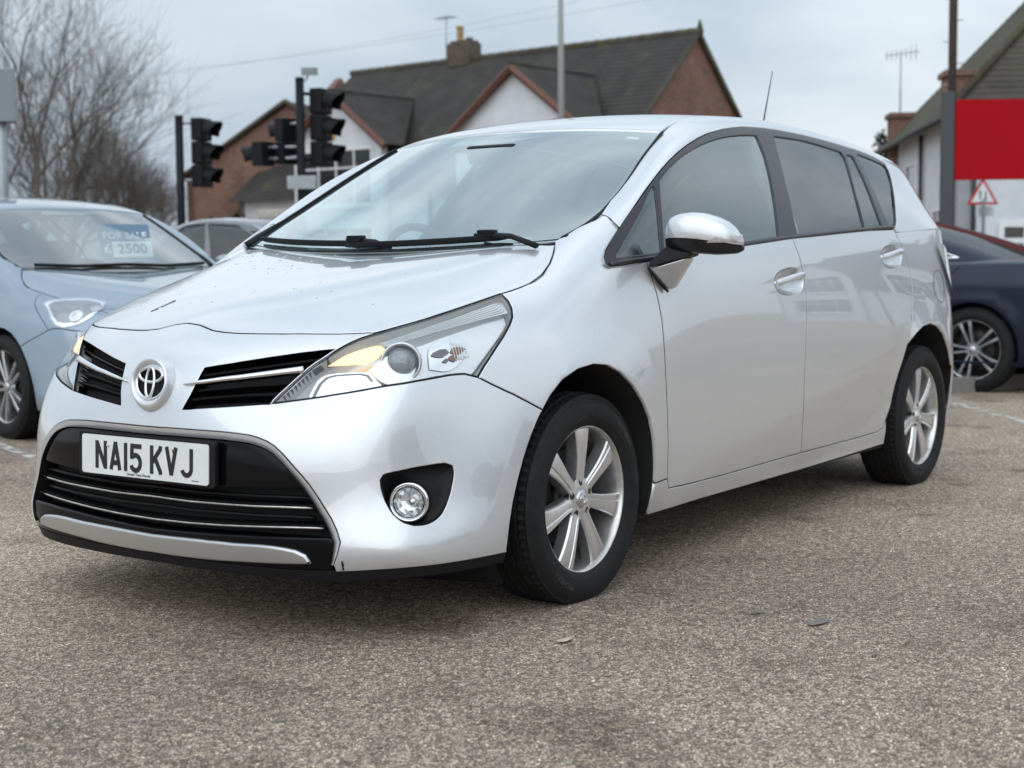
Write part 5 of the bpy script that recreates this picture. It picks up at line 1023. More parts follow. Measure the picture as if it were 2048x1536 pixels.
# ---- fog lamps
fg = dedupe(resample(F_['fog'], .008)); pc = PT[1]; Nf = SD.nrm(SD.near(pc[None]))[0]; D = Vector((.86, .48, .02)).normalized()
Lc = Vector(pc) - Vector(Nf) * .030; FM = frame(Lc, D); m = len(fg); inv = FM.inverted()
base = off(SD, fg, -.0005); ang = [math.atan2((inv @ Vector(p)).y, (inv @ Vector(p)).x) for p in base]
c1 = [FM @ Vector((.062 * math.cos(a), .060 * math.sin(a), -.012)) for a in ang]; c2 = [FM @ Vector((.050 * math.cos(a), .049 * math.sin(a), -.02)) for a in ang]
mid = [(Vector(p) * .45 + q * .55 - Vector(Nf) * .006) for p, q in zip(off(SD, fg, -.016), c1)]
mb = MB(); mb.loft([base.tolist(), off(SD, fg, -.004).tolist(), mid, c1, c2, [FM @ Vector((0, 0, -.03))] * m], cap=False)
o = mb.build('fog_lamp_pocket', [BLACKPL, PAINT], CAR)
for k_, p in enumerate(o.data.polygons): p.material_index = 0
mirrored(o)
def on(M, prof, **k): return MB().lathe(prof, M=M, **k)
fo = on(FM, [(.050, -.02), (.0555, -.004), (.0545, .003), (.0505, .006), (.0455, .004), (.042, -.004), (.040, -.016)], n=40).build('fog_lamp', CHROME, CAR)
rf_ = on(FM, [(.041, -.004), (.036, -.014), (.026, -.022), (.012, -.026), (.0, -.027)], n=10, smooth=False).build('fog_lamp_reflector', pmat('fog_reflector', (.85, .86, .87), .18, .75), fo)
bu = on(FM @ Matrix.Translation((.008, 0, 0)), [(0, -.004), (.009, -.006), (.013, -.012), (.014, -.026)], n=16).build('fog_lamp_bulb_shield', SATIN, fo)
gl_ = on(FM, [(.042, -.004), (.036, .002), (.02, .007), (0, .009)], n=32).build('fog_lamp_lens', LENS, fo)
f2 = mirrored(fo)
for q in (rf_, bu, gl_): mirrored(q, f2)
# ---- headlamps
HLP = cat_(F_['hl_in'], F_['hl_bot'][1:], F_['hl_rear'][1:], F_['hl_top'][1:-1])
lens = panel('headlamp', SD, HLP, mat=LENS, parent=CAR, step=.02, gap=.0022, rim=.006, inset=.0012, mirror='pair')
HB = pmat('lamp_housing', (.85, .86, .87), .25, .45); HG = pmat('lamp_grey', (.66, .67, .68), .35, .15); CHR2 = pmat('reflector', (.86, .87, .88), .10, 1.0)
HD = pmat('lamp_dark', (.05, .05, .055), .3)
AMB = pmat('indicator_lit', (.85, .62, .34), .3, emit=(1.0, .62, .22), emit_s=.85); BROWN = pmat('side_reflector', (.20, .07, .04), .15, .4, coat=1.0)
def pairpart(nm, mat, loop, inset, step=.02, rim=.008, gap=0.0):
    a, b = panel(nm, SD, loop, mat=mat, parent=None, step=step, gap=gap, rim=rim, inset=inset, mirror='pair'); a.parent, b.parent = lens; return a, b
pairpart('lamp_back', HB, HLP, .060, .04, 0)
P = dedupe(resample(HLP, .02)); mb = MB(); mb.loft([off(SD, P, -.004).tolist(), off(SD, P, -.062).tolist()], cap=False); o = mb.build('lamp_wall', pmat('lamp_wall', (.62, .63, .64), .35), lens[0]); mirrored(o, lens[1])
pairpart('lamp_strip', HG, F_['hl_strip'], .009, .02, .02)
for t in (.18, .36, .54, .72, .88):
    A, B = SD.near(F_['hl_strip'][:6]), None
    L0, L1 = resample(F_['hl_top'][::-1], .05), None
tp, st = F_['hl_strip'], None
half = len(tp) // 2; e0 = resample(tp[:half + 1], .02); e1 = resample(tp[half:][::-1], .02); k = 26
def rs(P, n):
    s = np.concatenate([[0], np.cumsum(np.linalg.norm(np.diff(P, axis=0), axis=1))]); return np.stack([np.interp(np.linspace(0, s[-1], n), s, P[:, i]) for i in range(3)], 1)
e0, e1 = rs(e0, k), rs(e1, k)
for t in (.12, .3, .48, .66, .84):
    mb = MB(); mb.tube(off(SD, e0 * (1 - t) + e1 * t, -.0085), .0013, 5); o = mb.build('lamp_rib', SATIN, lens[0]); mirrored(o, lens[1])
pairpart('indicator', AMB, F_['hl_indicator'], .016, .012, .03)
ip = F_['hl_indicator']
mid_i = np.argmin(np.linalg.norm(ip - ip[0], axis=1)); far_i = np.argmax(np.linalg.norm(ip - ip[0], axis=1)); ea, eb = rs(ip[:far_i + 1], 12), rs(np.concatenate([ip[far_i:], ip[:1]])[::-1], 12)
for k in range(1, 11):
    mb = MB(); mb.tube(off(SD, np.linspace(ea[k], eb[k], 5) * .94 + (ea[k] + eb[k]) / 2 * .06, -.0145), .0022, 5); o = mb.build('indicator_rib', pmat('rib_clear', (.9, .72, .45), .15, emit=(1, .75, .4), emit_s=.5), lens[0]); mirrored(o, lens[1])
pairpart('lamp_bezel', pmat('lamp_bezel', (.84, .85, .86), .20, .4), F_['hl_bezel'], .024, .015, .012)
pairpart('side_reflector', CHR2, F_['hl_side'], .019, .012, .012)
sd_ = F_['hl_side']; c0 = sd_.mean(0)
br_ = c0 + (sd_ - c0) * np.array([.36, .36, .5]); br_ = br_ + (np.array(sd_[np.argmin(sd_[:, 0])]) - c0) * .52
rng = random.Random(12); lo_s, hi_s = sd_.min(0), sd_.max(0); DCH = pmat('dark_chrome', (.16, .15, .15), .12, .9)
for k, (fx, fz, wx, wz, mt) in enumerate(((.66, .50, .50, .26, DCH), (.28, .56, .46, .20, BROWN), (.40, .32, .22, .20, BROWN), (.58, .22, .16, .10, DCH))):
    cx, cz = lo_s[0] + (hi_s[0] - lo_s[0]) * fx, lo_s[2] + (hi_s[2] - lo_s[2]) * fz; W_, H_ = (hi_s[0] - lo_s[0]) * wx * .6, (hi_s[2] - lo_s[2]) * wz * .7
    q = np.array([(cx + W_ * rng.uniform(.5, 1.1) * math.cos(a), np.interp(cx, [lo_s[0], hi_s[0]], [hi_s[1], lo_s[1]]), cz + H_ * rng.uniform(.5, 1.2) * math.sin(a)) for a in np.linspace(0, 2 * math.pi, 7, endpoint=False)]); pairpart('reflector_facet', mt, SD.ev(SD.near(q)), .0165 - .0002 * k, .02, .003)
for k in range(6):
    t = k / 5; xa = lo_s[0] + (hi_s[0] - lo_s[0]) * (.06 + .30 * t); q = np.array([(xa, np.interp(xa, [lo_s[0], hi_s[0]], [hi_s[1], lo_s[1]]), lo_s[2] + (hi_s[2] - lo_s[2]) * f) for f in np.linspace(.30 - .1 * t, .70 + .2 * t, 6)])
    mb = MB(); mb.tube(off(SD, q, -.0150), .0011, 5); o = mb.build('reflector_flute', SATIN, lens[0]); mirrored(o, lens[1])
lr = F_['hl_low']; c1_ = lr.mean(0)
for k, (f0, f1) in enumerate(((.80, .90),)):
    top_l = rs(lr[:max(3, len(lr) // 2)], 10); 
    q = np.concatenate([c1_ + (top_l - c1_) * f1, (c1_ + (top_l - c1_) * f0)[::-1]]); pairpart('painted_reflection', DCH, SD.ev(SD.near(q)), .0290, .02, .002)  # dark band painted as a reflection in the lamp chrome
pairpart('lamp_reflector', CHR2, F_['hl_low'], .030, .012, .02)
# projector
p0 = PT[0]; N0 = SD.nrm(SD.near(p0[None]))[0]; HM = frame(Vector(p0) - Vector(N0) * .022, Vector((.80, .56, .06)).normalized())
pj = on(HM, [(.056, -.02), (.0555, .000), (.052, .004), (.0485, .002), (.0455, -.004), (.0415, -.010), (.0405, -.02)], n=44).build('projector', SATIN, lens[0])
pg = on(HM, [(.0405, -.012), (.036, .004), (.027, .014), (.014, .0195), (0, .021)], n=40).build('projector_lens', pmat('projector_glass', (.16, .18, .20), .03, spec=1.0, coat=1.0), lens[0])
pr = on(HM, [(.0405, -.011), (.043, -.006), (.044, -.004)], n=40).build('projector_ring', CHROME, lens[0])
for q in (pj, pg, pr): mirrored(q, lens[1])
# ---- door handles
for cu, ha, nm in (('cup_front', 'handle_front', 0), ('cup_rear', 'handle_rear', 1)):
    L = dedupe(resample(F_[cu], .006)); c = L.mean(0); N = SD.nrm(SD.near(c[None]))[0]; rings = [off(SD, L, -.0003)]
    for s_, d in ((.97, .004), (.86, .014), (.6, .024), (.3, .028), (.02, .029)): rings.append(off(SD, c + (L - c) * s_, -d))
    mb = MB(); mb.loft([r.tolist() for r in rings], cap=False); o = mb.build('handle_recess', PAINT, CAR); mirrored(o)
    H = rs(F_[ha], 15); T = H[-1] - H[0]; T /= np.linalg.norm(T); U = np.cross(N, T); U *= np.sign(U[2]); Q = off(SD, H, 0); rings = []
    for i in range(15):
        t = i / 14; bow = .016 + .008 * math.sin(math.pi * t) - .020 * (max(0, .12 - t) / .12) ** 2; hw = np.interp(t, [0, .1, .85, 1], [.0085, .0125, .0135, .011]); cen = Q[i] + N * (bow - .011)
        rings.append([(cen + U * hw * math.cos(a) * (1) + N * .0075 * math.sin(a)).tolist() for a in np.linspace(0, 2 * math.pi, 14, endpoint=False)])
    mb = MB(); mb.loft(rings)
    for i in (1, 13):
        ce = Q[i]; mb.box(ce - N * .004, (.016, .022, .02), Matrix(np.stack([T, N, U], 1).tolist()))
    o = mb.build('door_handle', PAINT, CAR); mirrored(o)
# ---- belt moulding
for P, r in ((F_['beltline'], .007), ):
    Q = resample(P, .05); B0 = off(GH, Q, .0012); up = np.gradient(Q, axis=0); mb = MB(); rings = []
    NN = GH.nrm(GH.near(Q))
    for i in range(len(Q)):
        T = up[i] / np.linalg.norm(up[i]); U = np.cross(T, NN[i]); U *= np.sign(U[2]); rings.append([(B0[i] + U * (.0075 * math.cos(a) + .0068) + NN[i] * .0035 * math.sin(a)).tolist() for a in np.linspace(0, 2 * math.pi, 8, endpoint=False)])
    mb.loft(rings); o = mb.build('belt_moulding', TRIMBK, CAR); mirrored(o)
# black edge between door skins and the front quarter light
# ---- mirrors
def mirror_body():
    ys = [.892, .900, .92, .95, .985, 1.02, 1.055, 1.085, 1.108, 1.122, 1.128]; rings = []
    for i, y in enumerate(ys):
        t = (y - .892) / .236
        zt = np.interp(t, [0, .05, .15, .35, .6, .8, .93, 1], [1.118, 1.136, 1.150, 1.157, 1.150, 1.128, 1.098, 1.070]); zb = np.interp(t, [0, .3, .7, .93, 1], [1.047, 1.040, 1.032, 1.036, 1.046])
        a = np.interp(t, [0, .06, .2, .6, .85, 1], [.020, .040, .058, .062, .046, .010]); xc = -.425 - .05 * t ** 2; zc, b = (zt + zb) / 2, (zt - zb) / 2; ring = []
        for th in np.linspace(0, 2 * math.pi, 28, endpoint=False):
            c, s = math.cos(th), math.sin(th); ex = .62 if c > 0 else .45
            X = xc + (a if c > 0 else a * .75) * abs(c) ** ex * np.sign(c); Z = zc + b * abs(s) ** (.85 if s > 0 else .7) * np.sign(s); ring.append((X, y, Z))
        rings.append(ring)
    return rings
mr = mirror_body(); mb = MB(); mb.loft(mr); o = mb.build('door_mirror', PAINT, CAR); mir = o
for p in o.data.polygons: pass
MBK = pmat('mirror_black', (.010, .010, .011), .25)
# black lower shell
low = []
for r in mr:
    r = np.array(r); zb = r[:, 2].min(); zt = r[:, 2].max(); ring = []
    for p in r:
        z = min(p[2], zb + (zt - zb) * .33); c = r.mean(0); q = p.copy(); q[2] = z; q[0] = c[0] + (p[0] - c[0]) * 1.015; q[1] = p[1] + (.002 if p[1] > 1.1 else 0); ring.append(q.tolist())
    low.append(ring)
low = [[(p[0], p[1], p[2] - .010 * (1 if p[2] < 1.05 else .15)) for p in r] for r in low]
mb = MB(); mb.loft(low[1:]); ml = mb.build('mirror_lower_shell', MBK, mir)
# indicator lens on the outer end
ind = []
for y in (1.048, 1.07, 1.09, 1.108, 1.120, 1.1275):
    t = (y - 1.048) / .0795; k = np.interp(y, [.892, .900, .92, .95, .985, 1.02, 1.055, 1.085, 1.108, 1.122, 1.128], range(11)); i0 = min(int(k), 9); r = np.array(mr[i0]) * (1 - (k - i0)) + np.array(mr[i0 + 1]) * (k - i0)
    z0 = np.interp(t, [0, .4, 1], [1.060, 1.060, 1.062]); z1 = z0 + np.interp(t, [0, .3, 1], [.002, .016, .022]); fr = [p for p in r if p[0] >= r[:, 0].mean()]; zc = [p[2] for p in fr]; o_ = np.argsort(zc); zz, xx = np.array(zc)[o_], np.array([p[0] for p in fr])[o_]
    ind.append([(np.interp(z, zz, xx) + .003, y + .003 * t, z) for z in np.linspace(z0, z1, 5)])
mb = MB(); mb.loft(ind, cap=False, closed_ring=False); mi_ = mb.build('mirror_indicator', pmat('mirror_lens', (.55, .50, .50), .12, .5, coat=1, noise=.4, nscale=250), mir)
mg = MB(); mg.prism([(p[1], p[2]) for p in [(0, y, z) for y, z in ((.915, 1.065), (1.09, 1.06), (1.105, 1.085), (1.08, 1.125), (.96, 1.145), (.915, 1.13))]], Matrix(((0, 0, -1, -.478), (1, 0, 0, 0), (0, 1, 0, 0), (0, 0, 0, 1))), 0, .003); mgo = mg.build('mirror_glass', CHROME, mir)
# foot: a wedge standing out of the door, black arm above it
mb = MB(); mb.loft([[(-.352, .866, .980), (-.392, .972, 1.012), (-.432, .906, .926), (-.437, .888, .914)], [(-.40, .872, .986), (-.43, .968, 1.014), (-.452, .905, .924), (-.455, .885, .914)], [(-.50, .868, .990), (-.478, .960, 1.014), (-.480, .898, .926), (-.480, .882, .916)]], smooth=False); mf = mb.build('mirror_foot', PAINT, mir, bevel=.006, seg=3); smooth_angle(mf.data, 50)
mb = MB(); mb.tube([(-.346, .867, .984), (-.385, .876, .945), (-.436, .886, .909)], .0045, 6); mfb = mb.build('mirror_foot_seal', RUBBER, mir)
mb = MB(); mb.loft([[(-.343, .866, .986), (-.352, .868, 1.004), (-.398, .905, 1.054), (-.406, .990, 1.050), (-.400, .984, 1.018)], [(-.40, .868, .990), (-.41, .868, 1.012), (-.43, .905, 1.056), (-.435, .990, 1.052), (-.43, .978, 1.020)], [(-.505, .866, .994), (-.505, .868, 1.016), (-.485, .905, 1.054), (-.478, .988, 1.050), (-.478, .972, 1.020)]], smooth=False); ma = mb.build('mirror_arm', BLACKPL, mir, bevel=.005); smooth_angle(ma.data, 50)
# ---- cowl and wipers
re_ = np.concatenate([rear_edge[::-1], ]); re_ = rs(re_, 20); bw = rs(botw, 20); mb = MB()
for s_ in (1, -1):
    fm = np.array([1, s_, 1]); mb.loft([((re_ + [.02, 0, -.012]) * fm).tolist(), ((re_ + [-.012, 0, -.016]) * fm).tolist(), ((re_ * .4 + bw * .6 + [0, 0, -.012]) * fm).tolist(), ((bw + [-.02, 0, .008]) * fm).tolist()], cap=False, closed_ring=False)
mb.add([(-.12, y, z) for y, z in ((-.69, .9), (.69, .9), (.69, 1.03), (-.69, 1.03))], [(0, 1, 2, 3)]); mb.build('cowl', BLACKPL, CAR)
def wsp(u, v, d):
    s_ = np.sign(u) if u else 1; q = WS.ev([[abs(u), v]])[0] + WS.nrm([[abs(u), v]])[0] * d; q[1] *= s_; return q
def wiper(u0, v0, u1, v1, piv, hump):
    w = []; n = 16
    for i in range(n): t = i / (n - 1); w.append(wsp(u0 + (u1 - u0) * t, v0 + (v1 - v0) * t, .012))
    mb = MB(); mb.tube(w, [.006] + [.0085] * (n - 2) + [.005], 8, flat=(1.35, .55), up=(.47, 0, .88)); o = mb.build('wiper', BLACKPL, CAR)
    a = wsp(*hump, .018); mb = MB(); mb.tube([piv, (np.array(piv) * .5 + a * .5 + [0, 0, .012]).tolist(), a.tolist(), wsp(hump[0] - .06, hump[1] + .005, .018).tolist()], [.012, .011, .012, .007], 8, flat=(.8, 1.2)); mb.build('wiper_arm', BLACKPL, o)
    mb = MB(); mb.box(a + [.004, 0, .006], (.035, .06, .022)); mb.build('wiper_clip', GLOSSBK, o, bevel=.006)
    return o
wiper(-.80, .125, .04, .115, (-.035, .10, 1.045), (-.07, .125))
wiper(-.12, .105, .66, .118, (-.06, .64, 1.055), (.56, .128))
# windscreen sticker, rain sensor shade
vt = float(WS.near(wt)[:, 1].min()); mb = MB(); L0 = [wsp(u, v, -.007) for u, v in ((.735, vt - .055), (.80, vt - .058), (.80, vt - .040), (.735, vt - .036))]; mb.add(L0, [(0, 1, 2, 3)]); mb.build('windscreen_sticker', pmat('sticker', (.7, .74, .73), .5), CAR)
mb = MB(); L0 = [wsp(u, v, -.0065) for u, v in ((-.31, vt - .075), (-.29, vt - .002), (.34, vt - .004), (.10, vt - .072))]; mb.add(L0, [(0, 1, 2, 3)]); mb.build('windscreen_shade', pmat('shade_grey', (.33, .36, .38), .5), CAR)
# ---- interior
FAB = pmat('seat_fabric', (.035, .036, .040), .85, noise=.3, nscale=80); DASH = pmat('dashboard', (.03, .031, .034), .6, bump=.1, bscale=400)
def seat(x, y, w=.25):
    s = empty('seat', (x, y, 0), 0, CAR)
    def pad(secs, nm):
        rings = []
        for c, hw, hd, tilt in secs:
            ring = []
            for th in np.linspace(0, 2 * math.pi, 20, endpoint=False):
                cx, sx = math.cos(th), math.sin(th); ring.append((c[0] + hd * abs(sx) ** .6 * np.sign(sx), c[1] + hw * abs(cx) ** .5 * np.sign(cx), c[2] + tilt * hd * sx))
            rings.append(ring)
        mb = MB(); mb.loft(rings); mb.build(nm, FAB, s)
    pad([((.02, 0, .45), w, .06, 0), ((-.03, 0, .6), w + .01, .07, 0), ((-.10, 0, .8), w, .065, 0), ((-.15, 0, .98), w - .03, .055, 0), ((-.175, 0, 1.08), w - .07, .045, 0), ((-.18, 0, 1.10), w - .12, .03, 0)], 'backrest')
    pad([((-.20, 0, 1.10), .10, .03, 0), ((-.195, 0, 1.13), .135, .05, 0), ((-.195, 0, 1.19), .14, .055, 0), ((-.20, 0, 1.245), .125, .05, 0), ((-.20, 0, 1.27), .09, .03, 0)], 'headrest')
    mb = MB(); mb.tube([(.28, 0, .36), (.05, 0, .38)], [.1, .1], 10, flat=(.9, w / .1)); mb.build('seat_cushion', FAB, s)
for y in (.36, -.36): seat(-1.46, y)
for y in (.46, 0, -.46): seat(-2.25, y, .20)
mb = MB(); prof = [(-.15, 1.02), (-.28, 1.035), (-.45, 1.03), (-.60, 1.0), (-.68, .92), (-.66, .75), (-.15, .70)]
mb.prism([(x, z) for x, z in prof], Matrix(((1, 0, 0, 0), (0, 0, 1, 0), (0, 1, 0, 0), (0, 0, 0, 1))), -.70, .70); mb.build('dashboard', DASH, CAR, bevel=.02)
SWM = frame((-.78, -.36, .98), (-.88, 0, .45)); mb = MB(); mb.tube([SWM @ Vector((.18 * math.cos(a), .18 * math.sin(a), 0)) for a in np.linspace(0, 2 * math.pi, 36, endpoint=False)], .016, 8, closed=True); sw = mb.build('steering_wheel', DASH, CAR)
mb = MB(); mb.lathe([(0, .02), (.06, .015), (.075, -.01), (.05, -.08), (.05, -.16)], M=SWM, n=20); mb.tube([SWM @ Vector((-.17, 0, 0)), SWM @ Vector((.17, 0, 0))], .015, 6); mb.tube([SWM @ Vector((0, -.17, 0)), SWM @ Vector((0, 0, 0))], .015, 6); mb.build('steering_hub', DASH, sw)
for s_ in (1, -1):
    P = [(-.62, s_ * .655, 1.27), (-1.0, s_ * .58, 1.46)]
    mb = MB(); mb.tube(off(GH, np.array([GH.ev([[.385, v]])[0] for v in np.linspace(GH.pv[1], GH.pv[6], 10)]), -.05) * [1, s_, 1], .05, 8, flat=(1, .6)); mb.build('pillar_trim', pmat('pillar_trim', (.36, .36, .35), .8), CAR)
mb = MB(); mb.box((-.72, 0, 1.395), (.03, .22, .07), Matrix.Rotation(.3, 3, 'Y')); mb.build('rear_view_mirror', BLACKPL, CAR, bevel=.015)
mb = MB(); mb.tube([(-2.885, .0, 1.54), (-3.029, 0.0, 1.916)], [.0045, .0018], 6); mb.build('aerial', BLACKPL, CAR)
# tail lamps (a bulged clear lamp on each rear corner)
tl = F_['tail']; tu = np.array([(-3.02, .81, 1.07), (-3.12, .79, 1.06), (-3.22, .75, .99), (-3.28, .72, .86), (-3.27, .74, .80), (-3.16, .82, .84), (-3.08, .82, .95)]); tu = SD.ev(SD.near(tu))
TLM = pmat('tail_lamp', (.80, .80, .80), .06, .2, coat=1, noise=.25, nscale=40)
a, b = panel('tail_lamp', SD, tu, mat=TLM, parent=CAR, step=.02, gap=0, rim=.03, inset=-.014, lip=.008, mirror='pair')
fl = F_['fuel']; mb = MB(); 
# thin line of the fuel flap
P = dedupe(resample(fl, .01)); mb.tube(off(SD, P, .0002), .0012, 5, closed=True); mb.build('fuel_flap_gap', DARK, CAR)

# a scratch on the bonnet, a chip in the bumper edge, drops of water on the bonnet
INK = pmat('scratch', (.10, .10, .11), .6)
def tp(x, y, d=.0006):
    q = TP.near(np.array([[x, abs(y), np.interp(x, [-.1, .75], [1.05, .85])]])); p = TP.ev(q)[0] + TP.nrm(q)[0] * d; p[1] *= 1 if y >= 0 else -1; return p
mb = MB(); mb.tube([tp(.64, -.262), tp(.655, -.285), tp(.575, -.255)], .0011, 4); mb.tube([tp(.63, -.262), tp(.585, -.245)], .0009, 4); mb.build('bonnet_scratch', INK, CAR)
pch = op_out[-1] + np.array([-.012, .022, .014]); pch = SD.ev(SD.near(pch[None]))[0]; mb = MB(); mb.tube(off(SD, np.array([pch, pch + [.002, .003, -.012], pch + [-.001, .001, -.02], pch + [0, .002, -.03]]), .0006), [.002, .0035, .002, .003], 5); mb.build('bumper_chip', DARK, CAR)
rng = random.Random(77); mb = MB()
for _ in range(90):
    x, y = rng.uniform(-.02, .62), rng.uniform(-.55, .5)
    if rng.random() < .4: y = rng.uniform(-.5, -.1); x = rng.uniform(-.02, .25)
    r = rng.uniform(.0016, .0042); p = tp(x, y, 0); n_ = Vector(TP.nrm(TP.near(np.array([[p[0], abs(p[1]), p[2]]])))[0]); M = frame(p, n_, (1, 0, .3))
    mb.lathe([(r, -.0002), (r * .8, r * .28), (r * .35, r * .42), (0, r * .45)], M=M @ Matrix.Diagonal((1, rng.uniform(1, 2.2), 1, 1)), n=8)
tag(mb.build('water_drops', pmat('water_drop', (.45, .47, .49), .04, .2, coat=1), CAR), kind='stuff')
# ---------------------------------------------------------------- other cars
def swap(o, table):
    for i, s in enumerate(o.material_slots):
        if s.material and s.material.name in table:
            k = s.material.name; s.link = 'OBJECT'; s.material = table[k]
BLUE = paint_mat('light_blue_paint', (.25, .315, .385), rough=.35, metal=.5, spots=False)
GLASS_BL = glass_mat('hatchback_glass', (.66, .78, .77), .09, .75, haze=.05)
def mpv_variant(root, sc, table, skip=(), sub=True):
    for ch in list(CAR.children):
        nm = ch.name.split('.')[0]
        if nm in skip or nm == 'wheel': continue
        c = ch.copy(); COL.objects.link(c); c.parent = root; c.scale = sc; swap(c, table)
        for g in ch.children:
            if g.name.split('.')[0] in skip: continue
            d = g.copy(); COL.objects.link(d); d.parent = c; swap(d, table)
# wheels with five twin spokes
def twin_wheel():
    out = {'tyre': wm['tyre'], 'rim_barrel': wm['rim_barrel'], 'brake_disc': wm['brake_disc'], 'centre_cap': wm['centre_cap']}
    mb = MB()
    for k in range(5):
        for s_ in (-1, 1):
            a = math.pi / 2 + 2 * math.pi * k / 5; rings = []
            for r, w, y, t0 in ((.03, .010, .072, .012), (.07, .010, .074, .017), (.12, .0105, .078, .024), (.17, .012, .080, .032), (.210, .015, .078, .038)):
                pr = []
                for t, yy in ((-w, y - .03), (-w, y - .006), (-w * .6, y), (w * .6, y), (w, y - .006), (w, y - .03)):
                    tt_ = t + s_ * t0; pr.append((-(r * math.cos(a) - tt_ * math.sin(a)), yy, r * math.sin(a) + tt_ * math.cos(a)))
                rings.append(pr)
            mb.loft(rings)
    mb.lathe([(0, .070), (.05, .069), (.062, .05)], axis='y', n=24)
    me = mb.mesh('twin_spokes'); bm = bmesh.new(); bm.from_mesh(me); bmesh.ops.recalc_face_normals(bm, faces=bm.faces); bm.to_mesh(me); bm.free(); smooth_angle(me, 35); me.materials.append(pmat('alloy_grey', (.42, .43, .45), .3, .85)); out['spokes'] = me
    return out
TW = twin_wheel()
def put_twin(root, x, y, z=.31, r=1.0, steer=0, rot=0.0):
    w = empty('wheel', (x, y, z), 0, root); w.rotation_euler = (0, rot, (0 if y > 0 else math.pi) + steer); w.scale = (r, 1, r)
    for k, me in TW.items():
        o = bpy.data.objects.new(k, me); COL.objects.link(o); o.parent = w
    return w
def at(px, py, d):
    """point seen at photo pixel (px,py) at distance d along the view axis"""
    return Vector(CAM_POS) + d * (f_ + r2 * ((px - 1024) / 2999.4) - u2 * ((py - 768) / 2999.4))
def rot2(v, deg): c, s = math.cos(R_(deg)), math.sin(R_(deg)); return Vector((v[0] * c - v[1] * s, v[0] * s + v[1] * c, 0))
BH = 80.0; wc_ = at(37, 768, 8.75); o_ = wc_ - rot2((0, -.765), BH)
HATCH = empty('blue_hatchback', (o_.x, o_.y, 0), R_(BH)); tag(HATCH, 'light blue hatchback with a for-sale card in its windscreen', 'car')
SCB = (.94, .99, .925)
skipB = {'headlamp', 'grille_chrome_bar', 'badge_bezel', 'number_plate', 'plate_plinth', 'fog_lamp', 'windscreen_sticker', 'fuel_flap_gap', 'wiper', 'plate_panel', 'aerial', 'rear_view_mirror'}
mpv_variant(HATCH, SCB, {'silver_paint': BLUE, 'lip_silver': BLUE, 'windscreen_glass': GLASS_BL, 'front_door_glass': GLASS_BL, 'privacy_glass': GLASS_BL, 'window_trim': TRIMBK}, skipB)
fill = panel('lamp_surround', SD, HLP, mat=BLUE, parent=HATCH, step=.03, gap=.0022, mirror='pair')
for f in fill: f.scale = SCB
al = FE['blue_lamp']
la = panel('headlamp', SD, al, mat=LENS, parent=HATCH, step=.02, gap=0, rim=.014, inset=-.010, mirror='pair', lip=.006)
for q, mt, ins in (('lamp_reflector', CHR2, -.003),):
    a, b = panel(q, SD, SD.ev(SD.near(al.mean(0) + (al - al.mean(0)) * .93)), mat=mt, parent=None, step=.02, gap=0, rim=.01, inset=ins, mirror='pair'); a.parent, b.parent = la
    c = al.mean(0); dk = SD.ev(SD.near(c + (al - c) * np.array([.78, .78, .70]) + (np.array([0, .0, -.006])))); a, b = panel('lamp_dark_inlay', SD, dk, mat=pmat('lamp_mid_grey', (.30, .31, .33), .2, .6), parent=None, step=.02, gap=0, rim=.004, inset=-.0045, mirror='pair'); a.parent, b.parent = la
    for p, rr2 in zip(FE['blue_bowls'], (.048, .036)):
        N = SD.nrm(SD.near(p[None]))[0]; M = frame(SD.ev(SD.near(p[None]))[0] + N * .0045, N)
        for par, fl in ((la[0], False), (la[1], True)):
            mb = MB(); mb.lathe([(rr2, -.002), (rr2 * .96, .003), (rr2 * .7, -.0005), (rr2 * .35, .0035), (0, .005)], M=M, n=24); o = mb.build('lamp_bowl', pmat('bowl_chrome', (.55, .56, .58), .12, 1.0), par)
            if fl: o.data.transform(Matrix.Scale(-1, 4, (0, 1, 0))); o.data.flip_normals()
for f in la: f.scale = SCB
for x, y, st in ((0, .765, 0), (0, -.765, 0), (-2.6, .765, 0), (-2.6, -.765, 0)): put_twin(HATCH, x, y, .305, .97, R_(0), .35)
# single wiper
mb = MB(); mb.tube([wsp(u, v, .012) * np.array(SCB) for u, v in ((-.75, .12), (-.4, .125), (0, .15), (.35, .125), (.8, .12))], .010, 6); mb.build('wiper', BLACKPL, HATCH)
# for-sale card behind its windscreen
cp = at(252, 486, 9.72)
sg = empty('for_sale_card', tuple(cp)); tag(sg, 'for-sale price card standing behind the light blue hatchback windscreen', 'sign')
sgm = frame((0, 0, 0), rot2((1, 0), BH - 13).to_3d() + Vector((0, 0, .55))); sg.rotation_euler = sgm.to_euler()
mb = MB(); mb.bbox((-.17, -.14, -.004), (.17, .14, 0)); mb.build('card', pmat('card_blue', (.12, .20, .30), .5), sg)
tm = text_mesh('FOR SALE', .068, .001, bold=.0012); tm.transform(Matrix.Translation((0, .052, .003))); link('card_heading', tm, pmat('card_white', (.85, .88, .88), .5), sg)
tm = text_mesh('£', .095, .001, bold=.0012); tm.transform(Matrix.Translation((-.13, -.045, .003))); link('card_pound', tm, pmat('card_white'), sg)
mb = MB(); mb.bbox((-.095, -.105, .0005), (.165, .010, .003)); mb.build('price_box', pmat('card_white'), sg)
tm = text_mesh('2500', .098, .001, bold=.001); tm.transform(Matrix.Translation((.035, -.047, .0045))); link('card_price', tm, pmat('card_ink', (.10, .16, .22), .5), sg)

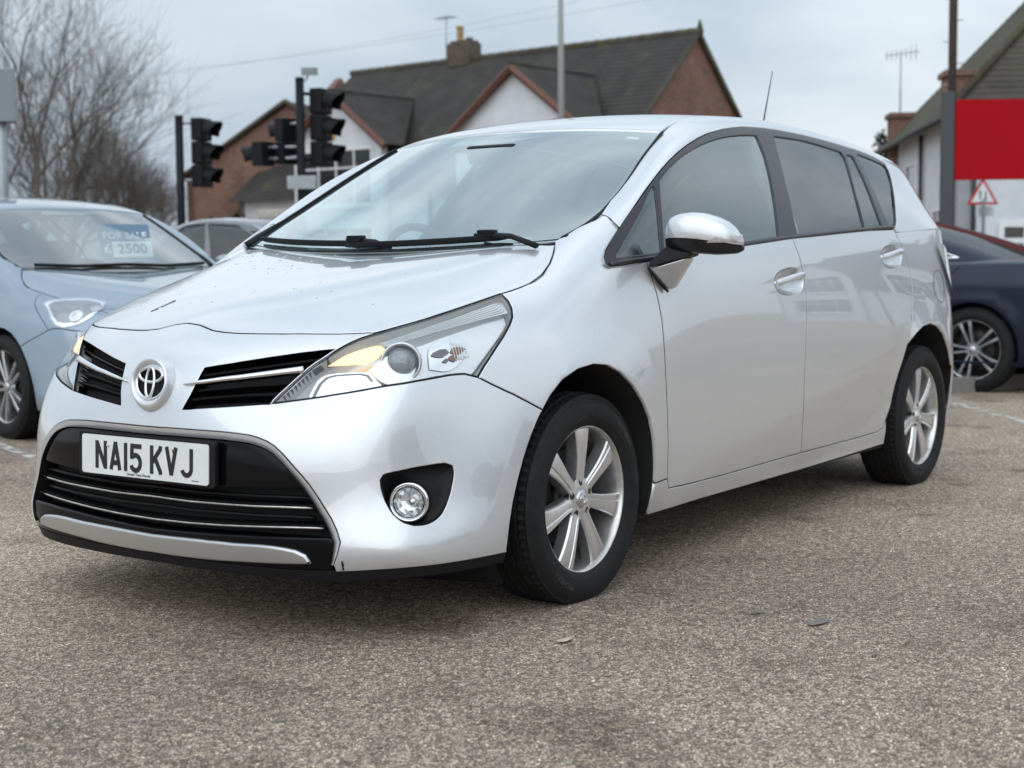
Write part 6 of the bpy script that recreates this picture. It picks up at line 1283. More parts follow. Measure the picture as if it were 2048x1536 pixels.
# ---- a plain saloon
def saloon_surfs():
    cols = 17
    hx = [.85,.845,.80,.70,.45,0,-.5,-1.1,-1.7,-2.3,-2.87,-3.3,-3.65,-3.86,-3.96,-4.0,-4.01]
    hy = [0,.3,.58,.76,.88,.905,.915,.92,.92,.92,.915,.895,.85,.76,.6,.3,0]
    rows = []
    prof = [(.20,.955,.02),(.26,.975,.005),(.40,.99,0),(.55,1.0,0),(.68,1.0,.0),(.78,.985,.01),(.86,.955,.03)]
    for z, f, b in prof:
        r = []
        for i in range(cols):
            sx = hx[i] - (b if i < 5 else -b if i > 11 else 0) * (1.6 if z > .7 else 1)
            zt = z
            if z > .6: zt = z + (np.interp(hx[i], [-4, -2.9, -1, .0, .85], [.07, .09, .06, .0, -.12])) * (z - .6) / .26
            r.append((sx, hy[i] * f, zt))
        rows.append(r)
    def deck(fy, dz, inb):
        r = []
        for i in range(cols):
            z = .86 + np.interp(hx[i], [-4, -3.4, -2.9, -1, .0, .85], [.075, .10, .10, .07, .03, -.10]) + dz * np.interp(hx[i], [-4, -3.5, 0, .85], [.5, 1, 1, .3])
            sx = hx[i] - (inb if i < 4 else -inb if i > 12 else 0); r.append((sx, hy[i] * fy, z))
        return r
    rows.append(deck(.88, .012, .07)); rows.append(deck(.6, .035, .16)); rows.append(deck(.0, .045, .22))
    def dsp(p):
        p = p.copy(); x, y, z = p[:, 0], p[:, 1].copy(), p[:, 2]
        for cx in (0, -2.87):
            d = np.hypot(x - cx, z - .315) - .36; p[:, 1] += np.where((y > .7) & (z > .2), .012 * np.clip(1 - np.abs(d) / .09, 0, 1), 0)
        p[:, 1] += np.where(y > .8, .006 * np.exp(-((z - .80 + .03 * x / 4) / .02) ** 2), 0)      # shoulder crease
        return p
    H = Surf(np.array(rows), .01, .01, (240, 110), dsp, 1)
    # greenhouse: columns round from windscreen centre to rear window centre
    bx = [(.02,0),(-.03,.35),(-.16,.66),(-.35,.76),(-.75,.80),(-1.25,.80),(-1.75,.79),(-2.25,.775),(-2.74,.735),(-3.02,.64),(-3.12,.36),(-3.15,0)]
    bz = [.90,.90,.92,.935,.945,.955,.965,.975,.985,.985,.985,.985]
    tx = [(-.72,0),(-.75,.28),(-.80,.48),(-.86,.555),(-1.0,.60),(-1.18,.605),(-1.38,.595),(-1.55,.575),(-1.68,.535),(-1.79,.47),(-1.85,.26),(-1.87,0)]
    tz = [1.395,1.392,1.385,1.385,1.41,1.42,1.41,1.395,1.375,1.36,1.365,1.37]
    rows = []
    for t, bul in ((-.12, 0), (0, 0), (.33, .014), (.66, .016), (1, 0)):
        r = []
        for (x0, y0), z0, (x1, y1), z1 in zip(bx, bz, tx, tz):
            r.append((x0 + (x1 - x0) * t, y0 + (y1 - y0) * t + (bul if y0 > .5 else 0), z0 + (z1 - z0) * t + bul * 1.2))
        rows.append(r)
    for f, dz in ((.86, .030), (.5, .056), (.0, .066)):
        xm = -1.28; r = []
        for (x1, y1), z1 in zip(tx, tz): r.append((xm + (x1 - xm) * (.55 + .45 * f), y1 * f, 1.40 + (z1 - 1.40) * f + dz))
        rows.append(r)
    G_ = Surf(np.array(rows), .003, .003, (200, 100), None, 1)
    return H, G_
SH, SG = saloon_surfs()
def arcloop(cx, r, S, y=.92, n=26, z0=.22):
    P = []
    for i in range(n + 1):
        a = -.28 + (math.pi + .56) * i / n; P.append((cx - r * math.cos(a), y, max(.315 + r * math.sin(a), z0)))
    return S.ev(S.near(np.array(P)))
def rectuv(S, u0, u1, v0, v1, n=14, skew=0.0, sk2=None):
    sk2 = skew if sk2 is None else sk2
    a = [(u0 + (u1 - u0) * i / n, v0) for i in range(n)] + [(u1 + sk2 * j / n, v0 + (v1 - v0) * j / n) for j in range(n)]
    b = [(u1 + sk2 + (u0 + skew - u1 - sk2) * i / n, v1) for i in range(n)] + [(u0 + skew * (1 - j / n), v1 + (v0 - v1) * j / n) for j in range(n)]
    return S.ev(np.array(a + b))
def saloon(name, label, paint, loc, heading):
    root = empty(name, (loc[0], loc[1], 0), R_(heading)); tag(root, label, 'car')
    full = cat_(isol(SH, 0, 0, 1, 90), isov(SH, 1, 0, 1, 20)[1:], isol(SH, 1, 1, 0, 50)[1:], isov(SH, 0, 1, 0, 20)[1:-1]); full[np.abs(full[:, 1]) < .012, 1] = 0
    a1, a2 = arcloop(0, .355, SH), arcloop(-2.87, .355, SH)
    # hull with wheel openings: split along the side into one symmetric skin
    panel('body', SH, full, holes=[a1, a2], mat=paint, parent=root, step=.06, gap=0, rim=.03, hole_gap=.0005, mirror='both', nogap=lambda P: np.full(len(P), True))
    for A in (a1, a2):
        B = A * [1, 0, 1] + [0, .5, 0]; mb = MB(); mb.loft([off(SH, A, -.008).tolist(), B.tolist()], cap=False); mb.add(B.tolist(), [tuple(range(len(B)))]); o = mb.build('arch_liner', LINER, root); mirrored(o)
    v0, v1 = SG.pv[1], SG.pv[4]; ug_ = SG.pu
    wl_ = [('windscreen', rectuv(SG, .002, ug_[2] - .012, v0 + .03, v1 - .01, sk2=-.01, skew=0)), ]
    W = {'door_glass': rectuv(SG, ug_[3] + .02, ug_[5] - .008, v0 + .03, v1 - .035, skew=.045, sk2=.004), 'rear_door_glass': rectuv(SG, ug_[5] + .012, ug_[7] - .02, v0 + .03, v1 - .035, skew=.0, sk2=-.02), 'quarter_light': rectuv(SG, ug_[7] - .008, ug_[8] - .004, v0 + .03, v1 - .12, skew=-.012, sk2=-.040)}
    fw = rectuv(SG, 0, ug_[2] - .01, v0 + .02, v1 + .0, sk2=-.004); rw_ = rectuv(SG, ug_[9] + .01, 1, v0 + .02, v1, skew=.004)
    fw[np.abs(fw[:, 1]) < .01, 1] = 0; rw_[np.abs(rw_[:, 1]) < .01, 1] = 0
    fullg = cat_(isol(SG, 0, 0, 1, 60), isov(SG, 1, 0, v0 + .02, 6)[1:], rw_[np.argsort(0 * rw_[:, 0])][:0], ) if False else None
    # painted greenhouse: from the windscreen edge round to the rear window edge, up to the roof centre
    e1 = isov(SG, ug_[2] - .01, 0, v1, 14); tp1 = isol(SG, v1, ug_[2] - .014, 0, 8); up1 = isov(SG, 0, v1, 1, 8); tc_ = isol(SG, 1, 0, 1, 20); dn = isov(SG, 1, 1, v1, 8); tp2 = isol(SG, v1, 1, ug_[9] + .014, 8); e2 = isov(SG, ug_[9] + .01, v1, 0, 14); lo_ = isol(SG, 0, ug_[9] + .01, ug_[2] - .01, 40)
    gh = cat_(e1, tp1[1:], up1[1:], tc_[1:], dn[1:], tp2[1:], e2[1:], lo_[1:-1]); gh[np.abs(gh[:, 1]) < .012, 1] = 0
    panel('roof', SG, gh, holes=list(W.values()), mat=paint, parent=root, step=.06, gap=.002, rim=.01, hole_gap=.0005, mirror='both')
    panel('windscreen', SG, fw, mat=GLASS_BL, parent=root, step=.08, gap=.004, rim=0, inset=.006, mirror='both')
    panel('rear_window', SG, rw_, mat=GLASS_SAL, parent=root, step=.08, gap=.004, rim=0, inset=.006, mirror='both')
    for k, L in W.items():
        panel(k, SG, L, mat=GLASS_SAL, parent=root, step=.1, gap=-.004, rim=0, inset=.012, mirror='pair')
    # chrome line under and round the side glass
    P = SG.ev(np.stack([np.linspace(ug_[3] + .0, ug_[8] - .002, 40), np.full(40, v0 + .022)], 1)); mb = MB(); mb.tube(off(SG, P, .003), .009, 6); o = mb.build('window_chrome', CHROME, root); mirrored(o)
    Q = SG.ev(np.array([(ug_[8] - .002 + .0, v0 + .022)] + [(ug_[8] - .002 - .040 * t ** .8, v0 + .022 + (v1 - v0 - .045) * t) for t in np.linspace(.1, 1, 8)])); mb = MB(); mb.tube(off(SG, Q, .003), .007, 6); o = mb.build('window_chrome', CHROME, root); mirrored(o)
    # shut lines
    for xs in ((-.42, -.40, -.36), (-1.55, -1.56, -1.57)):
        L = SH.ev(SH.near(np.array([(xs[0], .92, .27), (xs[1], .92, .6), (xs[2], .9, .93)]))); mb = MB(); mb.tube(off(SH, resample(L, .08), .0002), .003, 5); o = mb.build('door_gap', DARK, root); mirrored(o)
    L = SH.ev(SH.near(np.array([(-2.58, .92, .62), (-2.62, .92, .75), (-2.70, .91, .86), (-2.76, .88, .95)]))); mb = MB(); mb.tube(off(SH, resample(L, .05), .0002), .003, 5); mirrored(mb.build('door_gap', DARK, root))
    L = SH.ev(SH.near(np.array([(-3.35, .9, .38), (-3.7, .85, .38), (-3.95, .6, .38)]))); mb = MB(); mb.tube(off(SH, resample(L, .06), .004), .008, 6); mirrored(mb.build('bumper_chrome', CHROME, root))
    for xh in (-1.38, -2.55):
        p = SH.ev(SH.near(np.array([[xh, .92, .84]])))[0]; mb = MB(); mb.tube([(xh - .1, p[1] + .028, p[2]), (xh, p[1] + .034, p[2] + .003), (xh + .1, p[1] + .028, p[2])], .012, 8, flat=(1.1, .7)); mirrored(mb.build('door_handle', CHROME, root))
    tlp = SH.ev(SH.near(np.array([(-3.70, .84, .86), (-3.9, .72, .86), (-3.99, .55, .85), (-3.99, .55, .72), (-3.92, .70, .70), (-3.75, .83, .74)]))); panel('tail_lamp', SH, tlp, mat=pmat('red_lamp', (.35, .01, .015), .1, coat=1), parent=root, step=.05, gap=0, rim=.02, inset=-.008, mirror='pair')
    hlp = SH.ev(SH.near(np.array([(.45, .88, .72), (.68, .77, .71), (.80, .58, .70), (.82, .5, .60), (.74, .72, .60), (.55, .84, .64)]))); panel('headlamp', SH, hlp, mat=CHR2, parent=root, step=.05, gap=0, rim=.02, inset=-.008, mirror='pair')
    mb = MB(); mb.bbox((-3.8, -.8, .19), (.7, .8, .24)); mb.bbox((-2.6, -.7, .55), (-.5, .7, .9)); mb.build('cabin_floor', DARK, root)
    for sx, sy in ((-1.3, .37), (-1.3, -.37), (-2.2, .37), (-2.2, -.37)):
        mb = MB(); mb.tube([(sx, sy, .9), (sx - .05, sy, 1.05), (sx - .06, sy, 1.22), (sx - .06, sy, 1.24)], [.2, .17, .1, .06], 10, flat=(.35, 1), up=(1, 0, 0)); mb.build('seat', FAB, root)
    for x in (0, -2.87):
        for y in (.80, -.80): put_twin(root, x, y, .315, 1.02, 0, .3)
    return root
GLASS_SAL = glass_mat('saloon_glass', (.14, .16, .16), .05, .25, haze=.05)
NAVY = paint_mat('navy_paint', (.006, .010, .030), rough=.3, metal=.25, coat=.03, spots=False); GREYP = paint_mat('grey_paint', (.10, .10, .115), rough=.3, metal=.6, spots=False)
NH = 266.0; wn = at(1952, 712, 11.3); on_ = wn - rot2((-2.87, .80), NH)
NAVYCAR = saloon('navy_saloon', 'navy blue saloon parked behind the tail of the silver car', NAVY, on_, NH)
def saloon_copy(name, label, paint, loc, heading):
    c = copy_tree(NAVYCAR); c.name = name; c.location = (loc[0], loc[1], 0); c.rotation_euler = (0, 0, R_(heading)); tag(c, label, 'car')
    for ch in c.children: swap(ch, {'navy_paint': paint})
    return c
pg_ = at(452, 521, 15.6); GREYCAR = saloon_copy('grey_saloon', 'dark grey saloon behind the light blue hatchback, only its roof showing', GREYP, pg_ + rot2((1.1, 0), 292), 292)
# ---------------------------------------------------------------- materials of the street
def brick_mat(name, c1, c2, mortar, scale=1.0):
    m = bpy.data.materials.new(name); m.use_nodes = True; nt = m.node_tree; b = nt.nodes['Principled BSDF']; inp(b, Roughness=.9)
    tc = nt.nodes.new('ShaderNodeTexCoord'); br = nt.nodes.new('ShaderNodeTexBrick'); inp(br, Color1=c1, Color2=c2, Mortar=mortar, Scale=scale, Mortar_Size=.012, Brick_Width=.225, Row_Height=.075)
    nt.links.new(tc.outputs['UV'], br.inputs['Vector'])
    n = nt.nodes.new('ShaderNodeTexNoise'); inp(n, Scale=1.3, Detail=6.0); nt.links.new(tc.outputs['Object'], n.inputs['Vector'])
    n2 = nt.nodes.new('ShaderNodeTexNoise'); inp(n2, Scale=9.0, Detail=4.0); nt.links.new(tc.outputs['Object'], n2.inputs['Vector'])
    mx = nt.nodes.new('ShaderNodeMix'); mx.data_type = 'RGBA'; mx.blend_type = 'MULTIPLY'; mx.inputs[0].default_value = .8; nt.links.new(br.outputs['Color'], mx.inputs[6])
    cr = nt.nodes.new('ShaderNodeValToRGB'); cr.color_ramp.elements[0].position = .35; cr.color_ramp.elements[0].color = (.55, .5, .48, 1); cr.color_ramp.elements[1].position = .68; cr.color_ramp.elements[1].color = (1.15, 1.1, 1.05, 1)
    ad = nt.nodes.new('ShaderNodeMath'); ad.operation = 'ADD'; ml = nt.nodes.new('ShaderNodeMath'); ml.operation = 'MULTIPLY'; ml.inputs[1].default_value = .5; nt.links.new(n2.outputs['Fac'], ml.inputs[0])
    ml2 = nt.nodes.new('ShaderNodeMath'); ml2.operation = 'MULTIPLY'; ml2.inputs[1].default_value = .5; nt.links.new(n.outputs['Fac'], ml2.inputs[0]); nt.links.new(ml.outputs[0], ad.inputs[0]); nt.links.new(ml2.outputs[0], ad.inputs[1])
    nt.links.new(ad.outputs[0], cr.inputs[0]); nt.links.new(cr.outputs[0], mx.inputs[7]); nt.links.new(mx.outputs[2], b.inputs['Base Color'])
    bp = nt.nodes.new('ShaderNodeBump'); inp(bp, Strength=.5, Distance=.01); nt.links.new(br.outputs['Fac'], bp.inputs['Height']); bp.invert = True; nt.links.new(bp.outputs[0], b.inputs['Normal'])
    MATS[name] = m; return m
BRICK = brick_mat('brick_red', (.27, .105, .07), (.17, .07, .05), (.26, .22, .19))
def roof_mat(name, col, moss=0.0):
    m = pmat(name, col, .85, noise=.35, nscale=1.6, bump=.3, bscale=60); nt = m.node_tree; b = nt.nodes['Principled BSDF']
    if moss:
        src = b.inputs['Base Color'].links[0].from_socket; tc = nt.nodes.new('ShaderNodeTexCoord'); n = nt.nodes.new('ShaderNodeTexNoise'); inp(n, Scale=1.1, Detail=8.0, Roughness=.7); nt.links.new(tc.outputs['Object'], n.inputs['Vector'])
        mr = nt.nodes.new('ShaderNodeMapRange'); inp(mr, From_Min=.62 - moss * .25, From_Max=.75 - moss * .2); nt.links.new(n.outputs['Fac'], mr.inputs['Value']); mx = nt.nodes.new('ShaderNodeMix'); mx.data_type = 'RGBA'; mx.inputs[7].default_value = (.075, .085, .03, 1); nt.links.new(src, mx.inputs[6]); nt.links.new(mr.outputs[0], mx.inputs[0]); nt.links.new(mx.outputs[2], b.inputs['Base Color'])
    return m
SLATE = roof_mat('roof_tile', (.040, .035, .031), .2); MOSSY = roof_mat('mossy_tile', (.095, .082, .062), .55); RIDGE = roof_mat('ridge_tile', (.075, .062, .045), .4)
RENDER = pmat('white_render', (.66, .68, .72), .9, noise=.08, nscale=2.5, bump=.2, bscale=80)
WFRAME = pmat('white_frame', (.78, .79, .80), .4); PANE = pmat('window_pane', (.012, .015, .017), .06, spec=.6); BARGE = pmat('bargeboard', (.13, .055, .038), .7, noise=.2, nscale=4)
GUTTER = pmat('dark_gutter', (.03, .03, .032), .5); POLE_BK = pmat('signal_black', (.008, .009, .011), .55, spec=.2); GALV = pmat('galvanised', (.33, .36, .37), .45, .6, noise=.15, nscale=6)
STONE = pmat('stone_coping', (.40, .38, .34), .85, noise=.25, nscale=8)

def wall_uv(o):
    """metric UVs for brickwork: u along the wall, v up"""
    me = o.data; uvl = me.uv_layers.new(name='UVMap')
    for p in me.polygons:
        n = p.normal; t = Vector((-n.y, n.x, 0))
        if t.length < 1e-3: t = Vector((1, 0, 0))
        t.normalize()
        for li in p.loop_indices:
            c = me.vertices[me.loops[li].vertex_index].co; uvl.data[li].uv = (c.dot(t), c.z)
def poly_wall(name, pts, thick, nrm, mat, parent, holes=()):
    """flat polygon wall given by 3-D corner points, extruded backwards"""
    mb = MB(); n = len(pts); n_ = Vector(nrm).normalized(); F = [Vector(p) for p in pts]; B = [p - n_ * thick for p in F]
    mb.add(F + B, [tuple(range(n)), tuple(range(2 * n - 1, n - 1, -1))] + [(i, n + i, n + (i + 1) % n, (i + 1) % n) for i in range(n)])
    o = mb.build(name, mat, parent); wall_uv(o); return o
class Loc:
    """local frame: a along, b out of the front, z up"""
    def __init__(s, o, A, B): s.o, s.A, s.B = Vector((o[0], o[1], 0)), Vector((A[0], A[1], 0)).normalized(), Vector((B[0], B[1], 0)).normalized()
    def __call__(s, a, b, z): return s.o + s.A * a + s.B * b + Vector((0, 0, z))
def window(L, a0, a1, b, z0, z1, parent, cols=2, rows=2, bar=.05, name='window', fr=.07):
    """frame, panes and sill on a wall whose face is at b"""
    mb = MB()
    def bx(x0, x1, y0, y1, d0, d1): 
        P = [L(x0, b + d0, y0), L(x1, b + d0, y0), L(x1, b + d0, y1), L(x0, b + d0, y1), L(x0, b + d1, y0), L(x1, b + d1, y0), L(x1, b + d1, y1), L(x0, b + d1, y1)]
        mb.add(P, [(3, 2, 1, 0), (4, 5, 6, 7), (0, 1, 5, 4), (1, 2, 6, 5), (2, 3, 7, 6), (3, 0, 4, 7)])
    bx(a0, a1, z0, z0 + fr, .0, .06); bx(a0, a1, z1 - fr, z1, .0, .06); bx(a0, a0 + fr, z0 + fr, z1 - fr, .0, .06); bx(a1 - fr, a1, z0 + fr, z1 - fr, .0, .06)
    for i in range(1, cols): x = a0 + (a1 - a0) * i / cols; bx(x - bar / 2, x + bar / 2, z0 + fr, z1 - fr, .0, .052)
    hs = [z0 + (z1 - z0) * (.66 if rows == 2 else i / rows) for i in range(1, rows)]
    for z in hs: bx(a0 + fr, a1 - fr, z - bar / 2, z + bar / 2, .0, .056)
    w = mb.build(name, WFRAME, parent)
    zs = [z0 + fr] + hs + [z1 - fr]
    for i in range(cols):
        for j in range(len(zs) - 1):
            x0, x1 = a0 + (a1 - a0) * i / cols + bar / 2, a0 + (a1 - a0) * (i + 1) / cols - bar / 2
            m2 = MB(); m2.add([L(x0, b + .015, zs[j]), L(x1, b + .015, zs[j]), L(x1, b + .015, zs[j + 1]), L(x0, b + .015, zs[j + 1])], [(0, 1, 2, 3)]); m2.build('pane', PANE, w)
    m3 = MB(); mb = m3; bx(a0 - .06, a1 + .06, z0 - .08, z0, .0, .14); m3.build('sill', WFRAME, w)
    return w
def slope(name, q, mat, parent, course=.20, thick=.022, pan=None):
    """roof slope built of overlapping courses; q = lower-left, lower-right, upper-right, upper-left"""
    q = [Vector(p) for p in q]; n_ = (q[1] - q[0]).cross(q[3] - q[0]).normalized()
    if n_.z < 0: n_ = -n_
    h = ((q[3] - q[0]).length + (q[2] - q[1]).length) / 2; k = max(2, int(h / course)); mb = MB()
    for i in range(k):
        t0, t1 = i / k, (i + 1.06) / k if i < k - 1 else 1; a, b = q[0].lerp(q[3], t0), q[1].lerp(q[2], t0); c, d = q[1].lerp(q[2], t1), q[0].lerp(q[3], t1)
        mb.add([a + n_ * thick, b + n_ * thick, c + n_ * .008, d + n_ * .008, a, b], [(0, 1, 2, 3), (4, 5, 1, 0)])
    return mb.build(name, mat, parent)
# ---------------------------------------------------------------- the white-gabled house behind the signals
lat = lambda x, d: Vector(CAM_POS).to_2d() + r_.to_2d().normalized() * x + f_.to_2d().normalized() * d
lv = lambda x, d: r_.to_2d().normalized() * x + f_.to_2d().normalized() * d
HO = lat(5.46, 44.4); HA, HB_ = lv(-.767, .641), lv(-.641, -.767); L1 = Loc(HO, HA, HB_)
H1 = empty('gabled_house', (HO.x, HO.y, 0)); tag(H1, 'large house with dark tiled roof, two white gables and brick gable end', 'house')
def ch(o):  # keep world position under the thing's empty
    return o
IV = Matrix.Translation((-HO.x, -HO.y, 0)); 
def reparent_local(root, org):
    for o in list(root.children):
        o.data.transform(Matrix.Translation((-org[0], -org[1], 0)))
        for g in o.children: g.data.transform(Matrix.Translation((-org[0], -org[1], 0)))
RZ, EZ, LEN, DF, DB = 7.62, 3.35, 15.2, 4.55, 4.2
poly_wall('gable_wall', [L1(0, -DB, 0), L1(0, DF, 0), L1(0, DF, EZ), L1(0, 0, RZ - .1), L1(0, -DB, EZ)], .3, -L1.A, BRICK, H1)
poly_wall('front_wall', [L1(.02, DF, 0), L1(LEN, DF, 0), L1(LEN, DF, EZ), L1(.02, DF, EZ)], .3, L1.B, RENDER, H1)
poly_wall('gable_wall', [L1(LEN, DF, 0), L1(LEN, -DB, 0), L1(LEN, -DB, EZ), L1(LEN, 0, RZ - .1), L1(LEN, DF, EZ)], .3, L1.A, BRICK, H1)
poly_wall('rear_wall', [L1(LEN, -DB, 0), L1(0, -DB, 0), L1(0, -DB, EZ), L1(LEN, -DB, EZ)], .3, -L1.B, BRICK, H1)
ov = .35; dzf = (RZ - EZ) / DF * ov
slope('roof_slope', [L1(-.15, DF + ov, EZ - dzf), L1(LEN + .15, DF + ov, EZ - dzf), L1(LEN - 1.0, 0, RZ), L1(-.15, 0, RZ)], SLATE, H1)
slope('roof_slope', [L1(LEN + .15, -DB - ov, EZ - dzf), L1(-.15, -DB - ov, EZ - dzf), L1(-.15, 0, RZ), L1(LEN - 1.0, 0, RZ)], SLATE, H1)
mb = MB()
for i in range(34): a0 = -.18 + i * (LEN - .7) / 34; mb.tube([L1(a0, 0, RZ - .02), L1(a0 + .46, 0, RZ + .0)], .12, 8)
mb.build('ridge', RIDGE, H1)
mb = MB(); mb.tube([L1(-.12, 0, RZ + .05), L1(-.12, 0, RZ + .32)], [.09, .03], 6); mb.build('finial', RIDGE, H1)
for (bb, zz) in ((DF + ov, EZ - dzf), (-DB - ov, EZ - dzf)):
    mb = MB(); mb.tube([L1(-.10, 0, RZ - .06), L1(-.10, bb, zz - .02)], .07, 6); mb.build('verge', RIDGE, H1)
for ac, za, hw in ((2.75, 6.42, 2.5), (9.98, 6.24, 2.2)):
    sl = (6.42 - 4.80) / 2.14; bF = DF + .42; ze = za - hw * sl; bK = DF * (RZ - za) / (RZ - EZ)      # where its ridge meets the main slope
    poly_wall('white_gable', [L1(ac - hw + .25, bF, 0), L1(ac + hw - .25, bF, 0), L1(ac + hw - .25, bF, ze + .2), L1(ac, bF, za - .12), L1(ac - hw + .25, bF, ze + .2)][::-1], .25, L1.B, RENDER, H1)
    for s_ in (-1, 1):
        e0, e1 = L1(ac + s_ * (hw + .1), bF + .22, ze - .06), L1(ac + s_ * (hw + .1), DF * (RZ - ze) / (RZ - EZ) if False else DF - .2, ze - .06)
        slope('gable_roof', [e0, e1, L1(ac, bK, za + .02), L1(ac, bF + .22, za + .02)] if s_ > 0 else [e1, e0, L1(ac, bF + .22, za + .02), L1(ac, bK, za + .02)], SLATE, H1)
        mb = MB(); mb.tube([L1(ac, bF + .24, za - .07), L1(ac + s_ * (hw + .12), bF + .24, ze - .12)], .115, 4, smooth=False); mb.build('bargeboard', BARGE, H1)
    mb = MB(); mb.tube([L1(ac, bF + .26, za + .06), L1(ac, bK, za + .03)], .05, 6); mb.build('ridge', SLATE, H1)
    window(L1, ac - 1.6, ac + 1.6, bF, 2.75, 4.5, H1, 4, 2); window(L1, ac - 1.6, ac + 1.6, bF, .8, 2.1, H1, 3, 2)
mb = MB(); mb.box(L1(9.05, 0, RZ + .15), (.95, .62, .75), Matrix.Rotation(math.atan2(HA.y, HA.x), 3, 'Z')); mb.box(L1(9.05, 0, RZ + .56), (.8, .52, .1), Matrix.Rotation(math.atan2(HA.y, HA.x), 3, 'Z')); chm = mb.build('chimney', brick_mat('chimney_brick', (.13, .10, .07), (.10, .08, .055), (.12, .11, .09)), H1); wall_uv(chm)
mb = MB(); mb.lathe([(.13, .55), (.115, .62), (.11, 1.05), (.13, 1.08), (.13, 1.12), (.09, 1.12), (.09, .8)], M=Matrix.Translation(L1(9.22, 0, RZ - .02)), n=14); mb.build('chimney_pot', pmat('clay_pot', (.38, .24, .10), .8), chm)
mb = MB(); mb.lathe([(.12, .55), (.12, .72), (.10, .72)], M=Matrix.Translation(L1(8.82, 0, RZ - .02)), n=12); mb.build('chimney_pot', pmat('dark_pot', (.10, .07, .05), .8), chm)
mb = MB(); mb.bbox((-.15, -.04, -.17), (.15, .04, .17)); mb.v = [(x * (1 if z > 0 else .72), y, z) for x, y, z in mb.v]; m_ = frame(L1(10.15, DF + .47, 4.98), L1.B); mb.v = [tuple(m_ @ Vector((x, z, -y))) for x, y, z in mb.v]; mb.build('alarm_box', pmat('alarm_yellow', (.62, .36, .03), .5), H1, bevel=.02)
mb = MB(); mb.tube([L1(6.35, DF + .1, 3.3), L1(6.35, DF + .1, 0)], .06, 6); mb.build('drainpipe', GUTTER, H1)
mb = MB(); mb.tube([L1(3.5, 3.9, 0), L1(3.5, 3.9, 0)], .01, 4)
mb = MB(); pA = L1(9.75, .1, 0); mb.tube([pA + Vector((0, 0, 7.7)), pA + Vector((0, 0, 9.15))], .022, 5); 
for k in range(6): q = pA + Vector((0, 0, 9.05)) + Vector((L1.A.x, L1.A.y, 0)) * (-.35 + k * .14); mb.tube([q - Vector((L1.B.x, L1.B.y, 0)) * .22, q + Vector((L1.B.x, L1.B.y, 0)) * .22], .012, 4)
mb.tube([pA + Vector((0, 0, 9.05)) - Vector((L1.A.x, L1.A.y, 0)) * .4, pA + Vector((0, 0, 9.05)) + Vector((L1.A.x, L1.A.y, 0)) * .4], .012, 4); o = mb.build('tv_aerial', GALV, None); o.data.transform(Matrix.Translation((-pA.x, -pA.y, -7.6))); o.location = (pA.x, pA.y, 7.6); tag(o, 'thin television aerial on the dark roof beside the chimney', 'aerial', 'television aerials')
reparent_local(H1, HO)
# ---- brick wing left of it
q0, q1 = at(378, 521, 52.0), at(640, 521, 50.0); WO = q0.to_2d(); WA = (q1 - q0).to_2d(); WLen = WA.length; WA.normalize(); WB = Vector((WA.y, -WA.x))
if WB.dot(lv(0, -1)) < 0: WB = -WB
L2 = Loc(WO, WA, WB); zt = lambda y, d, px=1024: at(px, y, d).z
H2 = empty('brick_house', (WO.x, WO.y, 0)); tag(H2, 'brick house end wall with sloping verge left of the white gables', 'house')
za_, zl = zt(212, 50.5, 585), zt(352, 52, 380); ap = (583 - 378) / 262 * WLen
poly_wall('brick_gable', [L2(0, 0, 0), L2(2 * ap, 0, 0), L2(2 * ap, 0, zl), L2(ap, 0, za_), L2(0, 0, zl)], .3, L2.B, BRICK, H2)
poly_wall('side_wall', [L2(0, -9, 0), L2(0, 0, 0), L2(0, 0, zl), L2(0, -9, zl)], .3, -L2.A, BRICK, H2)
poly_wall('side_wall', [L2(2 * ap, 0, 0), L2(2 * ap, -9, 0), L2(2 * ap, -9, zl), L2(2 * ap, 0, zl)], .3, L2.A, BRICK, H2)
slope('roof_slope', [L2(-.25, -9, zl - .15), L2(-.25, .15, zl - .15), L2(ap, .15, za_ + .1), L2(ap, -9, za_ + .1)], SLATE, H2)
slope('roof_slope', [L2(2 * ap + .25, .15, zl - .15), L2(2 * ap + .25, -9, zl - .15), L2(ap, -9, za_ + .1), L2(ap, .15, za_ + .1)], SLATE, H2)
for s_ in (0, 2): mb = MB(); mb.tube([L2(ap, .16, za_ + .1), L2(ap * s_ + (-.25 if s_ == 0 else .25), .16, zl - .12)], .08, 6); mb.build('verge', RIDGE, H2)
mb = MB(); p = L2((560 - 380) / 260 * WLen, 0, 0); 
reparent_local(H2, WO)
# cream lamp box sign on the brick wall
c = at(515, 377, 50.6); m_ = frame(c, Vector((L2.B.x, L2.B.y, 0)) + Vector((lv(-.45, 0).x, lv(-.45, 0).y, 0)))
mb = MB(); mb.bbox((-.33, -.31, -.10), (.33, .31, .0)); sgn = mb.build('wall_sign', pmat('cream_sign', (.62, .58, .48), .5), None, bevel=.02); sgn.matrix_world = m_; tag(sgn, 'cream square box sign with a small emblem on the brick wall', 'sign')
mb = MB(); mb.bbox((-.03, .0, 0.001), (.03, .20, .006)); mb.bbox((-.09, -.06, 0.001), (.09, -.01, .006)); mb.lathe([(.055, 0), (.055, .008), (0, .008)], M=Matrix.Translation((0, .12, 0)), n=12); o = mb.build('sign_emblem', pmat('sign_dark', (.12, .09, .09), .6), sgn)
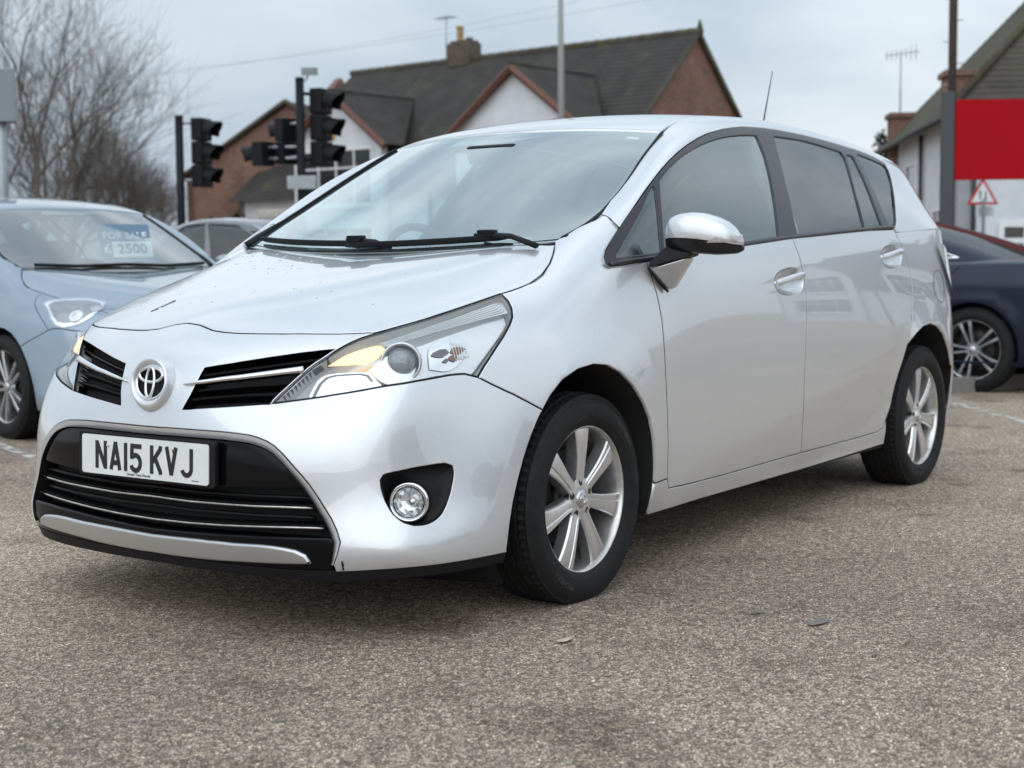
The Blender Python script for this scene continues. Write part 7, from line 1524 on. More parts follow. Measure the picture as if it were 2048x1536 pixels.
# ---- white house on the right
RN = lat((1912 - 1024) / 2999.4 * 32, 32); RF_ = lat((1783 - 1024) / 2999.4 * 41, 41); RA = (RF_ - RN); RLen = RA.length; RA.normalize(); RB = Vector((RA.y, -RA.x))
if RB.dot(lv(1, 0)) > 0: RB = -RB                                        # out of the left wall
L3 = Loc(RN, RA, RB); ze3 = zt(222, 32, 1912)
H3 = empty('white_house', (RN.x, RN.y, 0)); tag(H3, 'white rendered house with mossy hipped roof behind the red board', 'house')
poly_wall('left_wall', [L3(0, 0, 0), L3(RLen, 0, 0), L3(RLen, 0, ze3), L3(0, 0, ze3)], .3, L3.B, RENDER, H3)
poly_wall('front_wall', [L3(0, 0, 0), L3(0, -9.5, 0), L3(0, -9.5, ze3), L3(0, 0, ze3)], .3, -L3.A, RENDER, H3)
poly_wall('rear_wall', [L3(RLen, 0, 0), L3(RLen, -9.5, 0), L3(RLen, -9.5, ze3), L3(RLen, 0, ze3)], .3, L3.A, RENDER, H3)
hr = 4.75; zr = ze3 + hr * 1.08
slope('roof_slope', [L3(RLen + .3, .35, ze3 - .2), L3(-.35, .35, ze3 - .2), L3(hr * .75, -hr, zr), L3(RLen - 1, -hr, zr)], MOSSY, H3)
slope('roof_hip', [L3(-.35, .35, ze3 - .2), L3(-.35, -9.85, ze3 - .2), L3(hr * .75, -hr - .05, zr), L3(hr * .75, -hr, zr)], roof_mat('weathered_tile', (.070, .060, .050), .3), H3)
slope('roof_slope', [L3(-.35, -9.85, ze3 - .2), L3(RLen + .3, -9.85, ze3 - .2), L3(RLen - 1, -hr, zr), L3(hr * .75, -hr, zr)], MOSSY, H3)
mb = MB(); mb.tube([L3(-.35, .35, ze3 - .12), L3(hr * .75, -hr, zr + .06), L3(RLen - 1, -hr, zr + .06)], .09, 7); mb.build('ridge', RIDGE, H3)
mb = MB(); mb.tube([L3(-.4, .42, ze3 - .24), L3(RLen + .3, .42, ze3 - .24)], .06, 6); mb.build('gutter', GUTTER, H3)
mb = MB(); mb.tube([L3(4.1, .09, ze3 - .2), L3(4.1, .09, 0)], .05, 6); mb.build('drainpipe', GUTTER, H3)
LF = Loc(RN, -RB, -RA)                                                   # front wall: along to the right, out towards the camera
mb = MB(); mb.tube([LF(.32, .09, ze3 - .2), LF(.32, .09, 0)], .05, 6); mb.build('drainpipe', GUTTER, H3)
window(Loc(RN, RA, RB), 5.1, 6.6, .0, 1.6, 3.35, H3, 1, 2); window(L3, 1.6, 2.7, .0, .9, 2.1, H3, 2, 2)
window(LF, .85, 2.6, .0, .55, 1.75, H3, 3, 2, bar=.11, fr=.12); window(LF, 3.6, 5.4, .0, .9, 2.1, H3, 2, 2)
mb = MB(); P = [LF(.8, .0, 2.98), LF(4.5, .0, 2.98), LF(4.5, .10, 2.98), LF(.8, .10, 2.98), LF(.8, .0, 3.06), LF(4.5, .0, 3.06), LF(4.5, .1, 3.06), LF(.8, .1, 3.06)]; mb.add(P, [(0, 1, 2, 3), (4, 5, 6, 7), (0, 1, 5, 4), (1, 2, 6, 5), (2, 3, 7, 6), (3, 0, 4, 7)]); mb.build('string_course', WFRAME, H3)
for a_, b_, hh in ((.7, -.1, 1.0), (RLen - .5, -.1, .85)):
    mb = MB(); mb.box(L3(a_, b_, ze3 + hh / 2 - .55), (.85, .55, hh + .6), Matrix.Rotation(math.atan2(RA.y, RA.x), 3, 'Z')); mb.box(L3(a_, b_, ze3 + hh - .2), (1.0, .68, .12), Matrix.Rotation(math.atan2(RA.y, RA.x), 3, 'Z')); o = mb.build('chimney', BRICK, H3); wall_uv(o)
reparent_local(H3, RN)
pA = L3(RLen - .5, -.1, 0); mb = MB(); mb.tube([(0, 0, 0), (0, 0, 1.75)], .02, 5); dv_ = Vector((lv(1, 0).x, lv(1, 0).y, .12)).normalized()
mb.tube([Vector((0, 0, 1.7)) - dv_ * .42, Vector((0, 0, 1.7)) + dv_ * .5], .012, 4)
for k in range(7): q = Vector((0, 0, 1.7)) + dv_ * (-.38 + k * .13); mb.tube([q - Vector((0, 0, .13 if k < 5 else .2)), q + Vector((0, 0, .13 if k < 5 else .2))], .01, 4)
o = mb.build('tv_aerial', GALV); o.location = (pA.x, pA.y, ze3 + .6); tag(o, 'television aerial on a mast above the white house chimney', 'aerial', 'television aerials')
# ---- signals
def signal_head(parent, c, face, n=3, name='signal_head', back=False, s=1.0):
    """n lamps in a housing; face = horizontal direction the lamps look"""
    fz = Vector((face[0], face[1], 0)).normalized(); sd_ = fz.cross(Vector((0, 0, 1))); hh = .33 * s
    R3 = Matrix((sd_, fz, Vector((0, 0, 1)))).transposed()
    mb = MB()
    for i in range(n): mb.box(Vector(c) + Vector((0, 0, -(i + .5) * hh)), (.30 * s, .17 * s, hh - .012), R3)
    h = mb.build(name, POLE_BK, parent, bevel=.018)
    for i in range(n):
        p = Vector(c) + Vector((0, 0, -(i + .5) * hh)) + fz * .085 * s; M = frame(p, fz)
        mb = MB(); r = .125 * s
        V = []; ns = 14
        for j in range(ns + 1):
            a = R_(-35) + R_(250) * j / ns; x, y = r * math.cos(a), r * math.sin(a); V.append((M @ Vector((x, y, 0)), M @ Vector((x * 1.03, y * 1.03 - .03 * s, (.13 + .11 * max(0, math.sin(a))) * s))))
        mb.add([v for q in V for v in q], [(2 * j, 2 * j + 1, 2 * j + 3, 2 * j + 2) for j in range(ns)], True)
        mb.add([v + (v - p).normalized() * .006 for q in V for v in q], [(2 * j, 2 * j + 2, 2 * j + 3, 2 * j + 1) for j in range(ns)], True); mb.build('visor', POLE_BK, h)
        mb = MB(); mb.lathe([(0, .02), (.08 * s, .014), (.105 * s, 0)], M=M, n=18); mb.build('lamp_lens', pmat(['red_lens', 'amber_lens', 'green_lens'][i % 3], [(.12, .01, .01), (.14, .06, .01), (.01, .08, .05)][i % 3], .15), h)
    return h
def post(mb, x, y, z0, z1, r): mb.tube([(x, y, z0), (x, y, z1)], r, 12)
def signal(name, label, px, ptop, d, heads, extra=None):
    p = at(px, 521, d); root = empty(name, (p.x, p.y, 0)); tag(root, label, 'traffic light', 'traffic lights'); zt_ = zt(ptop, d, px)
    mb = MB(); post(mb, 0, 0, 0, zt_, .057); mb.lathe([(.057, 0), (.062, .02), (.05, .05), (0, .055)], M=Matrix.Translation((0, 0, zt_)), n=12); mb.build('pole', POLE_BK, root)
    for (hx, hy, face, n, sc_) in heads:
        q = at(hx, hy, d) - Vector((p.x, p.y, 0)); h = signal_head(root, q, face, n, s=sc_)
        mb = MB()
        for zz in (q.z - .08, q.z - n * .33 * sc_ + .10): mb.tube([(0, 0, zz), (q.x, q.y, zz)], .022, 6)
        mb.build('bracket', GALV if sc_ < 1.02 else POLE_BK, root)
    return root, p
rt = lv(1, 0); rtl = lv(.93, -.36); lf = lv(-1, .2)
signal('traffic_light', 'black traffic light on a pole beside the bare trees', 365, 240, 21.0, [(402, 236, rtl, 3, .98)])
s1, p1 = signal('traffic_light', 'black traffic light cluster on a pole before the white gables', 606, 166, 19.5, [(641, 177, rtl, 3, 1.03), (572, 236, lv(-.75, .66), 2, .92), (526, 283, lv(-.9, .44), 1, .98)])
mb = MB(); q = at(619, 143, 19.5) - Vector((p1.x, p1.y, 0)); mb.box(q, (.20, .12, .10), Matrix.Rotation(math.atan2(rt.y, rt.x), 3, 'Z') @ Matrix.Rotation(.15, 3, 'X')); mb.tube([q, at(612, 160, 19.5) - Vector((p1.x, p1.y, 0)), (0, 0, zt(170, 19.5, 606))], .012, 5); mb.build('detector', GALV, s1)
mb = MB(); q = at(605, 365, 19.4) - Vector((p1.x, p1.y, 0)); mb.box(q + Vector((lv(0, -.08).x, lv(0, -.08).y, 0)), (.37, .02, .17), Matrix.Rotation(math.atan2(rt.y, rt.x), 3, 'Z')); mb.build('sign_plate', GALV, s1)
# ---- posts, boards, signs
def simple_post(name, label, cat, px, d, ptop, r, mat, group=None, r2=None, ztop=None):
    p = at(px, 521, d); root = empty(name, (p.x, p.y, 0)); tag(root, label, cat, group); z1 = ztop or zt(ptop, d, px); mb = MB(); mb.tube([(0, 0, 0), (0, 0, z1 * .6), (0, 0, z1)], [r, r, r2 or r], 12); mb.build('pole', mat, root); return root, p, z1
lp, pL, zL = simple_post('lamp_post', 'slim grey lamp post rising above the silver car roof', 'lamp post', 1124, 36, 0, .075, pmat('lamp_grey_paint', (.27, .28, .27), .5), r2=.045, ztop=9.0)
mb = MB(); mb.tube([(0, 0, 8.95), Vector((rt.x, rt.y, 0)) * -.5 + Vector((0, 0, 9.2)), Vector((rt.x, rt.y, 0)) * -1.2 + Vector((0, 0, 9.25))], .035, 8); mb.box(Vector((rt.x, rt.y, 0)) * -1.5 + Vector((0, 0, 9.25)), (.6, .25, .12), Matrix.Rotation(math.atan2(rt.y, rt.x), 3, 'Z')); mb.build('lamp_head', GALV, lp)
tp_, pT, zT = simple_post('telegraph_pole', 'dark brown wooden telegraph pole rising behind the red board', 'pole', 1899, 30, 0, .085, pmat('creosote', (.045, .028, .022), .8, noise=.3, nscale=5, stretch=(8, 8, .6)), ztop=8.5)
for k in range(6):
    mb = MB(); z = 4.4 + k * .42; s_ = 1 if k % 2 else -1; mb.tube([(0, 0, z), (rt.x * .2 * s_, rt.y * .2 * s_, z + .01)], .012, 5); mb.build('step_iron', GALV, tp_)
bd = empty('red_board', tuple(at(1891, 521, 19.0).to_2d().to_3d())); tag(bd, 'large blank red board on a dark grey post', 'board'); pB = bd.location.copy()
RBD = Matrix.Rotation(math.atan2(rt.y, rt.x) - .06, 3, 'Z'); DG = pmat('post_grey', (.055, .06, .065), .5)
mb = MB(); mb.box((0, 0, zt(187, 19, 1891) / 2), (.155, .10, zt(187, 19, 1891)), RBD); mb.build('post', DG, bd, bevel=.008)
zb0, zb1 = zt(361, 19, 1950), zt(203, 19, 1950); ax = RBD @ Vector((1, 0, 0))
mb = MB(); mb.box(ax * (1.45 + .085) + Vector((0, 0, (zb0 + zb1) / 2)) - (RBD @ Vector((0, .04, 0))), (2.9, .05, zb1 - zb0), RBD); mb.build('panel', pmat('red_panel', (.40, .006, .012), .8, spec=.12, noise=.05, nscale=2), bd, bevel=.006)
mb = MB(); mb.box(ax * 3.05 + Vector((0, 0, zt(187, 19, 1891) / 2)), (.155, .10, zt(187, 19, 1891)), RBD); mb.build('post', DG, bd, bevel=.008)
ts, pS, zS = simple_post('warning_sign', 'triangular red-bordered two-way traffic sign below the red board', 'road sign', 1965, 27.5, 400, .035, pmat('sign_post_grey', (.16, .17, .17), .5))
fS = (-f_).copy(); fS.z = 0; SM = frame(at(1964, 391, 27.5) - Vector((pS.x, pS.y, 0)) + fS.normalized() * .05, fS)
def tri(r): return [(r * math.cos(R_(a)), r * math.sin(R_(a))) for a in (90, 210, 330)]
mb = MB(); mb.prism(tri(.335), SM, -.004, 0); mb.build('sign_face', pmat('sign_red', (.45, .02, .03), .4), ts, bevel=0)
mb = MB(); mb.prism(tri(.245), SM, 0.001, .004); mb.build('sign_field', pmat('sign_white', (.72, .74, .76), .4), ts)
for dx, up in ((-.05, 1), (.05, -1)):
    mb = MB(); mb.prism([(dx - .012, -.07), (dx + .012, -.07), (dx + .012, .07), (dx - .012, .07)], SM, .0045, .006); mb.prism([(dx - .032, up * .045), (dx + .032, up * .045), (dx, up * .10)], SM, .0047, .0062); mb.build('sign_arrow', pmat('sign_black', (.012, .012, .012), .5), ts)
SM2 = frame(at(1968, 423, 27.5) - Vector((pS.x, pS.y, 0)) + fS.normalized() * .05, fS); mb = MB(); mb.bbox((-.17, -.10, -.004), (.17, .10, 0)); mb.v = [tuple(SM2 @ Vector(v)) for v in mb.v]; mb.build('sign_subplate', pmat('subplate', (.50, .52, .54), .5), ts)
for k, w in enumerate((.12, .13, .10)):
    mb = MB(); mb.prism([(-w, .05 - k * .05), (w, .05 - k * .05), (w, .072 - k * .05), (-w, .072 - k * .05)], SM2, .001, .002); mb.build('subplate_line', pmat('subplate_ink', (.25, .26, .27), .6), ts)
gp, pG, zG = simple_post('sign_post', 'galvanised post with the back of a box sign above the blue hatchback', 'post', 10, 12.6, 145, .05, GALV)
mb = MB(); mb.box((rt.x * .05, rt.y * .05, zt(195, 12.6, 10)), (.17, .16, .44), Matrix.Rotation(math.atan2(rt.y, rt.x) + .3, 3, 'Z')); mb.build('box_sign', pmat('box_grey', (.22, .26, .27), .5), gp, bevel=.012)
for zz in (175, 232): mb = MB(); mb.lathe([(.056, 0), (.056, .03), (.05, .03)], M=Matrix.Translation((0, 0, zt(zz, 12.6, 10))), n=14); mb.build('clamp', GALV, gp)
# ---- white gate pier with flat cap, hedge
gpier = at(566, 521, 33); pr_ = empty('gate_pier', (gpier.x, gpier.y, 0)); tag(pr_, 'white gate pier with a flat pale cap by the brick wall', 'gate pier'); RR = Matrix.Rotation(math.atan2(rt.y, rt.x), 3, 'Z')
mb = MB(); mb.box((0, 0, .98), (.5, .5, 1.96), RR); mb.build('shaft', RENDER, pr_, bevel=.01); mb = MB(); mb.box((0, 0, 2.06), (.95, .8, .18), RR); mb.build('cap', STONE, pr_, bevel=.03)
def leafy(name, c, rad, n, mat, parent=None, size=.06, seed=1, flat=1.0):
    rng = random.Random(seed); mb = MB()
    for _ in range(n):
        while True:
            p = Vector((rng.uniform(-1, 1), rng.uniform(-1, 1), rng.uniform(-1, 1)))
            if .25 < p.length < 1: break
        k = .8 + .25 * math.sin(p.x * 7 + seed) * math.cos(p.y * 6); q = Vector((p.x * rad[0] * k, p.y * rad[1] * k, p.z * rad[2] * k * flat)) + Vector(c); s = size * rng.uniform(.6, 1.5); a = Vector((rng.uniform(-1, 1), rng.uniform(-1, 1), rng.uniform(-1, 1))).normalized(); b = a.orthogonal().normalized()
        mb.add([q - a * s, q + b * s * .5, q + a * s, q - b * s * .5], [(0, 1, 2, 3)])
    return mb.build(name, mat, parent, fix=False)
LEAF = pmat('evergreen_leaf', (.018, .030, .012), .6, noise=.5, nscale=3); hc = at(468, 521, 40.5)
hd = empty('evergreen_shrub', (hc.x, hc.y, 0)); tag(hd, 'dark evergreen shrub at the foot of the brick wall', 'shrub'); leafy('foliage', (0, 0, 1.25), (1.25, 1.0, 1.15), 2600, LEAF, hd, .10, 3)
mb = MB(); mb.tube([(0, 0, 0), (.03, .02, .6), (0, 0, 1.4)], [.08, .06, .02], 7); mb.build('stem', pmat('bark', (.05, .042, .035), .9), hd)
cf_ = at(1772, 521, 52); cn = empty('conifer', (cf_.x, cf_.y, 0)); tag(cn, 'small dark conifer beyond the white house chimney', 'tree'); leafy('crown', (0, 0, 3.9), (.75, .75, 1.6), 1500, LEAF, cn, .12, 5)
mb = MB(); mb.tube([(0, 0, 0), (0, 0, 4.5)], [.12, .03], 7); mb.build('trunk', pmat('bark'), cn)
# ---- bare trees
BARK = pmat('twig_bark', (.10, .084, .070), .9, noise=.3, nscale=8)
def bare_tree(name, label, base, height, seed, spread=1.0, lean=(0, 0)):
    rng = random.Random(seed); root = empty(name, (base[0], base[1], 0)); tag(root, label, 'tree', 'bare winter trees'); T = MB(); C = MB()
    def grow(p, d, L, r, lev):
        n = 4 if lev < 2 else 3; pts = [p]; rr = [r]; q = p.copy(); dd = d.copy()
        for i in range(n):
            dd = (dd + Vector((rng.gauss(0, .13), rng.gauss(0, .13), rng.gauss(.05, .08)))).normalized(); q = q + dd * L / n; pts.append(q.copy()); rr.append(r * (1 - .45 * (i + 1) / n))
        (T if lev < 2 else C).tube(pts, rr, 7 if lev < 2 else 4 if lev < 4 else 3, cap=False)
        if lev >= 6 or r < .0020: return
        k = rng.choice((4, 5)) if lev < 1 else rng.choice((3, 3, 4)) if lev < 3 else rng.choice((2, 3)) if lev < 5 else rng.choice((1, 2))
        for i in range(k):
            ax = dd.orthogonal().normalized(); ax.rotate(Matrix.Rotation(rng.uniform(0, 6.28), 3, dd)); ang = rng.uniform(.34, .92) * spread; nd = (dd * math.cos(ang) + ax * math.sin(ang)).normalized(); nd.z += .04; nd.normalize(); t = rng.uniform(.55, 1.0); i0 = min(int(t * n), n - 1); s = pts[i0].lerp(pts[i0 + 1], t * n - i0)
            grow(s, nd, L * (rng.uniform(1.25, 1.75) if lev == 0 else rng.uniform(.66, .86)), max(rr[-1] * rng.uniform(.62, .86), .0072 - .0006 * lev), lev + 1)
        grow(q, dd, L * (1.6 if lev == 0 else rng.uniform(.68, .85)), rr[-1] * .95, lev + 1)
    grow(Vector((0, 0, 0)), Vector((lean[0], lean[1], 1)).normalized(), height * .15, height * .020, 0)
    T.build('trunk', BARK, root, fix=False); C.build('crown', BARK, root, fix=False); return root
for k, (px, d, h, sd2, label) in enumerate(((40, 38, 10.6, 11, 'tall bare tree leaning over the galvanised sign post'), (165, 42, 7.6, 23, 'bare spreading tree above the blue hatchback roof'), (255, 47, 6.0, 5, 'lower bare tree nearest the left traffic light'), (325, 55, 5.4, 8, 'small distant bare tree left of the brick wall'), (105, 50, 6.5, 41, 'bushy bare tree far behind the blue hatchback'))):
    b = at(px, 521, d); bare_tree('bare_tree', label, (b.x, b.y), h, sd2, .92)
# ---- overhead wires
WIRE = pmat('wire', (.34, .36, .38), .6)
for (a, b, sag, lab_) in ((at(-200, 205, 34), at(1160, 2, 30), .25, 'lower of two thin wires rising to the grey lamp post'), (at(-200, 190, 34), at(1500, -40, 30), .3, 'upper of two thin wires rising across the sky'), (at(-100, 268, 44), at(420, 292, 52), .2, 'thin wire low in the sky left of the traffic light')):
    mb = MB(); P = [a.lerp(b, t) - Vector((0, 0, sag * 4 * t * (1 - t))) for t in np.linspace(0, 1, 16)]; o_ = P[0].copy(); mb.tube([p - o_ for p in P], .0035, 4); w_ = mb.build('overhead_wire', WIRE); w_.location = o_; tag(w_, lab_, 'wire', 'overhead wires')
# ---- low stone wall behind the navy saloon
a, b = at(1960, 521, 24.0), at(2400, 521, 22.0); ax2 = (b - a).to_2d().normalized(); lw = empty('low_stone_wall', (a.x, a.y, 0)); tag(lw, 'low brown stone wall behind the navy saloon', 'wall'); rng = random.Random(4); ln = (b - a).to_2d().length; RW = Matrix.Rotation(math.atan2(ax2.y, ax2.x), 3, 'Z'); STN = pmat('wall_stone', (.16, .13, .10), .9, noise=.4, nscale=6); proto = None
z = 0
for row in range(5):
    x = rng.uniform(-.2, 0)
    while x < ln:
        w = rng.uniform(.28, .5); me = None; mb = MB(); mb.box(Vector((0, 0, 0)), (w - .02, .34 + rng.uniform(-.03, .03), .20), RW); o = mb.build('stone', STN, lw, bevel=.02, seg=1); p = RW @ Vector((x + w / 2, 0, 0)); o.location = (p.x, p.y, z + .105); x += w
    z += .21
mb = MB(); mb.box((RW @ Vector((ln / 2, 0, 0))) + Vector((0, 0, z + .04)), (ln, .42, .09), RW); mb.build('coping', STN, lw, bevel=.02)
# ---- small things on the ground
g = at(1990, 752, 13.0); g.z = 0
mb = MB(); rng = random.Random(2)
base_ = un_ = None
def ground_at(px, py):
    d = f_ + r2 * ((px - 1024) / 2999.4) - u2 * ((py - 768) / 2999.4); t = -CAM_POS[2] / d.z; return Vector(CAM_POS) + d * t
lp_ = ground_at(1988, 760)
V = [];
for i in range(5):
    for j in range(5): V.append((i * .055 + rng.uniform(-.01, .01), j * .04 + rng.uniform(-.01, .01), abs(rng.gauss(.05, .03)) * (0 if i in (0, 4) or j in (0, 4) else 1) + .004))
mb.add(V, [(i * 5 + j, (i + 1) * 5 + j, (i + 1) * 5 + j + 1, i * 5 + j + 1) for i in range(4) for j in range(4)]); lt_ = mb.build('crumpled_litter', pmat('litter', (.55, .54, .52), .7)); lt_.location = (lp_.x, lp_.y, .13); tag(lt_, 'crumpled pale litter on the kerb behind the navy saloon wheel', 'litter')
# ---------------------------------------------------------------- ground
def tarmac(name, tone=1.0, near=True):
    m = bpy.data.materials.new(name); m.use_nodes = True; nt = m.node_tree; b = nt.nodes['Principled BSDF']; inp(b, Roughness=.78, Specular_IOR_Level=.35); N = nt.nodes.new; K = nt.links.new
    tc = N('ShaderNodeTexCoord'); P = tc.outputs['Object']
    v = N('ShaderNodeTexVoronoi'); v.feature = 'F1'; inp(v, Scale=140.0, Randomness=1.0); wob = N('ShaderNodeTexNoise'); inp(wob, Scale=70.0, Detail=2.0)
    K(P, wob.inputs['Vector']); mxv = N('ShaderNodeMix'); mxv.data_type = 'RGBA'; mxv.blend_type = 'ADD'; mxv.inputs[0].default_value = .012; K(P, mxv.inputs[6]); K(wob.outputs['Color'], mxv.inputs[7]); K(mxv.outputs[2], v.inputs['Vector'])
    sep = N('ShaderNodeSeparateColor'); K(v.outputs['Color'], sep.inputs[0])
    stone = N('ShaderNodeValToRGB'); e = stone.color_ramp.elements; e[0].position = 0; e[0].color = (.10, .092, .083, 1); e[1].position = 1; e[1].color = (.52, .49, .44, 1)
    for p_, c_ in ((.25, (.17, .155, .14)), (.5, (.27, .245, .22)), (.75, (.36, .335, .295)), (.9, (.30, .25, .21))): q = e.new(p_); q.color = (*c_, 1)
    K(sep.outputs[0], stone.inputs[0])
    v2 = N('ShaderNodeTexVoronoi'); v2.feature = 'DISTANCE_TO_EDGE'; inp(v2, Scale=140.0); K(mxv.outputs[2], v2.inputs['Vector'])
    gap = N('ShaderNodeMapRange'); inp(gap, From_Min=.03, From_Max=.16); K(v2.outputs['Distance'], gap.inputs['Value'])
    pit = N('ShaderNodeTexNoise'); inp(pit, Scale=34.0, Detail=3.0, Roughness=.6); K(P, pit.inputs['Vector']); pm = N('ShaderNodeMapRange'); inp(pm, From_Min=.34, From_Max=.52, To_Min=.42, To_Max=1.0); K(pit.outputs['Fac'], pm.inputs['Value'])
    mul = N('ShaderNodeMath'); mul.operation = 'MULTIPLY'; K(gap.outputs[0], mul.inputs[0]); K(pm.outputs[0], mul.inputs[1])
    mx = N('ShaderNodeMix'); mx.data_type = 'RGBA'; mx.inputs[6].default_value = (.035, .032, .030, 1); K(mul.outputs[0], mx.inputs[0]); K(stone.outputs[0], mx.inputs[7])
    big = N('ShaderNodeTexNoise'); inp(big, Scale=.55, Detail=7.0, Roughness=.62); K(P, big.inputs['Vector']); br = N('ShaderNodeValToRGB'); br.color_ramp.elements[0].position = .33; br.color_ramp.elements[0].color = (.78 * tone, .70 * tone, .63 * tone, 1); br.color_ramp.elements[1].position = .68; br.color_ramp.elements[1].color = (1.20 * tone, 1.09 * tone, .97 * tone, 1); K(big.outputs['Fac'], br.inputs[0])
    stn = N('ShaderNodeTexNoise'); inp(stn, Scale=2.3, Detail=5.0, Roughness=.6); K(P, stn.inputs['Vector']); sr_ = N('ShaderNodeValToRGB'); sr_.color_ramp.elements[0].position = .30; sr_.color_ramp.elements[0].color = (.60, .57, .56, 1); sr_.color_ramp.elements[1].position = .45; sr_.color_ramp.elements[1].color = (1, 1, 1, 1); K(stn.outputs['Fac'], sr_.inputs[0])
    m1 = N('ShaderNodeMix'); m1.data_type = 'RGBA'; m1.blend_type = 'MULTIPLY'; m1.inputs[0].default_value = 1; K(mx.outputs[2], m1.inputs[6]); K(br.outputs[0], m1.inputs[7])
    m2 = N('ShaderNodeMix'); m2.data_type = 'RGBA'; m2.blend_type = 'MULTIPLY'; m2.inputs[0].default_value = 1; K(m1.outputs[2], m2.inputs[6]); K(sr_.outputs[0], m2.inputs[7])
    # old oil spots, and broad paler and browner areas
    sv = N('ShaderNodeTexVoronoi'); inp(sv, Scale=1.7); sw_ = N('ShaderNodeMix'); sw_.data_type = 'RGBA'; sw_.blend_type = 'ADD'; sw_.inputs[0].default_value = .25; K(P, sw_.inputs[6]); K(stn.outputs['Color'], sw_.inputs[7]); K(sw_.outputs[2], sv.inputs['Vector'])
    so = N('ShaderNodeMapRange'); inp(so, From_Min=.04, From_Max=.16, To_Min=.62, To_Max=1.0); K(sv.outputs['Distance'], so.inputs['Value'])
    wide = N('ShaderNodeTexNoise'); inp(wide, Scale=.19, Detail=4.0, Roughness=.55); K(P, wide.inputs['Vector']); wr = N('ShaderNodeValToRGB'); wr.color_ramp.elements[0].position = .36; wr.color_ramp.elements[0].color = (.80, .78, .77, 1); wr.color_ramp.elements[1].position = .62; wr.color_ramp.elements[1].color = (1.10, 1.07, 1.02, 1); K(wide.outputs['Fac'], wr.inputs[0])
    m3 = N('ShaderNodeMix'); m3.data_type = 'RGBA'; m3.blend_type = 'MULTIPLY'; m3.inputs[0].default_value = 1; K(m2.outputs[2], m3.inputs[6]); K(wr.outputs[0], m3.inputs[7])
    m4 = N('ShaderNodeVectorMath'); m4.operation = 'SCALE'; K(m3.outputs[2], m4.inputs[0]); K(so.outputs[0], m4.inputs['Scale']); K(m4.outputs[0], b.inputs['Base Color'])
    hgt = N('ShaderNodeMath'); hgt.operation = 'MULTIPLY_ADD'; K(mul.outputs[0], hgt.inputs[0]); hgt.inputs[1].default_value = .7; K(sep.outputs[1], hgt.inputs[2])
    bp = N('ShaderNodeBump'); inp(bp, Strength=.7, Distance=.004); K(hgt.outputs[0], bp.inputs['Height']); K(bp.outputs[0], b.inputs['Normal'])
    MATS[name] = m; return m
TAR = tarmac('worn_tarmac', 2.55)
mb = MB(); R0 = 2000; mb.add([(-R0, -R0, 0), (R0, -R0, 0), (R0, R0, 0), (-R0, R0, 0)], [(0, 1, 2, 3)]); tag(mb.build('ground', TAR), kind='structure')
# kerb and verge behind the parked cars, road beyond
def strip(name, a, b, w, z, mat, kind='structure', h=None, label=None, cat=None):
    a, b = Vector(a), Vector(b); t = (b - a).normalized(); n = Vector((-t.y, t.x, 0)) * w; mb = MB()
    if n.dot(lv(0, 1).to_3d()) < 0: n = -n
    P = [a, b, b + n, a + n]
    if h: mb.add([Vector((p.x, p.y, 0)) for p in P] + [Vector((p.x, p.y, h)) for p in P], [(0, 1, 2, 3), (4, 5, 6, 7), (0, 1, 5, 4), (1, 2, 6, 5), (2, 3, 7, 6), (3, 0, 4, 7)])
    else: mb.add([Vector((p.x, p.y, z)) for p in P], [(0, 1, 2, 3)])
    o = mb.build(name, mat); return tag(o, label, cat, kind=kind)
k0, k1 = ground_at(2048, 776), ground_at(1930, 786); kd = (k0 - k1).normalized(); A_, B_ = k1 - kd * 2.5, k1 + kd * 40
KERB = pmat('kerb_concrete', (.20, .19, .175), .9, noise=.25, nscale=5)
strip('kerb', A_, B_, .14, 0, KERB, h=.11)
nk = Vector((-kd.y, kd.x, 0)); nk = nk if nk.dot(lv(0, 1).to_3d()) > 0 else -nk
strip('verge', A_ + nk * .14, B_ + nk * .14, 3.0, .095, pmat('soil', (.035, .04, .018), .95, noise=.4, nscale=4))
gb = MB(); rng = random.Random(9)
for _ in range(9000):
    t = rng.uniform(0, 14); q = A_ + kd * t + nk * rng.uniform(.18, 2.6); hgt_ = rng.uniform(.03, .09); a = rng.uniform(0, 6.28); w = .006; dx, dy = math.cos(a) * w, math.sin(a) * w; l = rng.uniform(-.03, .03)
    gb.add([(q.x - dx, q.y - dy, .095), (q.x + dx, q.y + dy, .095), (q.x + l, q.y + l * .5, .095 + hgt_)], [(0, 1, 2)])
tag(gb.build('grass', pmat('grass_blade', (.055, .085, .022), .7, noise=.4, nscale=3), fix=False), 'short green grass on the verge behind the navy saloon', kind='stuff')
strip('road', A_ + nk * 3.3, B_ + nk * 3.3, 9.0, .004, pmat('road_asphalt', (.055, .055, .058), .85, noise=.2, nscale=3))
# worn bay lines
def line_mat():
    m = pmat('worn_paint', (.60, .58, .52), .8); nt = m.node_tree; b = nt.nodes['Principled BSDF']; tc = nt.nodes.new('ShaderNodeTexCoord'); n = nt.nodes.new('ShaderNodeTexNoise'); inp(n, Scale=9.0, Detail=8.0, Roughness=.75); nt.links.new(tc.outputs['Object'], n.inputs['Vector']); mr = nt.nodes.new('ShaderNodeMapRange'); inp(mr, From_Min=.42, From_Max=.58); nt.links.new(n.outputs['Fac'], mr.inputs['Value']); nt.links.new(mr.outputs[0], b.inputs['Alpha']); return m
LM = line_mat()
def bay_line(a, b, w, label):
    a, b = Vector(a), Vector(b); t = (b - a).normalized(); n = Vector((-t.y, t.x, 0)) * w / 2; mb = MB(); o = a.copy(); mb.add([(p - o) + Vector((0, 0, .004)) for p in (a - n, b - n, b + n, a + n)], [(0, 1, 2, 3)]); q = mb.build('bay_line', LM); q.location = (o.x, o.y, 0); tag(q, kind='structure')
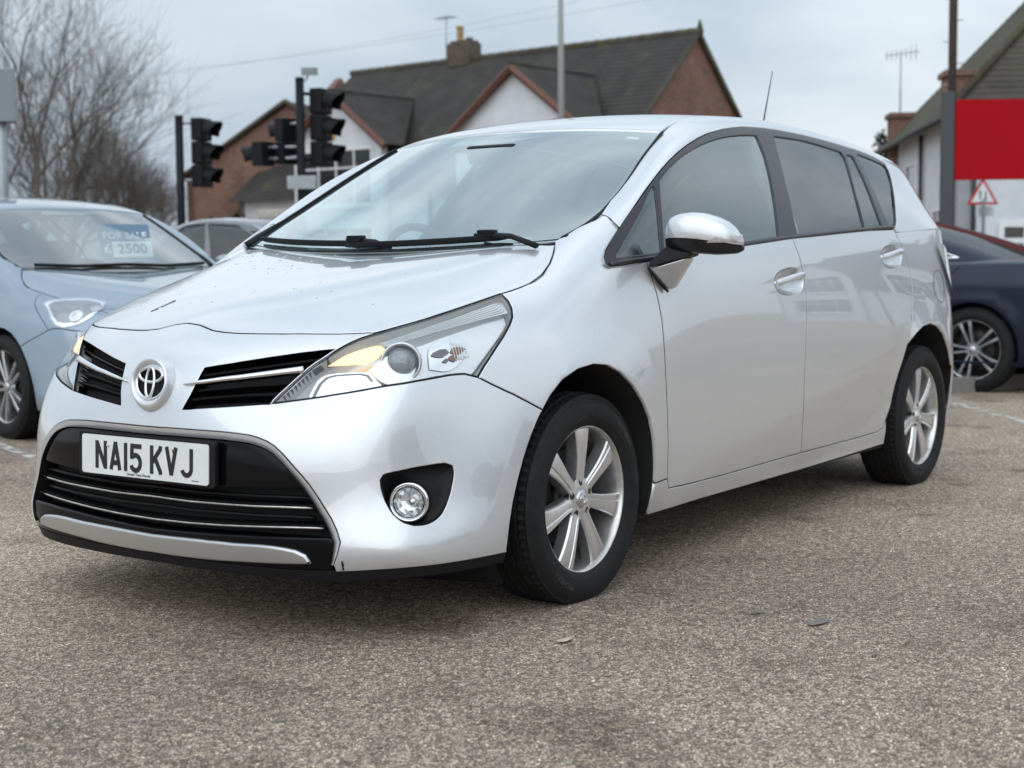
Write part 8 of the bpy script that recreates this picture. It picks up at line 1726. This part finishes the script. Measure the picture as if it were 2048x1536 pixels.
l0, l1 = ground_at(1905, 806), ground_at(2040, 842); dl_ = (l1 - l0).normalized(); bay_line(l0 - dl_ * 3.5, l1 + dl_ * 1.2, .08, '')
l0, l1 = ground_at(5, 893), ground_at(70, 917); dl_ = (l1 - l0).normalized(); bay_line(l0 - dl_ * 2.5, l1 + dl_ * .3, .07, '')
# fallen leaf scraps and pale stains
LEAFM = pmat('dead_leaf', (.17, .155, .14), .8)
for (px, py, s, lab) in ((1640, 1248, .028, 'flat grey leaf scrap on the tarmac right of the front wheel'), (1515, 1228, .018, 'small dark leaf scrap just beyond the grey one'), (1750, 1312, .016, 'tiny curled leaf scrap nearest the right edge'), (1130, 1284, .022, 'thin pale straw scrap below the front tyre')):
    p = ground_at(px, py); mb = MB(); rng = random.Random(px); n = 7; V = [(0, 0, .010)] + [(s * rng.uniform(.6, 1.2) * math.cos(6.28 * i / n) * 1.6, s * rng.uniform(.4, .8) * math.sin(6.28 * i / n), .004 + rng.uniform(0, .006)) for i in range(n)]; mb.add(V, [(0, 1 + i, 1 + (i + 1) % n) for i in range(n)]); o = mb.build('leaf_scrap', LEAFM if px != 1130 else pmat('straw', (.5, .45, .34), .8)); o.location = (p.x, p.y, .001); o.rotation_euler = (0, 0, rng.uniform(0, 6)); tag(o, lab, 'leaf', 'leaf scraps on the tarmac')
# ---------------------------------------------------------------- what stands behind the photographer (seen in the paintwork)
def far_house(loc, rz, label):
    c = copy_tree(H1); c.location = (loc[0], loc[1], 0); c.rotation_euler = (0, 0, rz); tag(c, label, 'house', 'houses behind the photographer'); return c
for i, (az, d, rz, lab) in enumerate(((160, 52, .4, 'gabled house across the road, mirrored in the rear door'), (128, 52, 1.0, 'gabled house across the road, mirrored in the front door'), (90, 56, 1.7, 'gabled house across the road, mirrored in the front wing'))):
    far_house((math.cos(R_(az)) * d, math.sin(R_(az)) * d + 2), rz, lab)
saloon_copy('grey_saloon', 'grey saloon across the car park, mirrored in the doors', GREYP, Vector((-9, 11.5, 0)), 200)
saloon_copy('navy_saloon', 'navy saloon across the car park, mirrored in the doors', NAVY, Vector((-4, 13.5, 0)), 195)
